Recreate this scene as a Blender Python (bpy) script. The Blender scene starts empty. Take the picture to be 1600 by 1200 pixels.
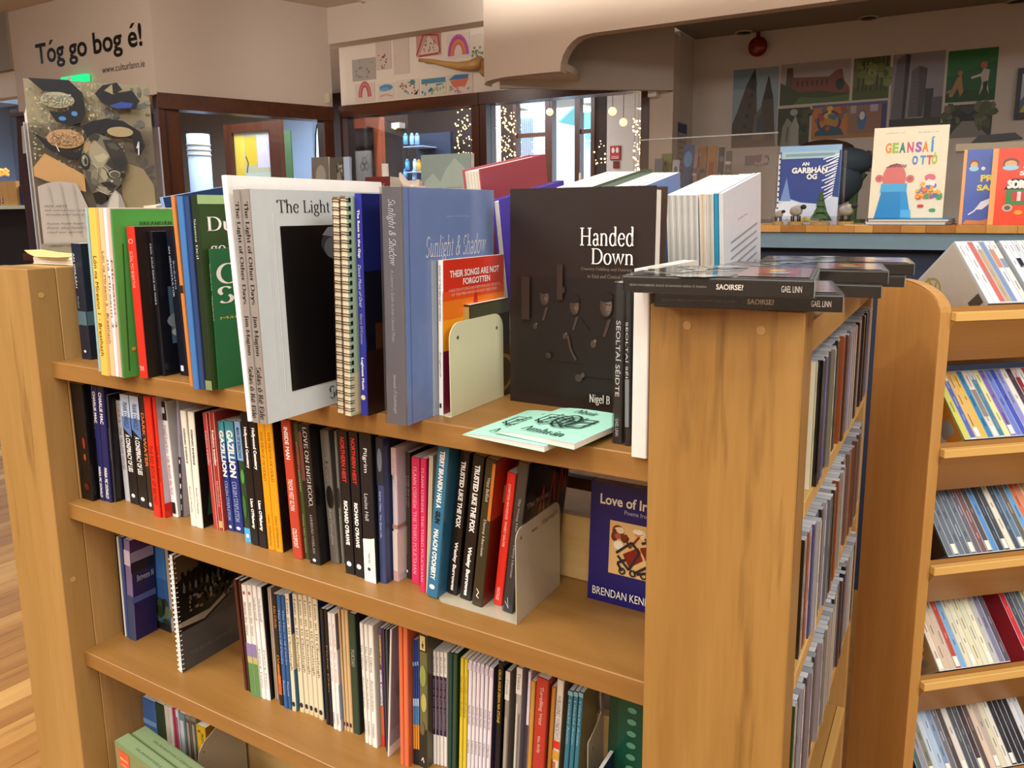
import bpy, math, random, unicodedata
from mathutils import Vector, Matrix
random.seed(7)
S = bpy.context.scene
COL = S.collection
PI = math.pi

# ------------------------------------------------------------------ camera
F_PX, YAW, PITCH, ROLL = 1189.73, -0.517, 0.1649, -0.0075
CAM = Vector((1.284, -0.6812, 1.3162))
PX, PY = 22.4, -70.4
_f = Vector((math.sin(YAW)*math.cos(PITCH), math.cos(YAW)*math.cos(PITCH), -math.sin(PITCH)))
_r0 = Vector((math.cos(YAW), -math.sin(YAW), 0)); _u0 = _r0.cross(_f)
_r = math.cos(ROLL)*_r0 + math.sin(ROLL)*_u0
_u = -math.sin(ROLL)*_r0 + math.cos(ROLL)*_u0
cd = bpy.data.cameras.new('camera'); cam = bpy.data.objects.new('camera', cd); COL.objects.link(cam)
cd.sensor_width = 36; cd.lens = F_PX/1600*36
cd.shift_x = -PX/1600; cd.shift_y = PY/1600
cd.clip_start = 0.05; cd.clip_end = 200
M = Matrix((( _r.x, _u.x, -_f.x), (_r.y, _u.y, -_f.y), (_r.z, _u.z, -_f.z))).to_4x4()
M.translation = CAM
cam.matrix_world = M
S.camera = cam

# ------------------------------------------------------------------ world, light, exposure
S.view_settings.view_transform = 'Standard'; S.view_settings.look = 'None'
S.view_settings.exposure = 0.22; S.view_settings.gamma = 1.0; S.view_settings.use_curve_mapping = False
w = bpy.data.worlds.new('daylight'); S.world = w; w.use_nodes = True
bg = w.node_tree.nodes['Background']; bg.inputs[0].default_value = (0.66, 0.84, 1.0, 1); bg.inputs[1].default_value = 3.2

def area(name, loc, size, power, col, rot=(0, 0, 0), sy=None, spread=None):
    l = bpy.data.lights.new(name, 'AREA'); l.energy = power; l.color = col
    l.shape = 'RECTANGLE'; l.size = size; l.size_y = sy or size
    if spread: l.spread = spread
    o = bpy.data.objects.new(name, l); o.location = loc; o.rotation_euler = rot; COL.objects.link(o); return o
def spot(name, loc, target, power, col, ang=60, blend=.8, rad=.06):
    l = bpy.data.lights.new(name, 'SPOT'); l.energy = power; l.color = col
    l.spot_size = math.radians(ang); l.spot_blend = blend; l.shadow_soft_size = rad
    o = bpy.data.objects.new(name, l); o.location = loc
    o.rotation_euler = (Vector(target)-Vector(loc)).to_track_quat('-Z', 'Y').to_euler(); COL.objects.link(o); return o
WARM = (1, .91, .78); NEU = (1, .985, .955)
area('ceiling_panel_light', (0.6, -0.5, 2.70), 1.5, 15, NEU, sy=.5)
area('ceiling_panel_light', (1.5, -2.6, 2.70), 2.4, 100, NEU)  # added fill from behind the camera for upright faces, no known fitting
area('ceiling_panel_light', (-1.7, -2.2, 2.70), 2.0, 150, (1, .95, .88))  # added soft fill from the left, no known fitting
area('ceiling_panel_light', (3.4, -0.6, 2.70), 1.6, 62, NEU)
spot('track_spot_light', (0.95, -0.9, 2.68), (0.75, 0.15, 1.2), 27, NEU, 62)
spot('track_spot_light', (0.1, -0.9, 2.68), (-0.1, 0.1, 1.0), 34, NEU, 55)
spot('track_spot_light', (1.9, -0.6, 2.68), (1.5, 0.6, 1.0), 34, NEU, 60)
spot('track_spot_light', (1.3, 0.9, 2.68), (1.2, 2.2, 1.3), 40, NEU, 64)
area('cove_light', (0.6, 1.5, 2.58), 3.4, 37, (1, .93, .83), rot=(math.radians(100), 0, 0), sy=.08, spread=math.radians(50))  # added area light aimed at the fascia to brighten it, no such fitting
spot('track_spot_light', (-2.2, 0.6, 2.6), (-3.4, 2.6, 2.4), 62, (1, .93, .84), 100)
spot('track_spot_light', (-1.9, 2.2, 2.3), (-2.2, 3.6, 2.3), 14, (1, .93, .84), 110)
area('lobby_panel_light', (-3.4, 4.2, 2.65), .8, 34, (.9, .93, 1))  # added to brighten the near side of the reddish door, no known fitting
area('lobby_panel_light', (-3.0, 5.4, 2.65), 1.6, 60, (.80, .88, 1))
area('lobby_panel_light', (-5.0, 4.9, 2.65), 1.6, 95, (.72, .85, 1))  # added fill to brighten the view through the left window
area('hall_panel_light', (-6.2, 2.6, 2.6), 1.2, 40, (.62, .78, 1))

# ------------------------------------------------------------------ unprojection of a photo point onto a plane
def ray(u, v):
    return _f + _r*((u-800-PX)/F_PX) - _u*((v-600-PY)/F_PX)
def U(u, v, ax, c):
    d = ray(u, v); i = 'xyz'.index(ax)
    return CAM + d*((c-CAM[i])/d[i])
def UV(u, v, A, B):                      # on the vertical plane through A and B
    n = Vector((-(B[1]-A[1]), B[0]-A[0], 0)); d = ray(u, v)
    return CAM + d*((Vector(A)-CAM).dot(n)/d.dot(n))
def xat(u, y, z):                        # x of the point at depth y, height z that shows at column u
    k = (u-800-PX)/F_PX
    # ((P-C).r) - k (P-C).f = 0
    q = _r - k*_f
    return CAM.x - (q.y*(y-CAM.y)+q.z*(z-CAM.z))/q.x

# ------------------------------------------------------------------ colour and materials
def lin(c):
    if isinstance(c, str):
        c = c.lstrip('#'); c = [int(c[i:i+2], 16) for i in (0, 2, 4)]
    o = []
    for x in c[:3]:
        x /= 255
        o.append(x/12.92 if x <= .04045 else ((x+.055)/1.055)**2.4)
    return (o[0], o[1], o[2], 1.0)
def newmat(name):
    m = bpy.data.materials.new(name); m.use_nodes = True
    n = m.node_tree.nodes; b = n['Principled BSDF']; return m, n, m.node_tree.links, b
def plain(name, col, rough=.6, metal=0, var=.08, scale=30, bump=0, coat=0):
    m, n, l, b = newmat(name)
    c = lin(col)
    tc = n.new('ShaderNodeTexCoord'); no = n.new('ShaderNodeTexNoise'); no.inputs['Scale'].default_value = scale; no.inputs['Detail'].default_value = 4
    l.new(tc.outputs['Object'], no.inputs['Vector'])
    r = n.new('ShaderNodeMapRange'); r.inputs[3].default_value = 1-var; r.inputs[4].default_value = 1+var
    l.new(no.outputs['Fac'], r.inputs[0])
    mx = n.new('ShaderNodeVectorMath'); mx.operation = 'SCALE'; mx.inputs[0].default_value = c[:3]
    l.new(r.outputs[0], mx.inputs['Scale']); l.new(mx.outputs[0], b.inputs['Base Color'])
    b.inputs['Roughness'].default_value = rough; b.inputs['Metallic'].default_value = metal
    b.inputs['Coat Weight'].default_value = coat
    if bump:
        bp = n.new('ShaderNodeBump'); bp.inputs['Strength'].default_value = bump; bp.inputs['Distance'].default_value = .002
        l.new(no.outputs['Fac'], bp.inputs['Height']); l.new(bp.outputs[0], b.inputs['Normal'])
    return m
def printed(name, rough=.4, coat=0, var=.05):
    m, n, l, b = newmat(name)
    at = n.new('ShaderNodeAttribute'); at.attribute_name = 'Col'
    tc = n.new('ShaderNodeTexCoord'); no = n.new('ShaderNodeTexNoise'); no.inputs['Scale'].default_value = 60; no.inputs['Detail'].default_value = 3
    l.new(tc.outputs['Object'], no.inputs['Vector'])
    r = n.new('ShaderNodeMapRange'); r.inputs[3].default_value = 1-var; r.inputs[4].default_value = 1+var
    l.new(no.outputs['Fac'], r.inputs[0])
    mx = n.new('ShaderNodeVectorMath'); mx.operation = 'SCALE'
    l.new(at.outputs['Color'], mx.inputs[0]); l.new(r.outputs[0], mx.inputs['Scale']); l.new(mx.outputs[0], b.inputs['Base Color'])
    b.inputs['Roughness'].default_value = rough; b.inputs['Coat Weight'].default_value = coat; b.inputs['Coat Roughness'].default_value = .08; b.inputs['Specular IOR Level'].default_value = .35
    return m
def wood(name, a, c, streak=None, rough=.42, axis=2, sc=1.0, thr=.64):
    m, n, l, b = newmat(name)
    tc = n.new('ShaderNodeTexCoord'); mp = n.new('ShaderNodeMapping')
    s = [14*sc, 14*sc, 14*sc]; s[axis] = 1.1*sc; mp.inputs['Scale'].default_value = s
    l.new(tc.outputs['Object'], mp.inputs[0])
    no = n.new('ShaderNodeTexNoise'); no.inputs['Scale'].default_value = 1.4; no.inputs['Detail'].default_value = 6; no.inputs['Distortion'].default_value = .6
    l.new(mp.outputs[0], no.inputs['Vector'])
    fine = n.new('ShaderNodeTexNoise'); fine.inputs['Scale'].default_value = 14; fine.inputs['Detail'].default_value = 3
    l.new(mp.outputs[0], fine.inputs['Vector'])
    ad = n.new('ShaderNodeMath'); ad.operation = 'MULTIPLY_ADD'; ad.inputs[1].default_value = .35
    l.new(fine.outputs['Fac'], ad.inputs[0]); l.new(no.outputs['Fac'], ad.inputs[2])
    cr = n.new('ShaderNodeValToRGB'); e = cr.color_ramp.elements
    e[0].position = .45; e[0].color = lin(a); e[1].position = .95; e[1].color = lin(c)
    l.new(ad.outputs[0], cr.inputs[0]); out = cr.outputs[0]
    if streak:
        mp2 = n.new('ShaderNodeMapping'); s2 = [34*sc]*3; s2[axis] = 2.6*sc; mp2.inputs['Scale'].default_value = s2
        l.new(tc.outputs['Object'], mp2.inputs[0])
        st = n.new('ShaderNodeTexNoise'); st.inputs['Scale'].default_value = 1; st.inputs['Detail'].default_value = 5; st.inputs['Distortion'].default_value = .35
        l.new(mp2.outputs[0], st.inputs['Vector'])
        mr = n.new('ShaderNodeMapRange'); mr.inputs[1].default_value = thr; mr.inputs[2].default_value = thr+.14
        l.new(st.outputs['Fac'], mr.inputs[0])
        mx = n.new('ShaderNodeMix'); mx.data_type = 'RGBA'; mx.inputs[7].default_value = lin(streak)
        l.new(mr.outputs[0], mx.inputs[0]); l.new(out, mx.inputs[6]); out = mx.outputs[2]
    l.new(out, b.inputs['Base Color']); b.inputs['Roughness'].default_value = rough
    bp = n.new('ShaderNodeBump'); bp.inputs['Strength'].default_value = .08; bp.inputs['Distance'].default_value = .001
    l.new(fine.outputs['Fac'], bp.inputs['Height']); l.new(bp.outputs[0], b.inputs['Normal'])
    return m
def emis(name, col, st):
    m, n, l, b = newmat(name); b.inputs['Base Color'].default_value = lin(col)
    b.inputs['Emission Color'].default_value = lin(col); b.inputs['Emission Strength'].default_value = st; return m
def glass(name, tint=(1, 1, 1), gloss=.06, rough=.02):
    m = bpy.data.materials.new(name); m.use_nodes = True; n = m.node_tree.nodes; l = m.node_tree.links
    n.clear(); o = n.new('ShaderNodeOutputMaterial'); t = n.new('ShaderNodeBsdfTransparent'); t.inputs[0].default_value = (*tint, 1)
    g = n.new('ShaderNodeBsdfGlossy'); g.inputs['Roughness'].default_value = rough
    lw = n.new('ShaderNodeLayerWeight'); lw.inputs[0].default_value = .35
    mr = n.new('ShaderNodeMapRange'); mr.inputs[3].default_value = gloss; mr.inputs[4].default_value = .9
    mx = n.new('ShaderNodeMixShader'); l.new(lw.outputs['Fresnel'], mr.inputs[0]); l.new(mr.outputs[0], mx.inputs[0])
    l.new(t.outputs[0], mx.inputs[1]); l.new(g.outputs[0], mx.inputs[2]); l.new(mx.outputs[0], o.inputs[0]); return m

MT = dict(
    post_left=wood('maple_left_panel', '#a8824a', '#967038', '#6c4820', thr=.64),
    print=printed('printed_card', .42), gloss=printed('glossy_print', .30, .12), paper=printed('paper_pages', .85, 0, .10),
    plastic=printed('case_plastic', .16, .3),
    post=wood('maple_post', '#b69058', '#a27842', '#7c5528', thr=.70), post_bright=wood('maple_end_panel', '#a0783e', '#8c632c', '#5c3a14', thr=.575),
    shelf=wood('maple_shelf', '#986d36', '#835a28', None, axis=0), shelf_y=wood('maple_shelf_side', '#b08a50', '#9a723c', None, axis=1),
    lip=wood('maple_pale', '#c9a360', '#b98f4e', None, axis=1), lipx=wood('maple_pale_long', '#c9a468', '#b89256', None, axis=0),
    rack=wood('oak_rack_panel', '#d69a50', '#c38640', None, sc=1.4), rack_edge=wood('oak_rack_edge', '#c39250', '#b08040', None),
    rack_x=wood('oak_rack_tray', '#a87a42', '#966a34', None, axis=0), rack_lip=wood('oak_tray_edge', '#e0b56a', '#d2a558', None, axis=0),
    mahog=wood('mahogany', '#54280f', '#3a1a0a', None, axis=0, rough=.3), mahogv=wood('mahogany_upright', '#54280f', '#3a1a0a', None, rough=.3),
    salmon=wood('reddish_door_wood', '#c4663f', '#a8502e', None),
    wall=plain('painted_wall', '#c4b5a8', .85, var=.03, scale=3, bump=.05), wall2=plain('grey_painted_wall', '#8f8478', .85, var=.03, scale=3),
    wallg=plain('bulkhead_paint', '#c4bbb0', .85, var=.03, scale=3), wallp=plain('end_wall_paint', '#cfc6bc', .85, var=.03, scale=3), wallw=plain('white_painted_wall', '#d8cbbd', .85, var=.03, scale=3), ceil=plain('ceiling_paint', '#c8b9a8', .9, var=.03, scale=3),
    blue=plain('blue_grey_counter', '#6f8794', .5), navy=plain('dark_blue_panel', '#1a2740', .6), black=plain('black_plastic', '#141416', .4),
    bwall=plain('pale_blue_wall', '#a9bcd6', .8, var=.04, scale=3), cream=plain('cream_metal', '#d8d3ae', .35, var=.02, coat=.2),
    steel=plain('bookend_steel', '#b3a890', .32, 0, var=.03, coat=.3), wire=plain('bronze_wire', '#5a4632', .3, .8),
    white=plain('white_plastic', '#e6e2da', .5), stand=plain('clear_stand_edge', '#cfd6dc', .15), wrap=None, glass=glass('window_glass'), acryl=glass('clear_acrylic', (.96, .97, .98), .08),
    screw=plain('screw_metal', '#a8a294', .3, .8), red=plain('dark_red_gloss', '#7a1410', .25), green=emis('exit_sign_green', '#14b46a', 1.6),
    bulb=emis('fairy_bulb', '#ffd27a', 9), lamp=emis('globe_lamp', '#ffdca0', 1.6), tube=emis('lit_tube', '#ffe9c8', 5), teal=plain('teal_roof', '#7fc4bd', .8),
    outw=plain('outdoor_white', '#e8eef4', .8), ceramic=plain('cream_ceramic', '#e4d4c4', .3, coat=.4), dark=plain('dark_recess', '#2a1d18', .8), bark=plain('tree_bark_slice', '#a5854f', .8, var=.3, scale=120),
    sheep=plain('grey_wool', '#a09c90', .95, var=.25, scale=200, bump=.6), sheepf=plain('black_face', '#26221f', .7), fir=plain('felt_green', '#3f5a35', .9))

def wrapmat():
    m = glass('shrink_wrap', (.985, .985, .985), .012, .16); n = m.node_tree.nodes; l = m.node_tree.links
    tc = n.new('ShaderNodeTexCoord'); no = n.new('ShaderNodeTexNoise'); no.inputs['Scale'].default_value = 17; no.inputs['Detail'].default_value = 3; no.inputs['Distortion'].default_value = 1.5
    l.new(tc.outputs['Object'], no.inputs['Vector']); bp = n.new('ShaderNodeBump'); bp.inputs['Strength'].default_value = .28; bp.inputs['Distance'].default_value = .004
    l.new(no.outputs['Fac'], bp.inputs['Height'])
    for g in n:
        if g.type == 'BSDF_GLOSSY': l.new(bp.outputs[0], g.inputs['Normal'])
    return m
MT['wrap'] = wrapmat()
for n_ in MT['wrap'].node_tree.nodes:
    if n_.type == 'MAP_RANGE': n_.inputs[4].default_value = .45
# ------------------------------------------------------------------ mesh builder
class MB:
    def __init__(s): s.v = []; s.f = []; s.c = []
    def poly(s, pts, col=None):
        k = len(s.v); s.v += [tuple(p) for p in pts]; s.f.append(tuple(range(k, k+len(pts)))); s.c.append(col)
    def box(s, a, b, col=None, cols=None):
        x0, y0, z0 = a; x1, y1, z1 = b; k = len(s.v)
        s.v += [(x0, y0, z0), (x1, y0, z0), (x1, y1, z0), (x0, y1, z0), (x0, y0, z1), (x1, y0, z1), (x1, y1, z1), (x0, y1, z1)]
        fs = [(0, 3, 2, 1), (4, 5, 6, 7), (0, 1, 5, 4), (1, 2, 6, 5), (2, 3, 7, 6), (3, 0, 4, 7)]   # bottom top front(-y) right back left
        for i, f in enumerate(fs): s.f.append(tuple(k+j for j in f)); s.c.append(cols[i] if cols else col)
    def prism(s, pts, ext, col=None, side=None):       # pts: 3D polygon, ext: vector
        n = len(pts); k = len(s.v); ext = Vector(ext)
        s.v += [tuple(p) for p in pts] + [tuple(Vector(p)+ext) for p in pts]
        s.f.append(tuple(range(k, k+n))); s.c.append(col)
        s.f.append(tuple(range(k+2*n-1, k+n-1, -1))); s.c.append(col)
        for i in range(n):
            j = (i+1) % n; s.f.append((k+i, k+n+i, k+n+j, k+j)); s.c.append(side or col)
    def cyl(s, a, b, r, n=8, col=None, r2=None):
        a = Vector(a); b = Vector(b); d = (b-a).normalized(); t = d.orthogonal().normalized(); q = d.cross(t); k = len(s.v)
        r2 = r if r2 is None else r2
        for p, rr in ((a, r), (b, r2)):
            for i in range(n):
                w_ = 2*PI*i/n; s.v.append(tuple(p+t*math.cos(w_)*rr+q*math.sin(w_)*rr))
        s.f.append(tuple(range(k+n-1, k-1, -1))); s.f.append(tuple(range(k+n, k+2*n))); s.c += [col, col]
        for i in range(n):
            j = (i+1) % n; s.f.append((k+i, k+j, k+n+j, k+n+i)); s.c.append(col)
    def tube(s, pts, r, n=6, col=None):
        pts = [Vector(p) for p in pts]; k = len(s.v)
        for i, p in enumerate(pts):
            d = (pts[min(i+1, len(pts)-1)]-pts[max(i-1, 0)]).normalized()
            t = d.cross(Vector((.3, .2, 1))).normalized(); q = d.cross(t); rr = r[i] if isinstance(r, list) else r
            for j in range(n):
                w_ = 2*PI*j/n; s.v.append(tuple(p+t*math.cos(w_)*rr+q*math.sin(w_)*rr))
        for i in range(len(pts)-1):
            for j in range(n):
                a = k+i*n+j; b = k+i*n+(j+1) % n; s.f.append((a, b, b+n, a+n)); s.c.append(col)
        s.f.append(tuple(range(k+n-1, k-1, -1))); e = k+(len(pts)-1)*n; s.f.append(tuple(range(e, e+n))); s.c += [col, col]
    def ball(s, c, r, n=8, m=6, col=None, sc=(1, 1, 1)):
        k = len(s.v); c = Vector(c)
        for i in range(m+1):
            th = PI*i/m
            for j in range(n):
                ph = 2*PI*j/n; s.v.append((c.x+r*sc[0]*math.sin(th)*math.cos(ph), c.y+r*sc[1]*math.sin(th)*math.sin(ph), c.z+r*sc[2]*math.cos(th)))
        for i in range(m):
            for j in range(n):
                a = k+i*n+j; b = k+i*n+(j+1) % n; s.f.append((a, a+n, b+n, b)); s.c.append(col)
    def build(s, name, mat, parent=None, smooth=False, fix=False):
        me = bpy.data.meshes.new(name); me.from_pydata(s.v, [], s.f)
        if any(c is not None for c in s.c):
            at = me.color_attributes.new('Col', 'FLOAT_COLOR', 'CORNER'); buf = []
            for f, c in zip(s.f, s.c):
                q = lin(c) if c is not None else (.5, .5, .5, 1)
                buf += list(q)*len(f)
            at.data.foreach_set('color', buf)
        me.materials.append(MT[mat] if isinstance(mat, str) else mat)
        if smooth: me.polygons.foreach_set('use_smooth', [True]*len(me.polygons))
        if fix: me.validate()
        me.update()
        o = bpy.data.objects.new(name, me); COL.objects.link(o)
        if parent is not None: o.parent = parent
        return o
def bevel(o, wd=.002, seg=2):
    m = o.modifiers.new('bevel', 'BEVEL'); m.width = wd; m.segments = seg; m.limit_method = 'ANGLE'; return o
def thing(name, label, cat, loc=(0, 0, 0), rot=(0, 0, 0), group=None):
    o = bpy.data.objects.new(name, None); o.empty_display_size = .02; COL.objects.link(o); o.location = loc; o.rotation_euler = rot
    o['label'] = label; o['category'] = cat
    if group: o['group'] = group
    return o
def tag(o, label, cat, group=None, kind=None):
    o['label'] = label; o['category'] = cat
    if group: o['group'] = group
    if kind: o['kind'] = kind
    return o
def struct(o, label=None):
    o['kind'] = 'structure'
    if label: o['label'] = label
    return o
def dup(root, loc, rot, label, group=None):
    r = root.copy(); COL.objects.link(r); r.location = loc; r.rotation_euler = rot; r['label'] = label
    if group: r['group'] = group
    for ch in list(root.children):
        c = ch.copy(); COL.objects.link(c); c.parent = r
        for g in ch.children:
            d = g.copy(); COL.objects.link(d); d.parent = c
    return r

# ------------------------------------------------------------------ lettering
_tc = {}
def _raw(s, bold, shear, res):
    key = ('raw', s, bold, shear, res)
    if key in _tc: return _tc[key]
    c = bpy.data.curves.new('lettering', 'FONT'); c.body = s; c.resolution_u = res; c.offset = bold; c.shear = shear; c.fill_mode = 'FRONT'
    o = bpy.data.objects.new('lettering', c)
    me = o.to_mesh(); vs = [(v.co.x, v.co.y) for v in me.vertices]; fs = [tuple(p.vertices) for p in me.polygons]
    o.to_mesh_clear(); bpy.data.objects.remove(o); bpy.data.curves.remove(c)
    _tc[key] = (vs, fs); return vs, fs
def sans(s, bold=0.0, shear=0.0, res=3):
    key = (s, bold, shear, res)
    if key in _tc: return _tc[key]
    base, acc = '', []
    for i, ch in enumerate(s):
        d_ = unicodedata.normalize('NFD', ch)
        if len(d_) > 1: acc.append((i, d_[0]))
        base += d_[0]
    vs, fs = _raw(base, bold, shear, res); vs = list(vs); fs = list(fs)
    if not vs: vs = [(0, 0), (1, 0), (1, 1)]; fs = []
    for i, ch in acc:                                  # acute accents built by hand over the plain letter
        pre = max(v[0] for v in _raw(base[:i]+'|', bold, shear, res)[0])-max(v[0] for v in _raw('|', bold, shear, res)[0]) if i else 0
        g = [v[0] for v in _raw(ch, bold, shear, res)[0]]; cx = pre+(min(g)+max(g))/2; y = .76 if ch.isupper() else .60; t = .03+bold
        k = len(vs); vs += [(cx-.06-t, y), (cx-.04+t, y), (cx+.12+t, y+.15), (cx+.06-t, y+.15)]; fs.append((k, k+1, k+2, k+3))
    x0 = min(v[0] for v in vs); x1 = max(v[0] for v in vs); y0 = min(v[1] for v in vs); y1 = max(v[1] for v in vs)
    r = ([(x-x0, y-y0) for x, y in vs], fs, x1-x0, y1-y0); _tc[key] = r; return r
def A_(cx, cy, rx, ry, a0, a1, n=9):
    return [(cx+rx*math.cos(math.radians(a0+(a1-a0)*i/n)), cy+ry*math.sin(math.radians(a0+(a1-a0)*i/n))) for i in range(n+1)]
SF = .055
def sr(x, y, w_=.17): return [(x-w_/2, y), (x+w_/2, y)]
_o = lambda cx, w_: A_(cx, .23, w_, .235, 0, 360, 16)
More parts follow.
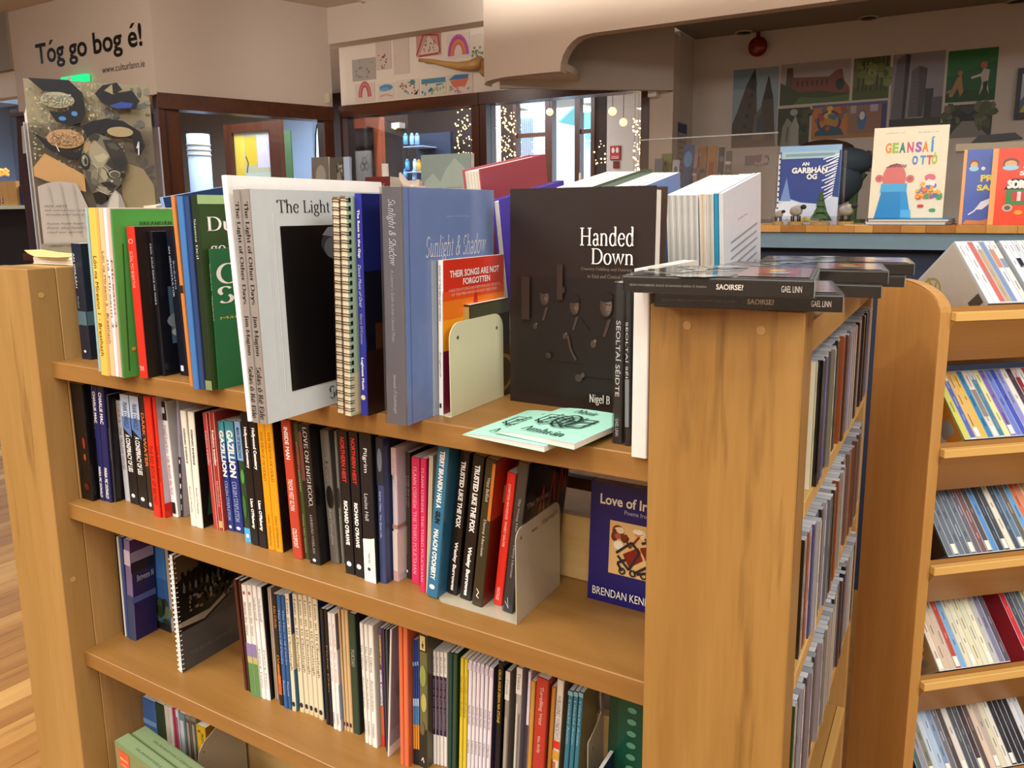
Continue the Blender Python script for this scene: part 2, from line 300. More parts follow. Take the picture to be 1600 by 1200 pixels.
GL = {
 'T': (.62, [[(.31, 0), (.31, .66)], [(.03, .67), (.59, .67)], [(.03, .67), (.02, .54)], [(.59, .67), (.60, .54)], sr(.31, .01, .24)]),
 'h': (.54, [[(.1, 0), (.1, .71)], A_(.25, .30, .15, .15, 170, 0)+[(.40, 0)], sr(.1, .01), sr(.40, .01), [(.03, .70), (.1, .71)]]),
 'e': (.46, [A_(.23, .23, .18, .235, 15, 325, 14), [(.06, .26), (.40, .26)]]),
 'L': (.56, [[(.14, 0), (.14, .67)], sr(.14, .66, .24), [(.04, .015), (.50, .015)], [(.50, .01), (.53, .16)]]),
 'i': (.26, [[(.13, 0), (.13, .45)], sr(.13, .01), [(.06, .44), (.13, .45)], [(.13, .59), (.13, .66)]]),
 'g': (.47, [A_(.21, .31, .14, .145, 0, 360, 12), [(.14, .18), (.10, .10), (.2, .05), (.36, .02)], A_(.22, -.08, .18, .115, 60, 420, 12), [(.30, .40), (.42, .45)]]),
 't': (.31, [[(.13, .08), (.13, .58)], [(.02, .44), (.28, .44)], A_(.21, .09, .08, .08, 180, 310)]),
 'o': (.48, [_o(.24, .19)]), 'ó': (.48, [_o(.24, .19), [(.22, .55), (.32, .68)]]),
 'f': (.32, [[(.13, 0), (.13, .55)], A_(.24, .55, .11, .15, 180, 50), [(.02, .44), (.29, .44)], sr(.13, .01, .2)]),
 'O': (.76, [A_(.38, .34, .31, .35, 0, 360, 20)]),
 'r': (.36, [[(.11, 0), (.11, .45)], sr(.11, .01, .2), A_(.22, .31, .11, .13, 170, 50), [(.03, .44), (.11, .45)]]),
 'D': (.74, [[(.14, 0), (.14, .67)], [(.04, .67), (.34, .67)]+A_(.34, .34, .32, .33, 90, -90, 12)+[(.04, .01)]]),
 'a': (.45, [[(.33, .03), (.33, .30)], A_(.21, .32, .12, .13, 0, 160), A_(.20, .12, .13, .125, 0, 360, 12), [(.33, .03), (.42, .02)]]),
 'y': (.50, [[(.07, .45), (.26, .03)], [(.43, .45), (.22, -.12), (.14, -.20), (.06, -.19)], sr(.08, .45, .18), sr(.42, .45, .15)]),
 's': (.38, [A_(.19, .335, .12, .115, 40, 230), A_(.18, .12, .13, .12, 60, -150)]),
 'J': (.36, [[(.2, .67), (.2, -.02)]+A_(.10, -.02, .1, .12, 0, -110), sr(.2, .66, .22)]),
 'm': (.82, [[(.1, 0), (.1, .45)], A_(.25, .30, .14, .15, 170, 0)+[(.39, 0)], A_(.54, .30, .14, .15, 170, 0)+[(.68, 0)], sr(.1, .01), sr(.39, .01), sr(.68, .01)]),
 'M': (.92, [[(.14, 0), (.14, .67)], [(.14, .67), (.46, .02), (.77, .67)], [(.77, 0), (.77, .67)], sr(.14, .01, .22), sr(.77, .01, .22), sr(.11, .66), sr(.80, .66)]),
 'n': (.54, [[(.1, 0), (.1, .45)], A_(.25, .30, .15, .15, 170, 0)+[(.40, 0)], sr(.1, .01), sr(.40, .01), [(.03, .44), (.1, .45)]]),
 'S': (.50, [A_(.25, .50, .17, .17, 30, 235), A_(.25, .17, .18, .17, 60, -150)]),
 'l': (.26, [[(.13, 0), (.13, .71)], sr(.13, .01), [(.06, .70), (.13, .71)]]),
 'R': (.64, [[(.14, 0), (.14, .67)], [(.04, .67), (.30, .67)]+A_(.30, .51, .17, .16, 90, -90)+[(.14, .35)], [(.30, .35), (.54, .01), (.62, .01)], sr(.14, .01, .22)]),
 'E': (.58, [[(.14, 0), (.14, .67)], [(.04, .66), (.50, .66)], [(.04, .01), (.52, .01)], [(.14, .35), (.40, .35)], [(.50, .66), (.51, .54)], [(.52, .01), (.55, .14)], [(.4, .29), (.4, .41)]]),
 'H': (.78, [[(.15, 0), (.15, .67)], [(.62, 0), (.62, .67)], [(.15, .35), (.62, .35)], sr(.15, .01, .24), sr(.62, .01, .24), sr(.15, .66, .24), sr(.62, .66, .24)]),
 'd': (.52, [[(.39, .03), (.39, .71)], A_(.23, .23, .17, .235, 0, 360, 16), [(.39, .02), (.47, .02)], [(.31, .70), (.39, .71)]]),
 'w': (.74, [[(.07, .45), (.22, .01), (.37, .43)], [(.37, .43), (.52, .01), (.67, .45)], sr(.08, .45), sr(.37, .45, .13), sr(.66, .45, .15)]),
 'N': (.76, [[(.15, 0), (.15, .67)], [(.12, .67), (.62, .0)], [(.62, 0), (.62, .67)], sr(.15, .01, .2), sr(.62, .66, .2), sr(.1, .66, .12)]),
 'A': (.70, [[(.10, .01), (.34, .68)], [(.36, .68), (.60, .01)], [(.19, .25), (.50, .25)], sr(.10, .01), sr(.60, .01, .2)]),
 'b': (.52, [[(.12, .03), (.12, .71)], A_(.28, .23, .17, .235, 0, 360, 16), [(.05, .70), (.12, .71)]]),
 'c': (.42, [A_(.23, .23, .18, .235, 40, 325, 14)]),
 'u': (.54, [[(.12, .45), (.12, .15)]+A_(.25, .15, .13, .14, 180, 350)+[(.40, .45)], [(.40, .45), (.40, .01)], [(.04, .44), (.12, .45)], [(.40, .02), (.48, .02)]]),
 'v': (.50, [[(.07, .45), (.25, .01), (.43, .45)], sr(.08, .45), sr(.42, .45, .15)]),
 'k': (.52, [[(.12, 0), (.12, .71)], [(.40, .44), (.12, .18)], [(.22, .27), (.44, .01)], sr(.12, .01), sr(.42, .01)]),
 'p': (.52, [[(.12, -.22), (.12, .45)], A_(.28, .23, .17, .235, 0, 360, 16), sr(.12, -.21)]),
 'F': (.54, [[(.14, 0), (.14, .67)], [(.04, .66), (.50, .66)], [(.14, .35), (.40, .35)], sr(.14, .01, .22), [(.50, .66), (.51, .54)]]),
 'é': (.46, [A_(.23, .23, .18, .235, 15, 325, 14), [(.06, .26), (.40, .26)], [(.22, .55), (.32, .68)]]),
 'á': (.45, [[(.33, .03), (.33, .30)], A_(.21, .32, .12, .13, 0, 160), A_(.20, .12, .13, .125, 0, 360, 12), [(.33, .03), (.42, .02)], [(.20, .55), (.30, .68)]]),
 '&': (.7, [[(.62, .02), (.22, .48)]+A_(.32, .55, .11, .12, 200, -30)+[(.12, .22)]+A_(.28, .16, .17, .16, 160, 350), [(.45, .14), (.60, .34)]]),
 'B': (.60, [[(.14, 0), (.14, .67)], [(.04, .67), (.30, .67)]+A_(.30, .51, .16, .16, 90, -90)+[(.14, .35)], [(.14, .35), (.32, .35)]+A_(.32, .18, .19, .17, 90, -90)+[(.04, .01)]]),
 'C': (.66, [A_(.36, .34, .31, .35, 45, 315, 18), [(.58, .52), (.59, .68)]]),
 'G': (.72, [A_(.36, .34, .31, .35, 45, 320, 18), [(.60, .06), (.60, .28)], sr(.60, .29, .22), [(.58, .52), (.59, .68)]]),
 'I': (.32, [[(.16, 0), (.16, .67)], sr(.16, .01, .24), sr(.16, .66, .24)]),
 'K': (.68, [[(.14, 0), (.14, .67)], [(.54, .66), (.14, .28)], [(.26, .38), (.58, .01)], sr(.14, .01, .22), sr(.14, .66, .22), sr(.55, .66), sr(.58, .01)]),
 'P': (.56, [[(.14, 0), (.14, .67)], [(.04, .67), (.30, .67)]+A_(.30, .50, .18, .17, 90, -90)+[(.14, .33)], sr(.14, .01, .24)]),
 'U': (.70, [[(.15, .67), (.15, .2)]+A_(.35, .2, .2, .2, 180, 360)+[(.55, .67)], sr(.15, .66, .22), sr(.55, .66, .18)]),
 'V': (.68, [[(.08, .67), (.33, .01)], [(.58, .67), (.33, .01)], sr(.09, .66), sr(.58, .66)]),
 'W': (.98, [[(.08, .67), (.28, .01), (.48, .60)], [(.48, .60), (.68, .01), (.88, .67)], sr(.09, .66), sr(.88, .66)]),
 'Y': (.64, [[(.08, .67), (.31, .32), (.31, 0)], [(.54, .67), (.31, .32)], sr(.09, .66), sr(.54, .66), sr(.31, .01, .24)]),
 'j': (.26, [[(.14, .45), (.14, -.08), (.06, -.18)], sr(.12, .44, .12), [(.14, .59), (.14, .66)]]),
 'z': (.42, [[(.05, .44), (.36, .44)], [(.36, .44), (.05, .01)], [(.05, .01), (.38, .01)]]), ',': (.15, [[(.08, .04), (.05, -.08)]]),
 ' ': (.26, []), "'": (.15, [[(.08, .55), (.08, .68)]]),
}
def serif(s, thick=.098, thin=.032, italic=0):
    key = ('serif', s, thick, italic)
    if key in _tc: return _tc[key]
    vs, fs, X = [], [], 0
    for ch in s:
        acc = False
        if ch not in GL:
            dec = unicodedata.normalize('NFD', ch)
            acc = len(dec) > 1; ch = dec[0]
            if ch not in GL: ch = ch.lower() if ch.lower() in GL else ' '
        w_, strokes = GL[ch]
        if acc: strokes = strokes+([[(w_/2-.04, .74), (w_/2+.08, .88)]] if s.isupper() or ch.isupper() else [[(w_/2-.04, .55), (w_/2+.08, .68)]])
        for st in strokes:
            n = len(st); L, Rr = [], []
            for i, p in enumerate(st):
                a = st[max(i-1, 0)]; b = st[min(i+1, n-1)]; dx, dy = b[0]-a[0], b[1]-a[1]; q = math.hypot(dx, dy) or 1; dx /= q; dy /= q
                wd = (thin+(thick-thin)*abs(dy)**1.3)/2; nx, ny = -dy, dx
                L.append((p[0]+nx*wd, p[1]+ny*wd)); Rr.append((p[0]-nx*wd, p[1]-ny*wd))
            for i in range(n-1):
                k = len(vs); vs += [L[i], Rr[i], Rr[i+1], L[i+1]]; vs[k:] = [(X+x+italic*y, y) for x, y in vs[k:]]; fs.append((k, k+1, k+2, k+3))
        X += w_+.02
    x0 = min(v[0] for v in vs); x1 = max(v[0] for v in vs); y0 = min(v[1] for v in vs); y1 = max(v[1] for v in vs)
    r = ([(x-x0, y-y0) for x, y in vs], fs, x1-x0, y1-y0); _tc[key] = r; return r
def letters(s, font='n'):
    if font == 'n': return sans(s, .0)
    if font == 'M': return sans(s, .032)
    if font == 'b': return sans(s, .022)
    if font == 'B': return sans(s, .045)
    if font == 'i': return sans(s, 0, .35)
    if font == 's': return serif(s)
    if font == 'S': return serif(s, .13)
    if font == 't': return serif(s, .065, .035, italic=.35)
    return sans(s)

class Face:
    """flat print laid on a plane: o origin, a and b axes (unit vectors), n outward normal, w x h size"""
    def __init__(s, o, a, b, w_, h_):
        s.o = Vector(o); s.a = Vector(a).normalized(); s.b = Vector(b).normalized(); s.n = s.a.cross(s.b); s.w = w_; s.h = h_
        s.m = MB(); s.t = MB(); s.k = 0
    def at(s, x, y, e=None): return s.o+s.a*(x*s.w)+s.b*(y*s.h)+s.n*(.00035+.00010*(s.k if e is None else e))
    def R(s, x0, y0, x1, y1, c): s.k += 1; s.m.poly([s.at(x0, y0), s.at(x1, y0), s.at(x1, y1), s.at(x0, y1)], c)
    def P(s, pts, c): s.k += 1; s.m.poly([s.at(*p) for p in pts], c)
    def E(s, cx, cy, rx, ry, c, a0=0, a1=360, n=18): s.P([(cx+rx*math.cos(math.radians(a0+(a1-a0)*i/n)), cy+ry*math.sin(math.radians(a0+(a1-a0)*i/n))) for i in range(n+(a1-a0 < 360))], c)
    def Q(s, pts, wd, c):                               # ribbon along points, width wd in metres
        s.k += 1; q = [Vector((x*s.w, y*s.h)) for x, y in pts]
        for i in range(len(q)-1):
            d = (q[i+1]-q[i]); d = d.normalized() if d.length > 0 else Vector((1, 0)); nn = Vector((-d.y, d.x))*wd/2
            pp = [q[i]-nn, q[i+1]-nn, q[i+1]+nn, q[i]+nn]
            s.m.poly([s.at(p.x/s.w, p.y/s.h) for p in pp], c)
    def T(s, txt, x0, y0, x1, y1, c, font='n', down=False, m=None):
        vs, fs, tw, th = letters(txt, font); s.k += 1; m = m or s.t
        k = len(m.v)
        for x, y in vs:
            fx, fy = x/tw, y/th
            p = s.at(x0+(x1-x0)*fx, y0+(y1-y0)*fy) if not down else s.at(x0+(x1-x0)*fy, y1+(y0-y1)*fx)
            m.v.append(tuple(p))
        for f in fs: m.f.append(tuple(k+i for i in f)); m.c.append(c)
    def spill(s, n, region, cols, r0, r1, seed=1):       # small dabs of paint
        rd = random.Random(seed); x0, y0, x1, y1 = region
        for i in range(n):
            s.E(rd.uniform(x0, x1), rd.uniform(y0, y1), rd.uniform(r0, r1)/s.w, rd.uniform(r0, r1)/s.h, rd.choice(cols), rd.uniform(0, 90), rd.uniform(0, 90)+360, 7)
            s.k -= .8
    def done(s, parent, mat='print', art='cover_print', title='title'):
        if s.m.f: s.m.build(art, mat, parent)
        if s.t.f: s.t.build(title, mat, parent)

# ------------------------------------------------------------------ books
PAGE = '#e9e3d4'
def tint(c, k):
    c = c.lstrip('#'); r = [int(c[i:i+2], 16) for i in (0, 2, 4)]
    return '#%02x%02x%02x' % tuple(int(max(0, min(255, x*k))) for x in r)
def book(name, label, loc, rot, T, H, D, spine, front, back=None, art=None, pages=PAGE, hard=False, group=None, cat='book', mat='gloss', spread=0):
    b = thing(name, label, cat, loc, rot, group)
    back = back or spine
    ct = .0022 if hard else .0006
    ct = min(ct, T*.2)
    # cover: outline with a softly rounded spine, run up the height
    r = min(.0016, T*.3) if not hard else min(.003, T*.3)
    out = [(0, D), (0, r), (r*.3, r*.3), (r, 0), (T-r, 0), (T-r*.3, r*.3), (T, r), (T, D)]
    inn = [(T-ct, D), (T-ct, r+ct), (ct, r+ct), (ct, D)]
    m = MB(); pts = out+inn; n = len(pts)
    m.v = [(x, y, 0) for x, y in pts]+[(x, y, H) for x, y in pts]
    cc = [back, spine, spine, spine, spine, spine, front, PAGE, '#e4e0d6', '#e4e0d6', '#e4e0d6', PAGE]
    for i in range(n):
        j = (i+1) % n; m.f.append((i, j, n+j, n+i)); m.c.append(cc[i])
    cap = [(0, 1, 10, 11), (1, 2, 3, 4, 5, 6, 9, 10), (6, 7, 8, 9)]
    for q in cap:
        m.f.append(tuple(n+i for i in q)); m.c.append(spine); m.f.append(tuple(reversed(q))); m.c.append(spine)
    co = m.build('cover', mat, b)
    ins = .0035 if hard else .0004
    pg = MB(); pg.box((ct+.00005, r+ct+.0001, ins), (T-ct-.00005, D-ins, H-ins), pages)
    if T > .004 and D > .05:
        # edges of the page block: a few leaf gaps as thin dark lines on top and fore-edge
        nl = min(6, int(T/.003))
        for i in range(1, nl):
            x = ct+(T-2*ct)*i/nl
            pg.box((x-.00012, r+ct+.004, H-ins), (x+.00012, D-ins, H-ins+.00012), tint(pages, .75))
    pg.build('pages', 'paper', b)
    fs = Face((0, 0, 0), (1, 0, 0), (0, 0, 1), T, H); ff = Face((T, 0, 0), (0, 1, 0), (0, 0, 1), D, H)
    for a in (art or []):
        F = fs if a[0] == 's' else ff
        k = a[1]
        if k == 'T':
            txt, x0, y0, x1, y1, c = a[2:8]; font = a[8] if len(a) > 8 else 'n'
            F.T(txt, x0, y0, x1, y1, c, font, down=(a[0] == 's'))
        elif k == 'H': F.T(*a[2:8], a[8] if len(a) > 8 else 'n')
        else: getattr(F, k)(*a[2:])
    fs.done(co, mat, 'spine_print', 'spine_title'); ff.done(co, mat)
    if mat == 'plastic': m = MB(); m.box((-.0008, -.0008, .0001), (T+.0014, D, H+.0008)); m.build('shrink_wrap', 'wrap', b)
    return b

def row(z, defs, lean_clamp=5.5, dmax=.163, y_front=-.2, cat='book'):
    """defs: dicts with px = (u_left, u_right, v_bottom, u_top, v_top) of the spine; stands each book where its spine is"""
    prev = None; out = []
    y0 = .04
    for d in defs:
        ul, ur, vb, ut, vt = d['px']
        if vb is not None: y0 = U(ul, vb, 'z', z).y
        if 'y' in d: y0 = d['y']
        x0 = max(xat(ul, y0, z), .0008); x1 = xat(ur, y0, z); top = U(ut, vt, 'y', y0)
        a = math.atan2(top.x-x0, top.z-z); H = math.hypot(top.x-x0, top.z-z)
        if 'lean' in d: a = math.radians(d['lean'])
        if 'H' in d: H = d['H']
        if prev is None and x0 < .012: a = max(a, 0)
        if prev:
            px1, pa = prev
            a = max(a, pa+.0004)
        T = (x1-x0)*math.cos(a)
        if prev and x0 < prev[0]+.0004:
            T -= max(0, min(T-.003, prev[0]+.0004-x0)); x0 = prev[0]+.0004
        T = max(T-.0003, .002)
        zz = z+.0002+(T*math.sin(a) if a > 0 else 0)
        if z == Z2 and x0+T > U(806, 975, 'z', Z2+.001).x-.119: zz += .0014
        D = min(d.get('D', .128), dmax-y0)
        b = book(d.get('name', 'paperback_book'), d['label'], (x0, y0, zz), (0, a, 0), T, H, D, d['c'], d.get('f', d['c']), d.get('b'), d.get('art'), hard=d.get('hard', False), group=d.get('group'), mat=d.get('mat', 'gloss'), pages=d.get('pages', PAGE), cat=cat)
        xe = x0+T/math.cos(a)
        prev = (xe, a) if d.get('touch', True) else (xe+.002, -.2)
        out.append((b, x0, y0, T, H, D, a))
    return out
exec_parts = []

# ================================================================== the room
ZC = 2.73
def plank_floor():
    root = bpy.data.objects.new('floor', None); COL.objects.link(root)
    root['kind'] = 'structure'; root['label'] = 'warm oak strip floor'
    m = MB(); m.box((-9, -5, -.05), (5, 9, -.004)); m.build('floor_base', 'shelf', root)
    # planks that can be told apart: the strip left of the bookcase; the material takes over beyond
    tones = [wood('oak_strip_%s' % t, a, b_, '#6b421c', axis=0, rough=.45, thr=.60) for t, a, b_ in (('light', '#d8ac64', '#c08c48'), ('mid', '#c89850', '#ac7a3c'), ('deep', '#b4823e', '#946228'))]
    d = Vector((math.cos(1.51), math.sin(1.51), 0)); nn = Vector((-d.y, d.x, 0)); rd = random.Random(3)
    mats = {}
    for t in range(3):
        mm = MB(); mm.box((-.397, -.0435, -.004), (.397, .0435, .0)); mats[t] = None
        me_o = mm.build('plank', tones[t], root); bevel(me_o, .0012, 1); mats[t] = me_o
        me_o.location = Vector((-1.2, .3, 0))+nn*(.07*t-.6); me_o.rotation_euler = (0, 0, 1.51)
    n = 0
    for j in range(-26, 26):
        for i in range(-4, 5):
            p = Vector((-1.25, .75, 0))+nn*(.0882*j)+d*(.8*i+((j*37) % 100)/125)
            q = p-CAM; wv = q.dot(_f)
            if wv < .25: continue
            uu = 800+PX+F_PX*q.dot(_r)/wv; vv = 600+PY-F_PX*q.dot(_u)/wv
            if not (-520 < uu < 520 and 560 < vv < 2100): continue
            c = mats[rd.randrange(3)].copy(); COL.objects.link(c); c.parent = root; c.location = p; n += 1
    for o_ in mats.values(): bpy.data.objects.remove(o_)
plank_floor()

def slab(name, pts, ext, mat, parent=None):
    m = MB(); m.prism(pts, ext); return m.build(name, mat, parent)
def yslab(name, px, y, th, mat, parent=None, zover=None):
    pts = [U(u, v, 'y', y) if not isinstance(u, tuple) else u for u, v in px]
    return slab(name, pts, (0, th, 0), mat, parent)
def rect(name, x0, x1, y0, y1, z0, z1, mat, parent=None):
    m = MB(); m.box((x0, y0, z0), (x1, y1, z1)); return m.build(name, mat, parent)

struct(rect('ceiling', -9, 5, -5, 9, ZC, ZC+.1, 'ceil'), 'plain off-white ceiling')
struct(rect('wall_front', -9, 5, -5.1, -5, 0, ZC, 'wall'), 'beige painted wall')
struct(rect('wall_right', 5, 5.1, -5, 9, 0, ZC, 'wall'), 'beige painted wall')
struct(rect('wall_left', -9.1, -9, -5, 9, 0, ZC, 'bwall'), 'pale blue painted wall')
ZH = 2.053
AL = U(245, 147, 'z', ZH); AR = U(520, 170, 'z', ZH); YW = 3.639; YT = AL.y
XC = -.201; ZA = 2.331
# photo wall and the alcove ceiling
GB = U(1052, 141, 'y', 3.61); GA = U(782, 137, 'z', GB.z); YFA = GA.y-.10; print('YFA', YFA, GA, GB)
struct(rect('wall_photo', XC, 5, 4.0, 4.12, 0, ZC, 'wallp'), 'off-white wall carrying the printed photographs')
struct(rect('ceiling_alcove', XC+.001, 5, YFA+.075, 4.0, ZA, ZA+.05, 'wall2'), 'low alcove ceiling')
struct(rect('wall_return', XC-.1, XC, YW+.1005, 4.0, 0, ZA, 'wallp'), 'short return wall beside the photo wall')
struct(rect('wall_strip', U(1014, 200, 'y', YW).x, XC, YW, YW+.1, 0, 2.3, 'wallw'), 'white strip of wall')
# grey bulkhead over the right window
gd = GB-GA; gd.z = 0; gn = Vector((-gd.y, gd.x, 0)).normalized()
pts = [GA, GB, Vector((GB.x, GB.y, ZC-.01)), Vector((GA.x, GA.y, ZC-.01))]
struct(slab('trim_1', pts, gn*.04, 'wallg'), 'grey bulkhead above the right-hand window')
struct(rect('trim_7', GB.x-.03, XC, GB.y+.002, GB.y+.028, GB.z, ZC-.01, 'wallg'), 'short grey return of the bulkhead')
# pale fascia with curved cut-out
bl = [(757, 133), (759, 128), (770, 124), (785, 121), (800, 119), (835, 115), (868, 112), (875, 112), (876, 100), (879, 88), (885, 76), (893, 66), (903, 58), (915, 54), (930, 51), (1310, 0)]
pts = [U(u, v, 'y', YFA) for u, v in bl]
zb2 = pts[-1].z
pts[14:] = [Vector((pts[14].x, YFA, pts[14].z)), Vector((5, YFA, zb2))]
pts += [Vector((5, YFA, ZC)), Vector((pts[0].x, YFA, ZC))]
struct(slab('trim_2', pts, (0, .07, 0), 'wall'), 'pale fascia with a curved cut-out')
m = MB(); xa = pts[0].x; xb = pts[7].x; zl = pts[4].z+.012
el2 = [Vector(((xa+xb)/2+(xb-xa)/2*math.cos(math.radians(t)), YFA+.071+.42*math.sin(math.radians(t)), zl)) for t in range(0, 181, 15)]
m.prism(el2, (0, 0, .035)); struct(m.build('trim_3', 'wallw'), 'rounded end of the fascia')
# fascia with the lettering, and wall above the left window
struct(rect('wall_lettered', -4.67, AL.x, YT, YT+.12, ZH+.0, ZC, 'wall'), 'beige wall panel with black lettering')
d = (AR-AL); d.z = 0
pts = [Vector((AL.x, AL.y, ZH)), Vector((AR.x, AR.y, ZH)), Vector((AR.x, AR.y, ZC)), Vector((AL.x, AL.y, ZC))]
nA = Vector((-d.y, d.x, 0)).normalized()
struct(slab('wall_over_window', pts, nA*.1, 'wall'), 'beige wall above the left window')
struct(rect('wall_drawings', AR.x-.02, -1.2, YW, YW+.1, ZH, ZC, 'wallw'), 'wall above the window with children\'s drawings')
zb3 = U(757, 32, 'y', 3.52).z
struct(rect('trim_4', AR.x-.1, U(756, 0, 'y', 3.52).x, 3.52, YW, zb3, ZC, 'wall'), 'boxed beam above the drawings')
# left: beam, dark corner, blue hall
struct(rect('trim_5', -6.4, -4.55, YT+.02, YT+.1, 2.17, 2.345, 'wallw'), 'white beam')
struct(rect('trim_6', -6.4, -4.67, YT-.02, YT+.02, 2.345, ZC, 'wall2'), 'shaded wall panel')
struct(rect('wall_hall', -9, U(150, 230, 'y', 4.6).x, 4.6, 4.7, 0, ZC, 'bwall'), 'pale blue wall of the side hall')

# lettering on the wall
sg = thing('wall_lettering', 'black wall lettering reading Tóg go bog é! on the beige panel', 'wall sign', (0, 0, 0))
p0 = U(58, 105, 'y', YT-.004); p1 = U(226, 40, 'y', YT-.004)
F = Face((p0.x, YT-.002, U(140, 110, 'y', YT).z), (1, 0, 0), (0, 0, 1), p1.x-p0.x, .001)
m = MB()
F = Face((U(58, 100, 'y', YT).x, YT-.001, U(140, 97, 'y', YT).z), (1, 0, 0), (0, 0, 1), U(224, 80, 'y', YT).x-U(58, 100, 'y', YT).x, U(140, 50, 'y', YT).z-U(140, 97, 'y', YT).z)
F.T('Tóg go bog é!', 0, .0, 1, 1, '#15110f', 'b', m=m)
m.build('large_lettering', 'print', sg)
m = MB(); F2 = Face((U(159, 104, 'y', YT).x, YT-.001, U(190, 110, 'y', YT).z), (1, 0, 0), (0, 0, 1), U(226, 96, 'y', YT).x-U(159, 104, 'y', YT).x, U(190, 99, 'y', YT).z-U(190, 110, 'y', YT).z)
F2.T('www.culturlann.ie', 0, 0, 1, 1, '#15110f', 'n', m=m); m.build('web_address', 'print', sg)

# exit sign behind the poster
ex = thing('exit_sign', 'small glowing green exit sign above the poster on the left', 'exit sign', (0, 0, 0))
pts = [U(94, 132, 'y', YT-.05), U(134, 126, 'y', YT-.05), U(133, 115, 'y', YT-.05), U(95, 121, 'y', YT-.05)]
slab('lit_panel', pts, (0, .03, 0), 'green', ex)
F = Face(pts[0]+Vector((0, -.001, 0)), pts[1]-pts[0], (0, 0, 1), (pts[1]-pts[0]).length, .06); F.E(.35, .5, .05, .2, '#f2fff6'); F.P([(.3, .1), (.42, .1), (.5, .6), (.4, .7)], '#f2fff6'); F.done(ex, art='running_figure')

# ------------------------------------------------------------------ mahogany window frames
def mull(u, v, A, B): return UV(u, v, A, B)
def frame_bar(p, q, wd, th, mat, parent, name, n):
    p = Vector(p); q = Vector(q); dd = (q-p); up = Vector((0, 0, 1))
    if abs(dd.normalized().z) > .9: side = n.cross(up).normalized()*wd
    else: side = up*wd
    m = MB(); m.prism([p, q, q+side, p+side], n*th); return m.build(name, mat, parent)
w1 = bpy.data.objects.new('window_1', None); COL.objects.link(w1); struct(w1, 'mahogany framed interior window on the left')
nF = -nA
tA = lambda u: ((UV(u, 200, AL, AR)-AL).dot(d))/d.length_squared
t1, t2, t3 = tA(259), tA(283), tA(507)
for nm, a0, a1 in (('upright', 0.0, t2), ('upright', t3, 1.0)):
    pa = AL+d*a0; pb = AL+d*a1
    pts = [Vector((pa.x, pa.y, 0)), Vector((pb.x, pb.y, 0)), Vector((pb.x, pb.y, ZH)), Vector((pa.x, pa.y, ZH))]
    if a0 == 0:
        pm = AL+d*t1
        slab('upright', [Vector((pa.x, pa.y, 0)), Vector((pm.x, pm.y, 0)), Vector((pm.x, pm.y, ZH)), Vector((pa.x, pa.y, ZH))], nA*.12, 'mahogv', w1)
        slab('inner_upright', [Vector((pm.x, pm.y, 0))+nA*.02, Vector((pb.x, pb.y, 0))+nA*.02, Vector((pb.x, pb.y, ZH-.05))+nA*.02, Vector((pm.x, pm.y, ZH-.05))+nA*.02], nA*.08, 'mahogv', w1)
    else: slab(nm, pts, nA*.12, 'mahogv', w1)
pa, pb = AL+nF*.015, AR+nF*.015
slab('header', [Vector((pa.x, pa.y, ZH-.085)), Vector((pb.x, pb.y, ZH-.085)), Vector((pb.x, pb.y, ZH+.01)), Vector((pa.x, pa.y, ZH+.01))], nA*.13, 'mahog', w1)
pa, pb = AL+d*t2+nA*.05, AL+d*t3+nA*.05
slab('pane', [Vector((pa.x, pa.y, .95)), Vector((pb.x, pb.y, .95)), Vector((pb.x, pb.y, ZH-.085)), Vector((pa.x, pa.y, ZH-.085))], nA*.006, 'glass', w1)
pa, pb = AL+d*t2, AL+d*t3
slab('sill_panel', [Vector((pa.x, pa.y, 0)), Vector((pb.x, pb.y, 0)), Vector((pb.x, pb.y, .95)), Vector((pa.x, pa.y, .95))], nA*.1, 'mahogv', w1)
def win(name, lab, ups, x0, x1, zt, zb_):
    o = bpy.data.objects.new(name, None); COL.objects.link(o); struct(o, lab)
    rect('header', x0, x1, YW-.02, YW+.1, zt, ZH+.03, 'mahog', o)
    for a, b in ups: rect('upright', a, b, YW-.01, YW+.11, 0, zt, 'mahogv', o)
    rect('sill_panel', x0, x1, YW, YW+.1, 0, .95, 'mahog', o)
    for (a, b), (c, e) in zip(ups, ups[1:]): rect('pane', b, c, YW+.045, YW+.051, .95, zt, 'glass', o)
    return o
X = lambda u, v=200: U(u, v, 'y', YW).x
zt = U(640, 174, 'y', YW).z
win('window_2', 'mahogany framed interior window in the middle', [(AR.x-.03, X(537)), (X(738), X(750))], AR.x-.03, X(750), zt, 0)
win('window_3', 'mahogany framed interior window with the door beyond', [(X(751), X(761)), (X(1002), X(1014))], X(751), X(1014), U(870, 153, 'y', YW).z, 0)

# ------------------------------------------------------------------ lobby seen through the glass
YB = 6.4
Xb = lambda u: U(u, 230, 'y', YB).x
def bpanel(name, u0, u1, z0, z1, mat, lab, th=.1, y=YB):
    return struct(rect(name, U(u0, 230, 'y', y).x, U(u1, 230, 'y', y).x, y, y+th, z0, z1, mat), lab)
bpanel('wall_lobby_left', 440, 489, 0, ZC, 'bwall', 'pale blue lobby wall')
bpanel('wall_lobby_hall', 200, 440, 0, ZC, 'wall2', 'grey lobby wall beyond the notice door')
bpanel('wall_lobby_dark', 513, 762, 0, ZC, 'dark', 'dark lobby wall')
bpanel('wall_lobby_pale', 762, 783, 0, ZC, 'wallw', 'pale strip of lobby wall')
bpanel('wall_lobby_recess', 783, 806, 0, ZC, 'dark', 'dark recess in the lobby wall')
bpanel('wall_lobby_right', 948, 1120, 0, ZC, 'wallw', 'pale lobby wall with the red sign')
bpanel('wall_lobby_post', 925, 948, 0, ZC, 'dark', 'dark wall strip by the entrance')
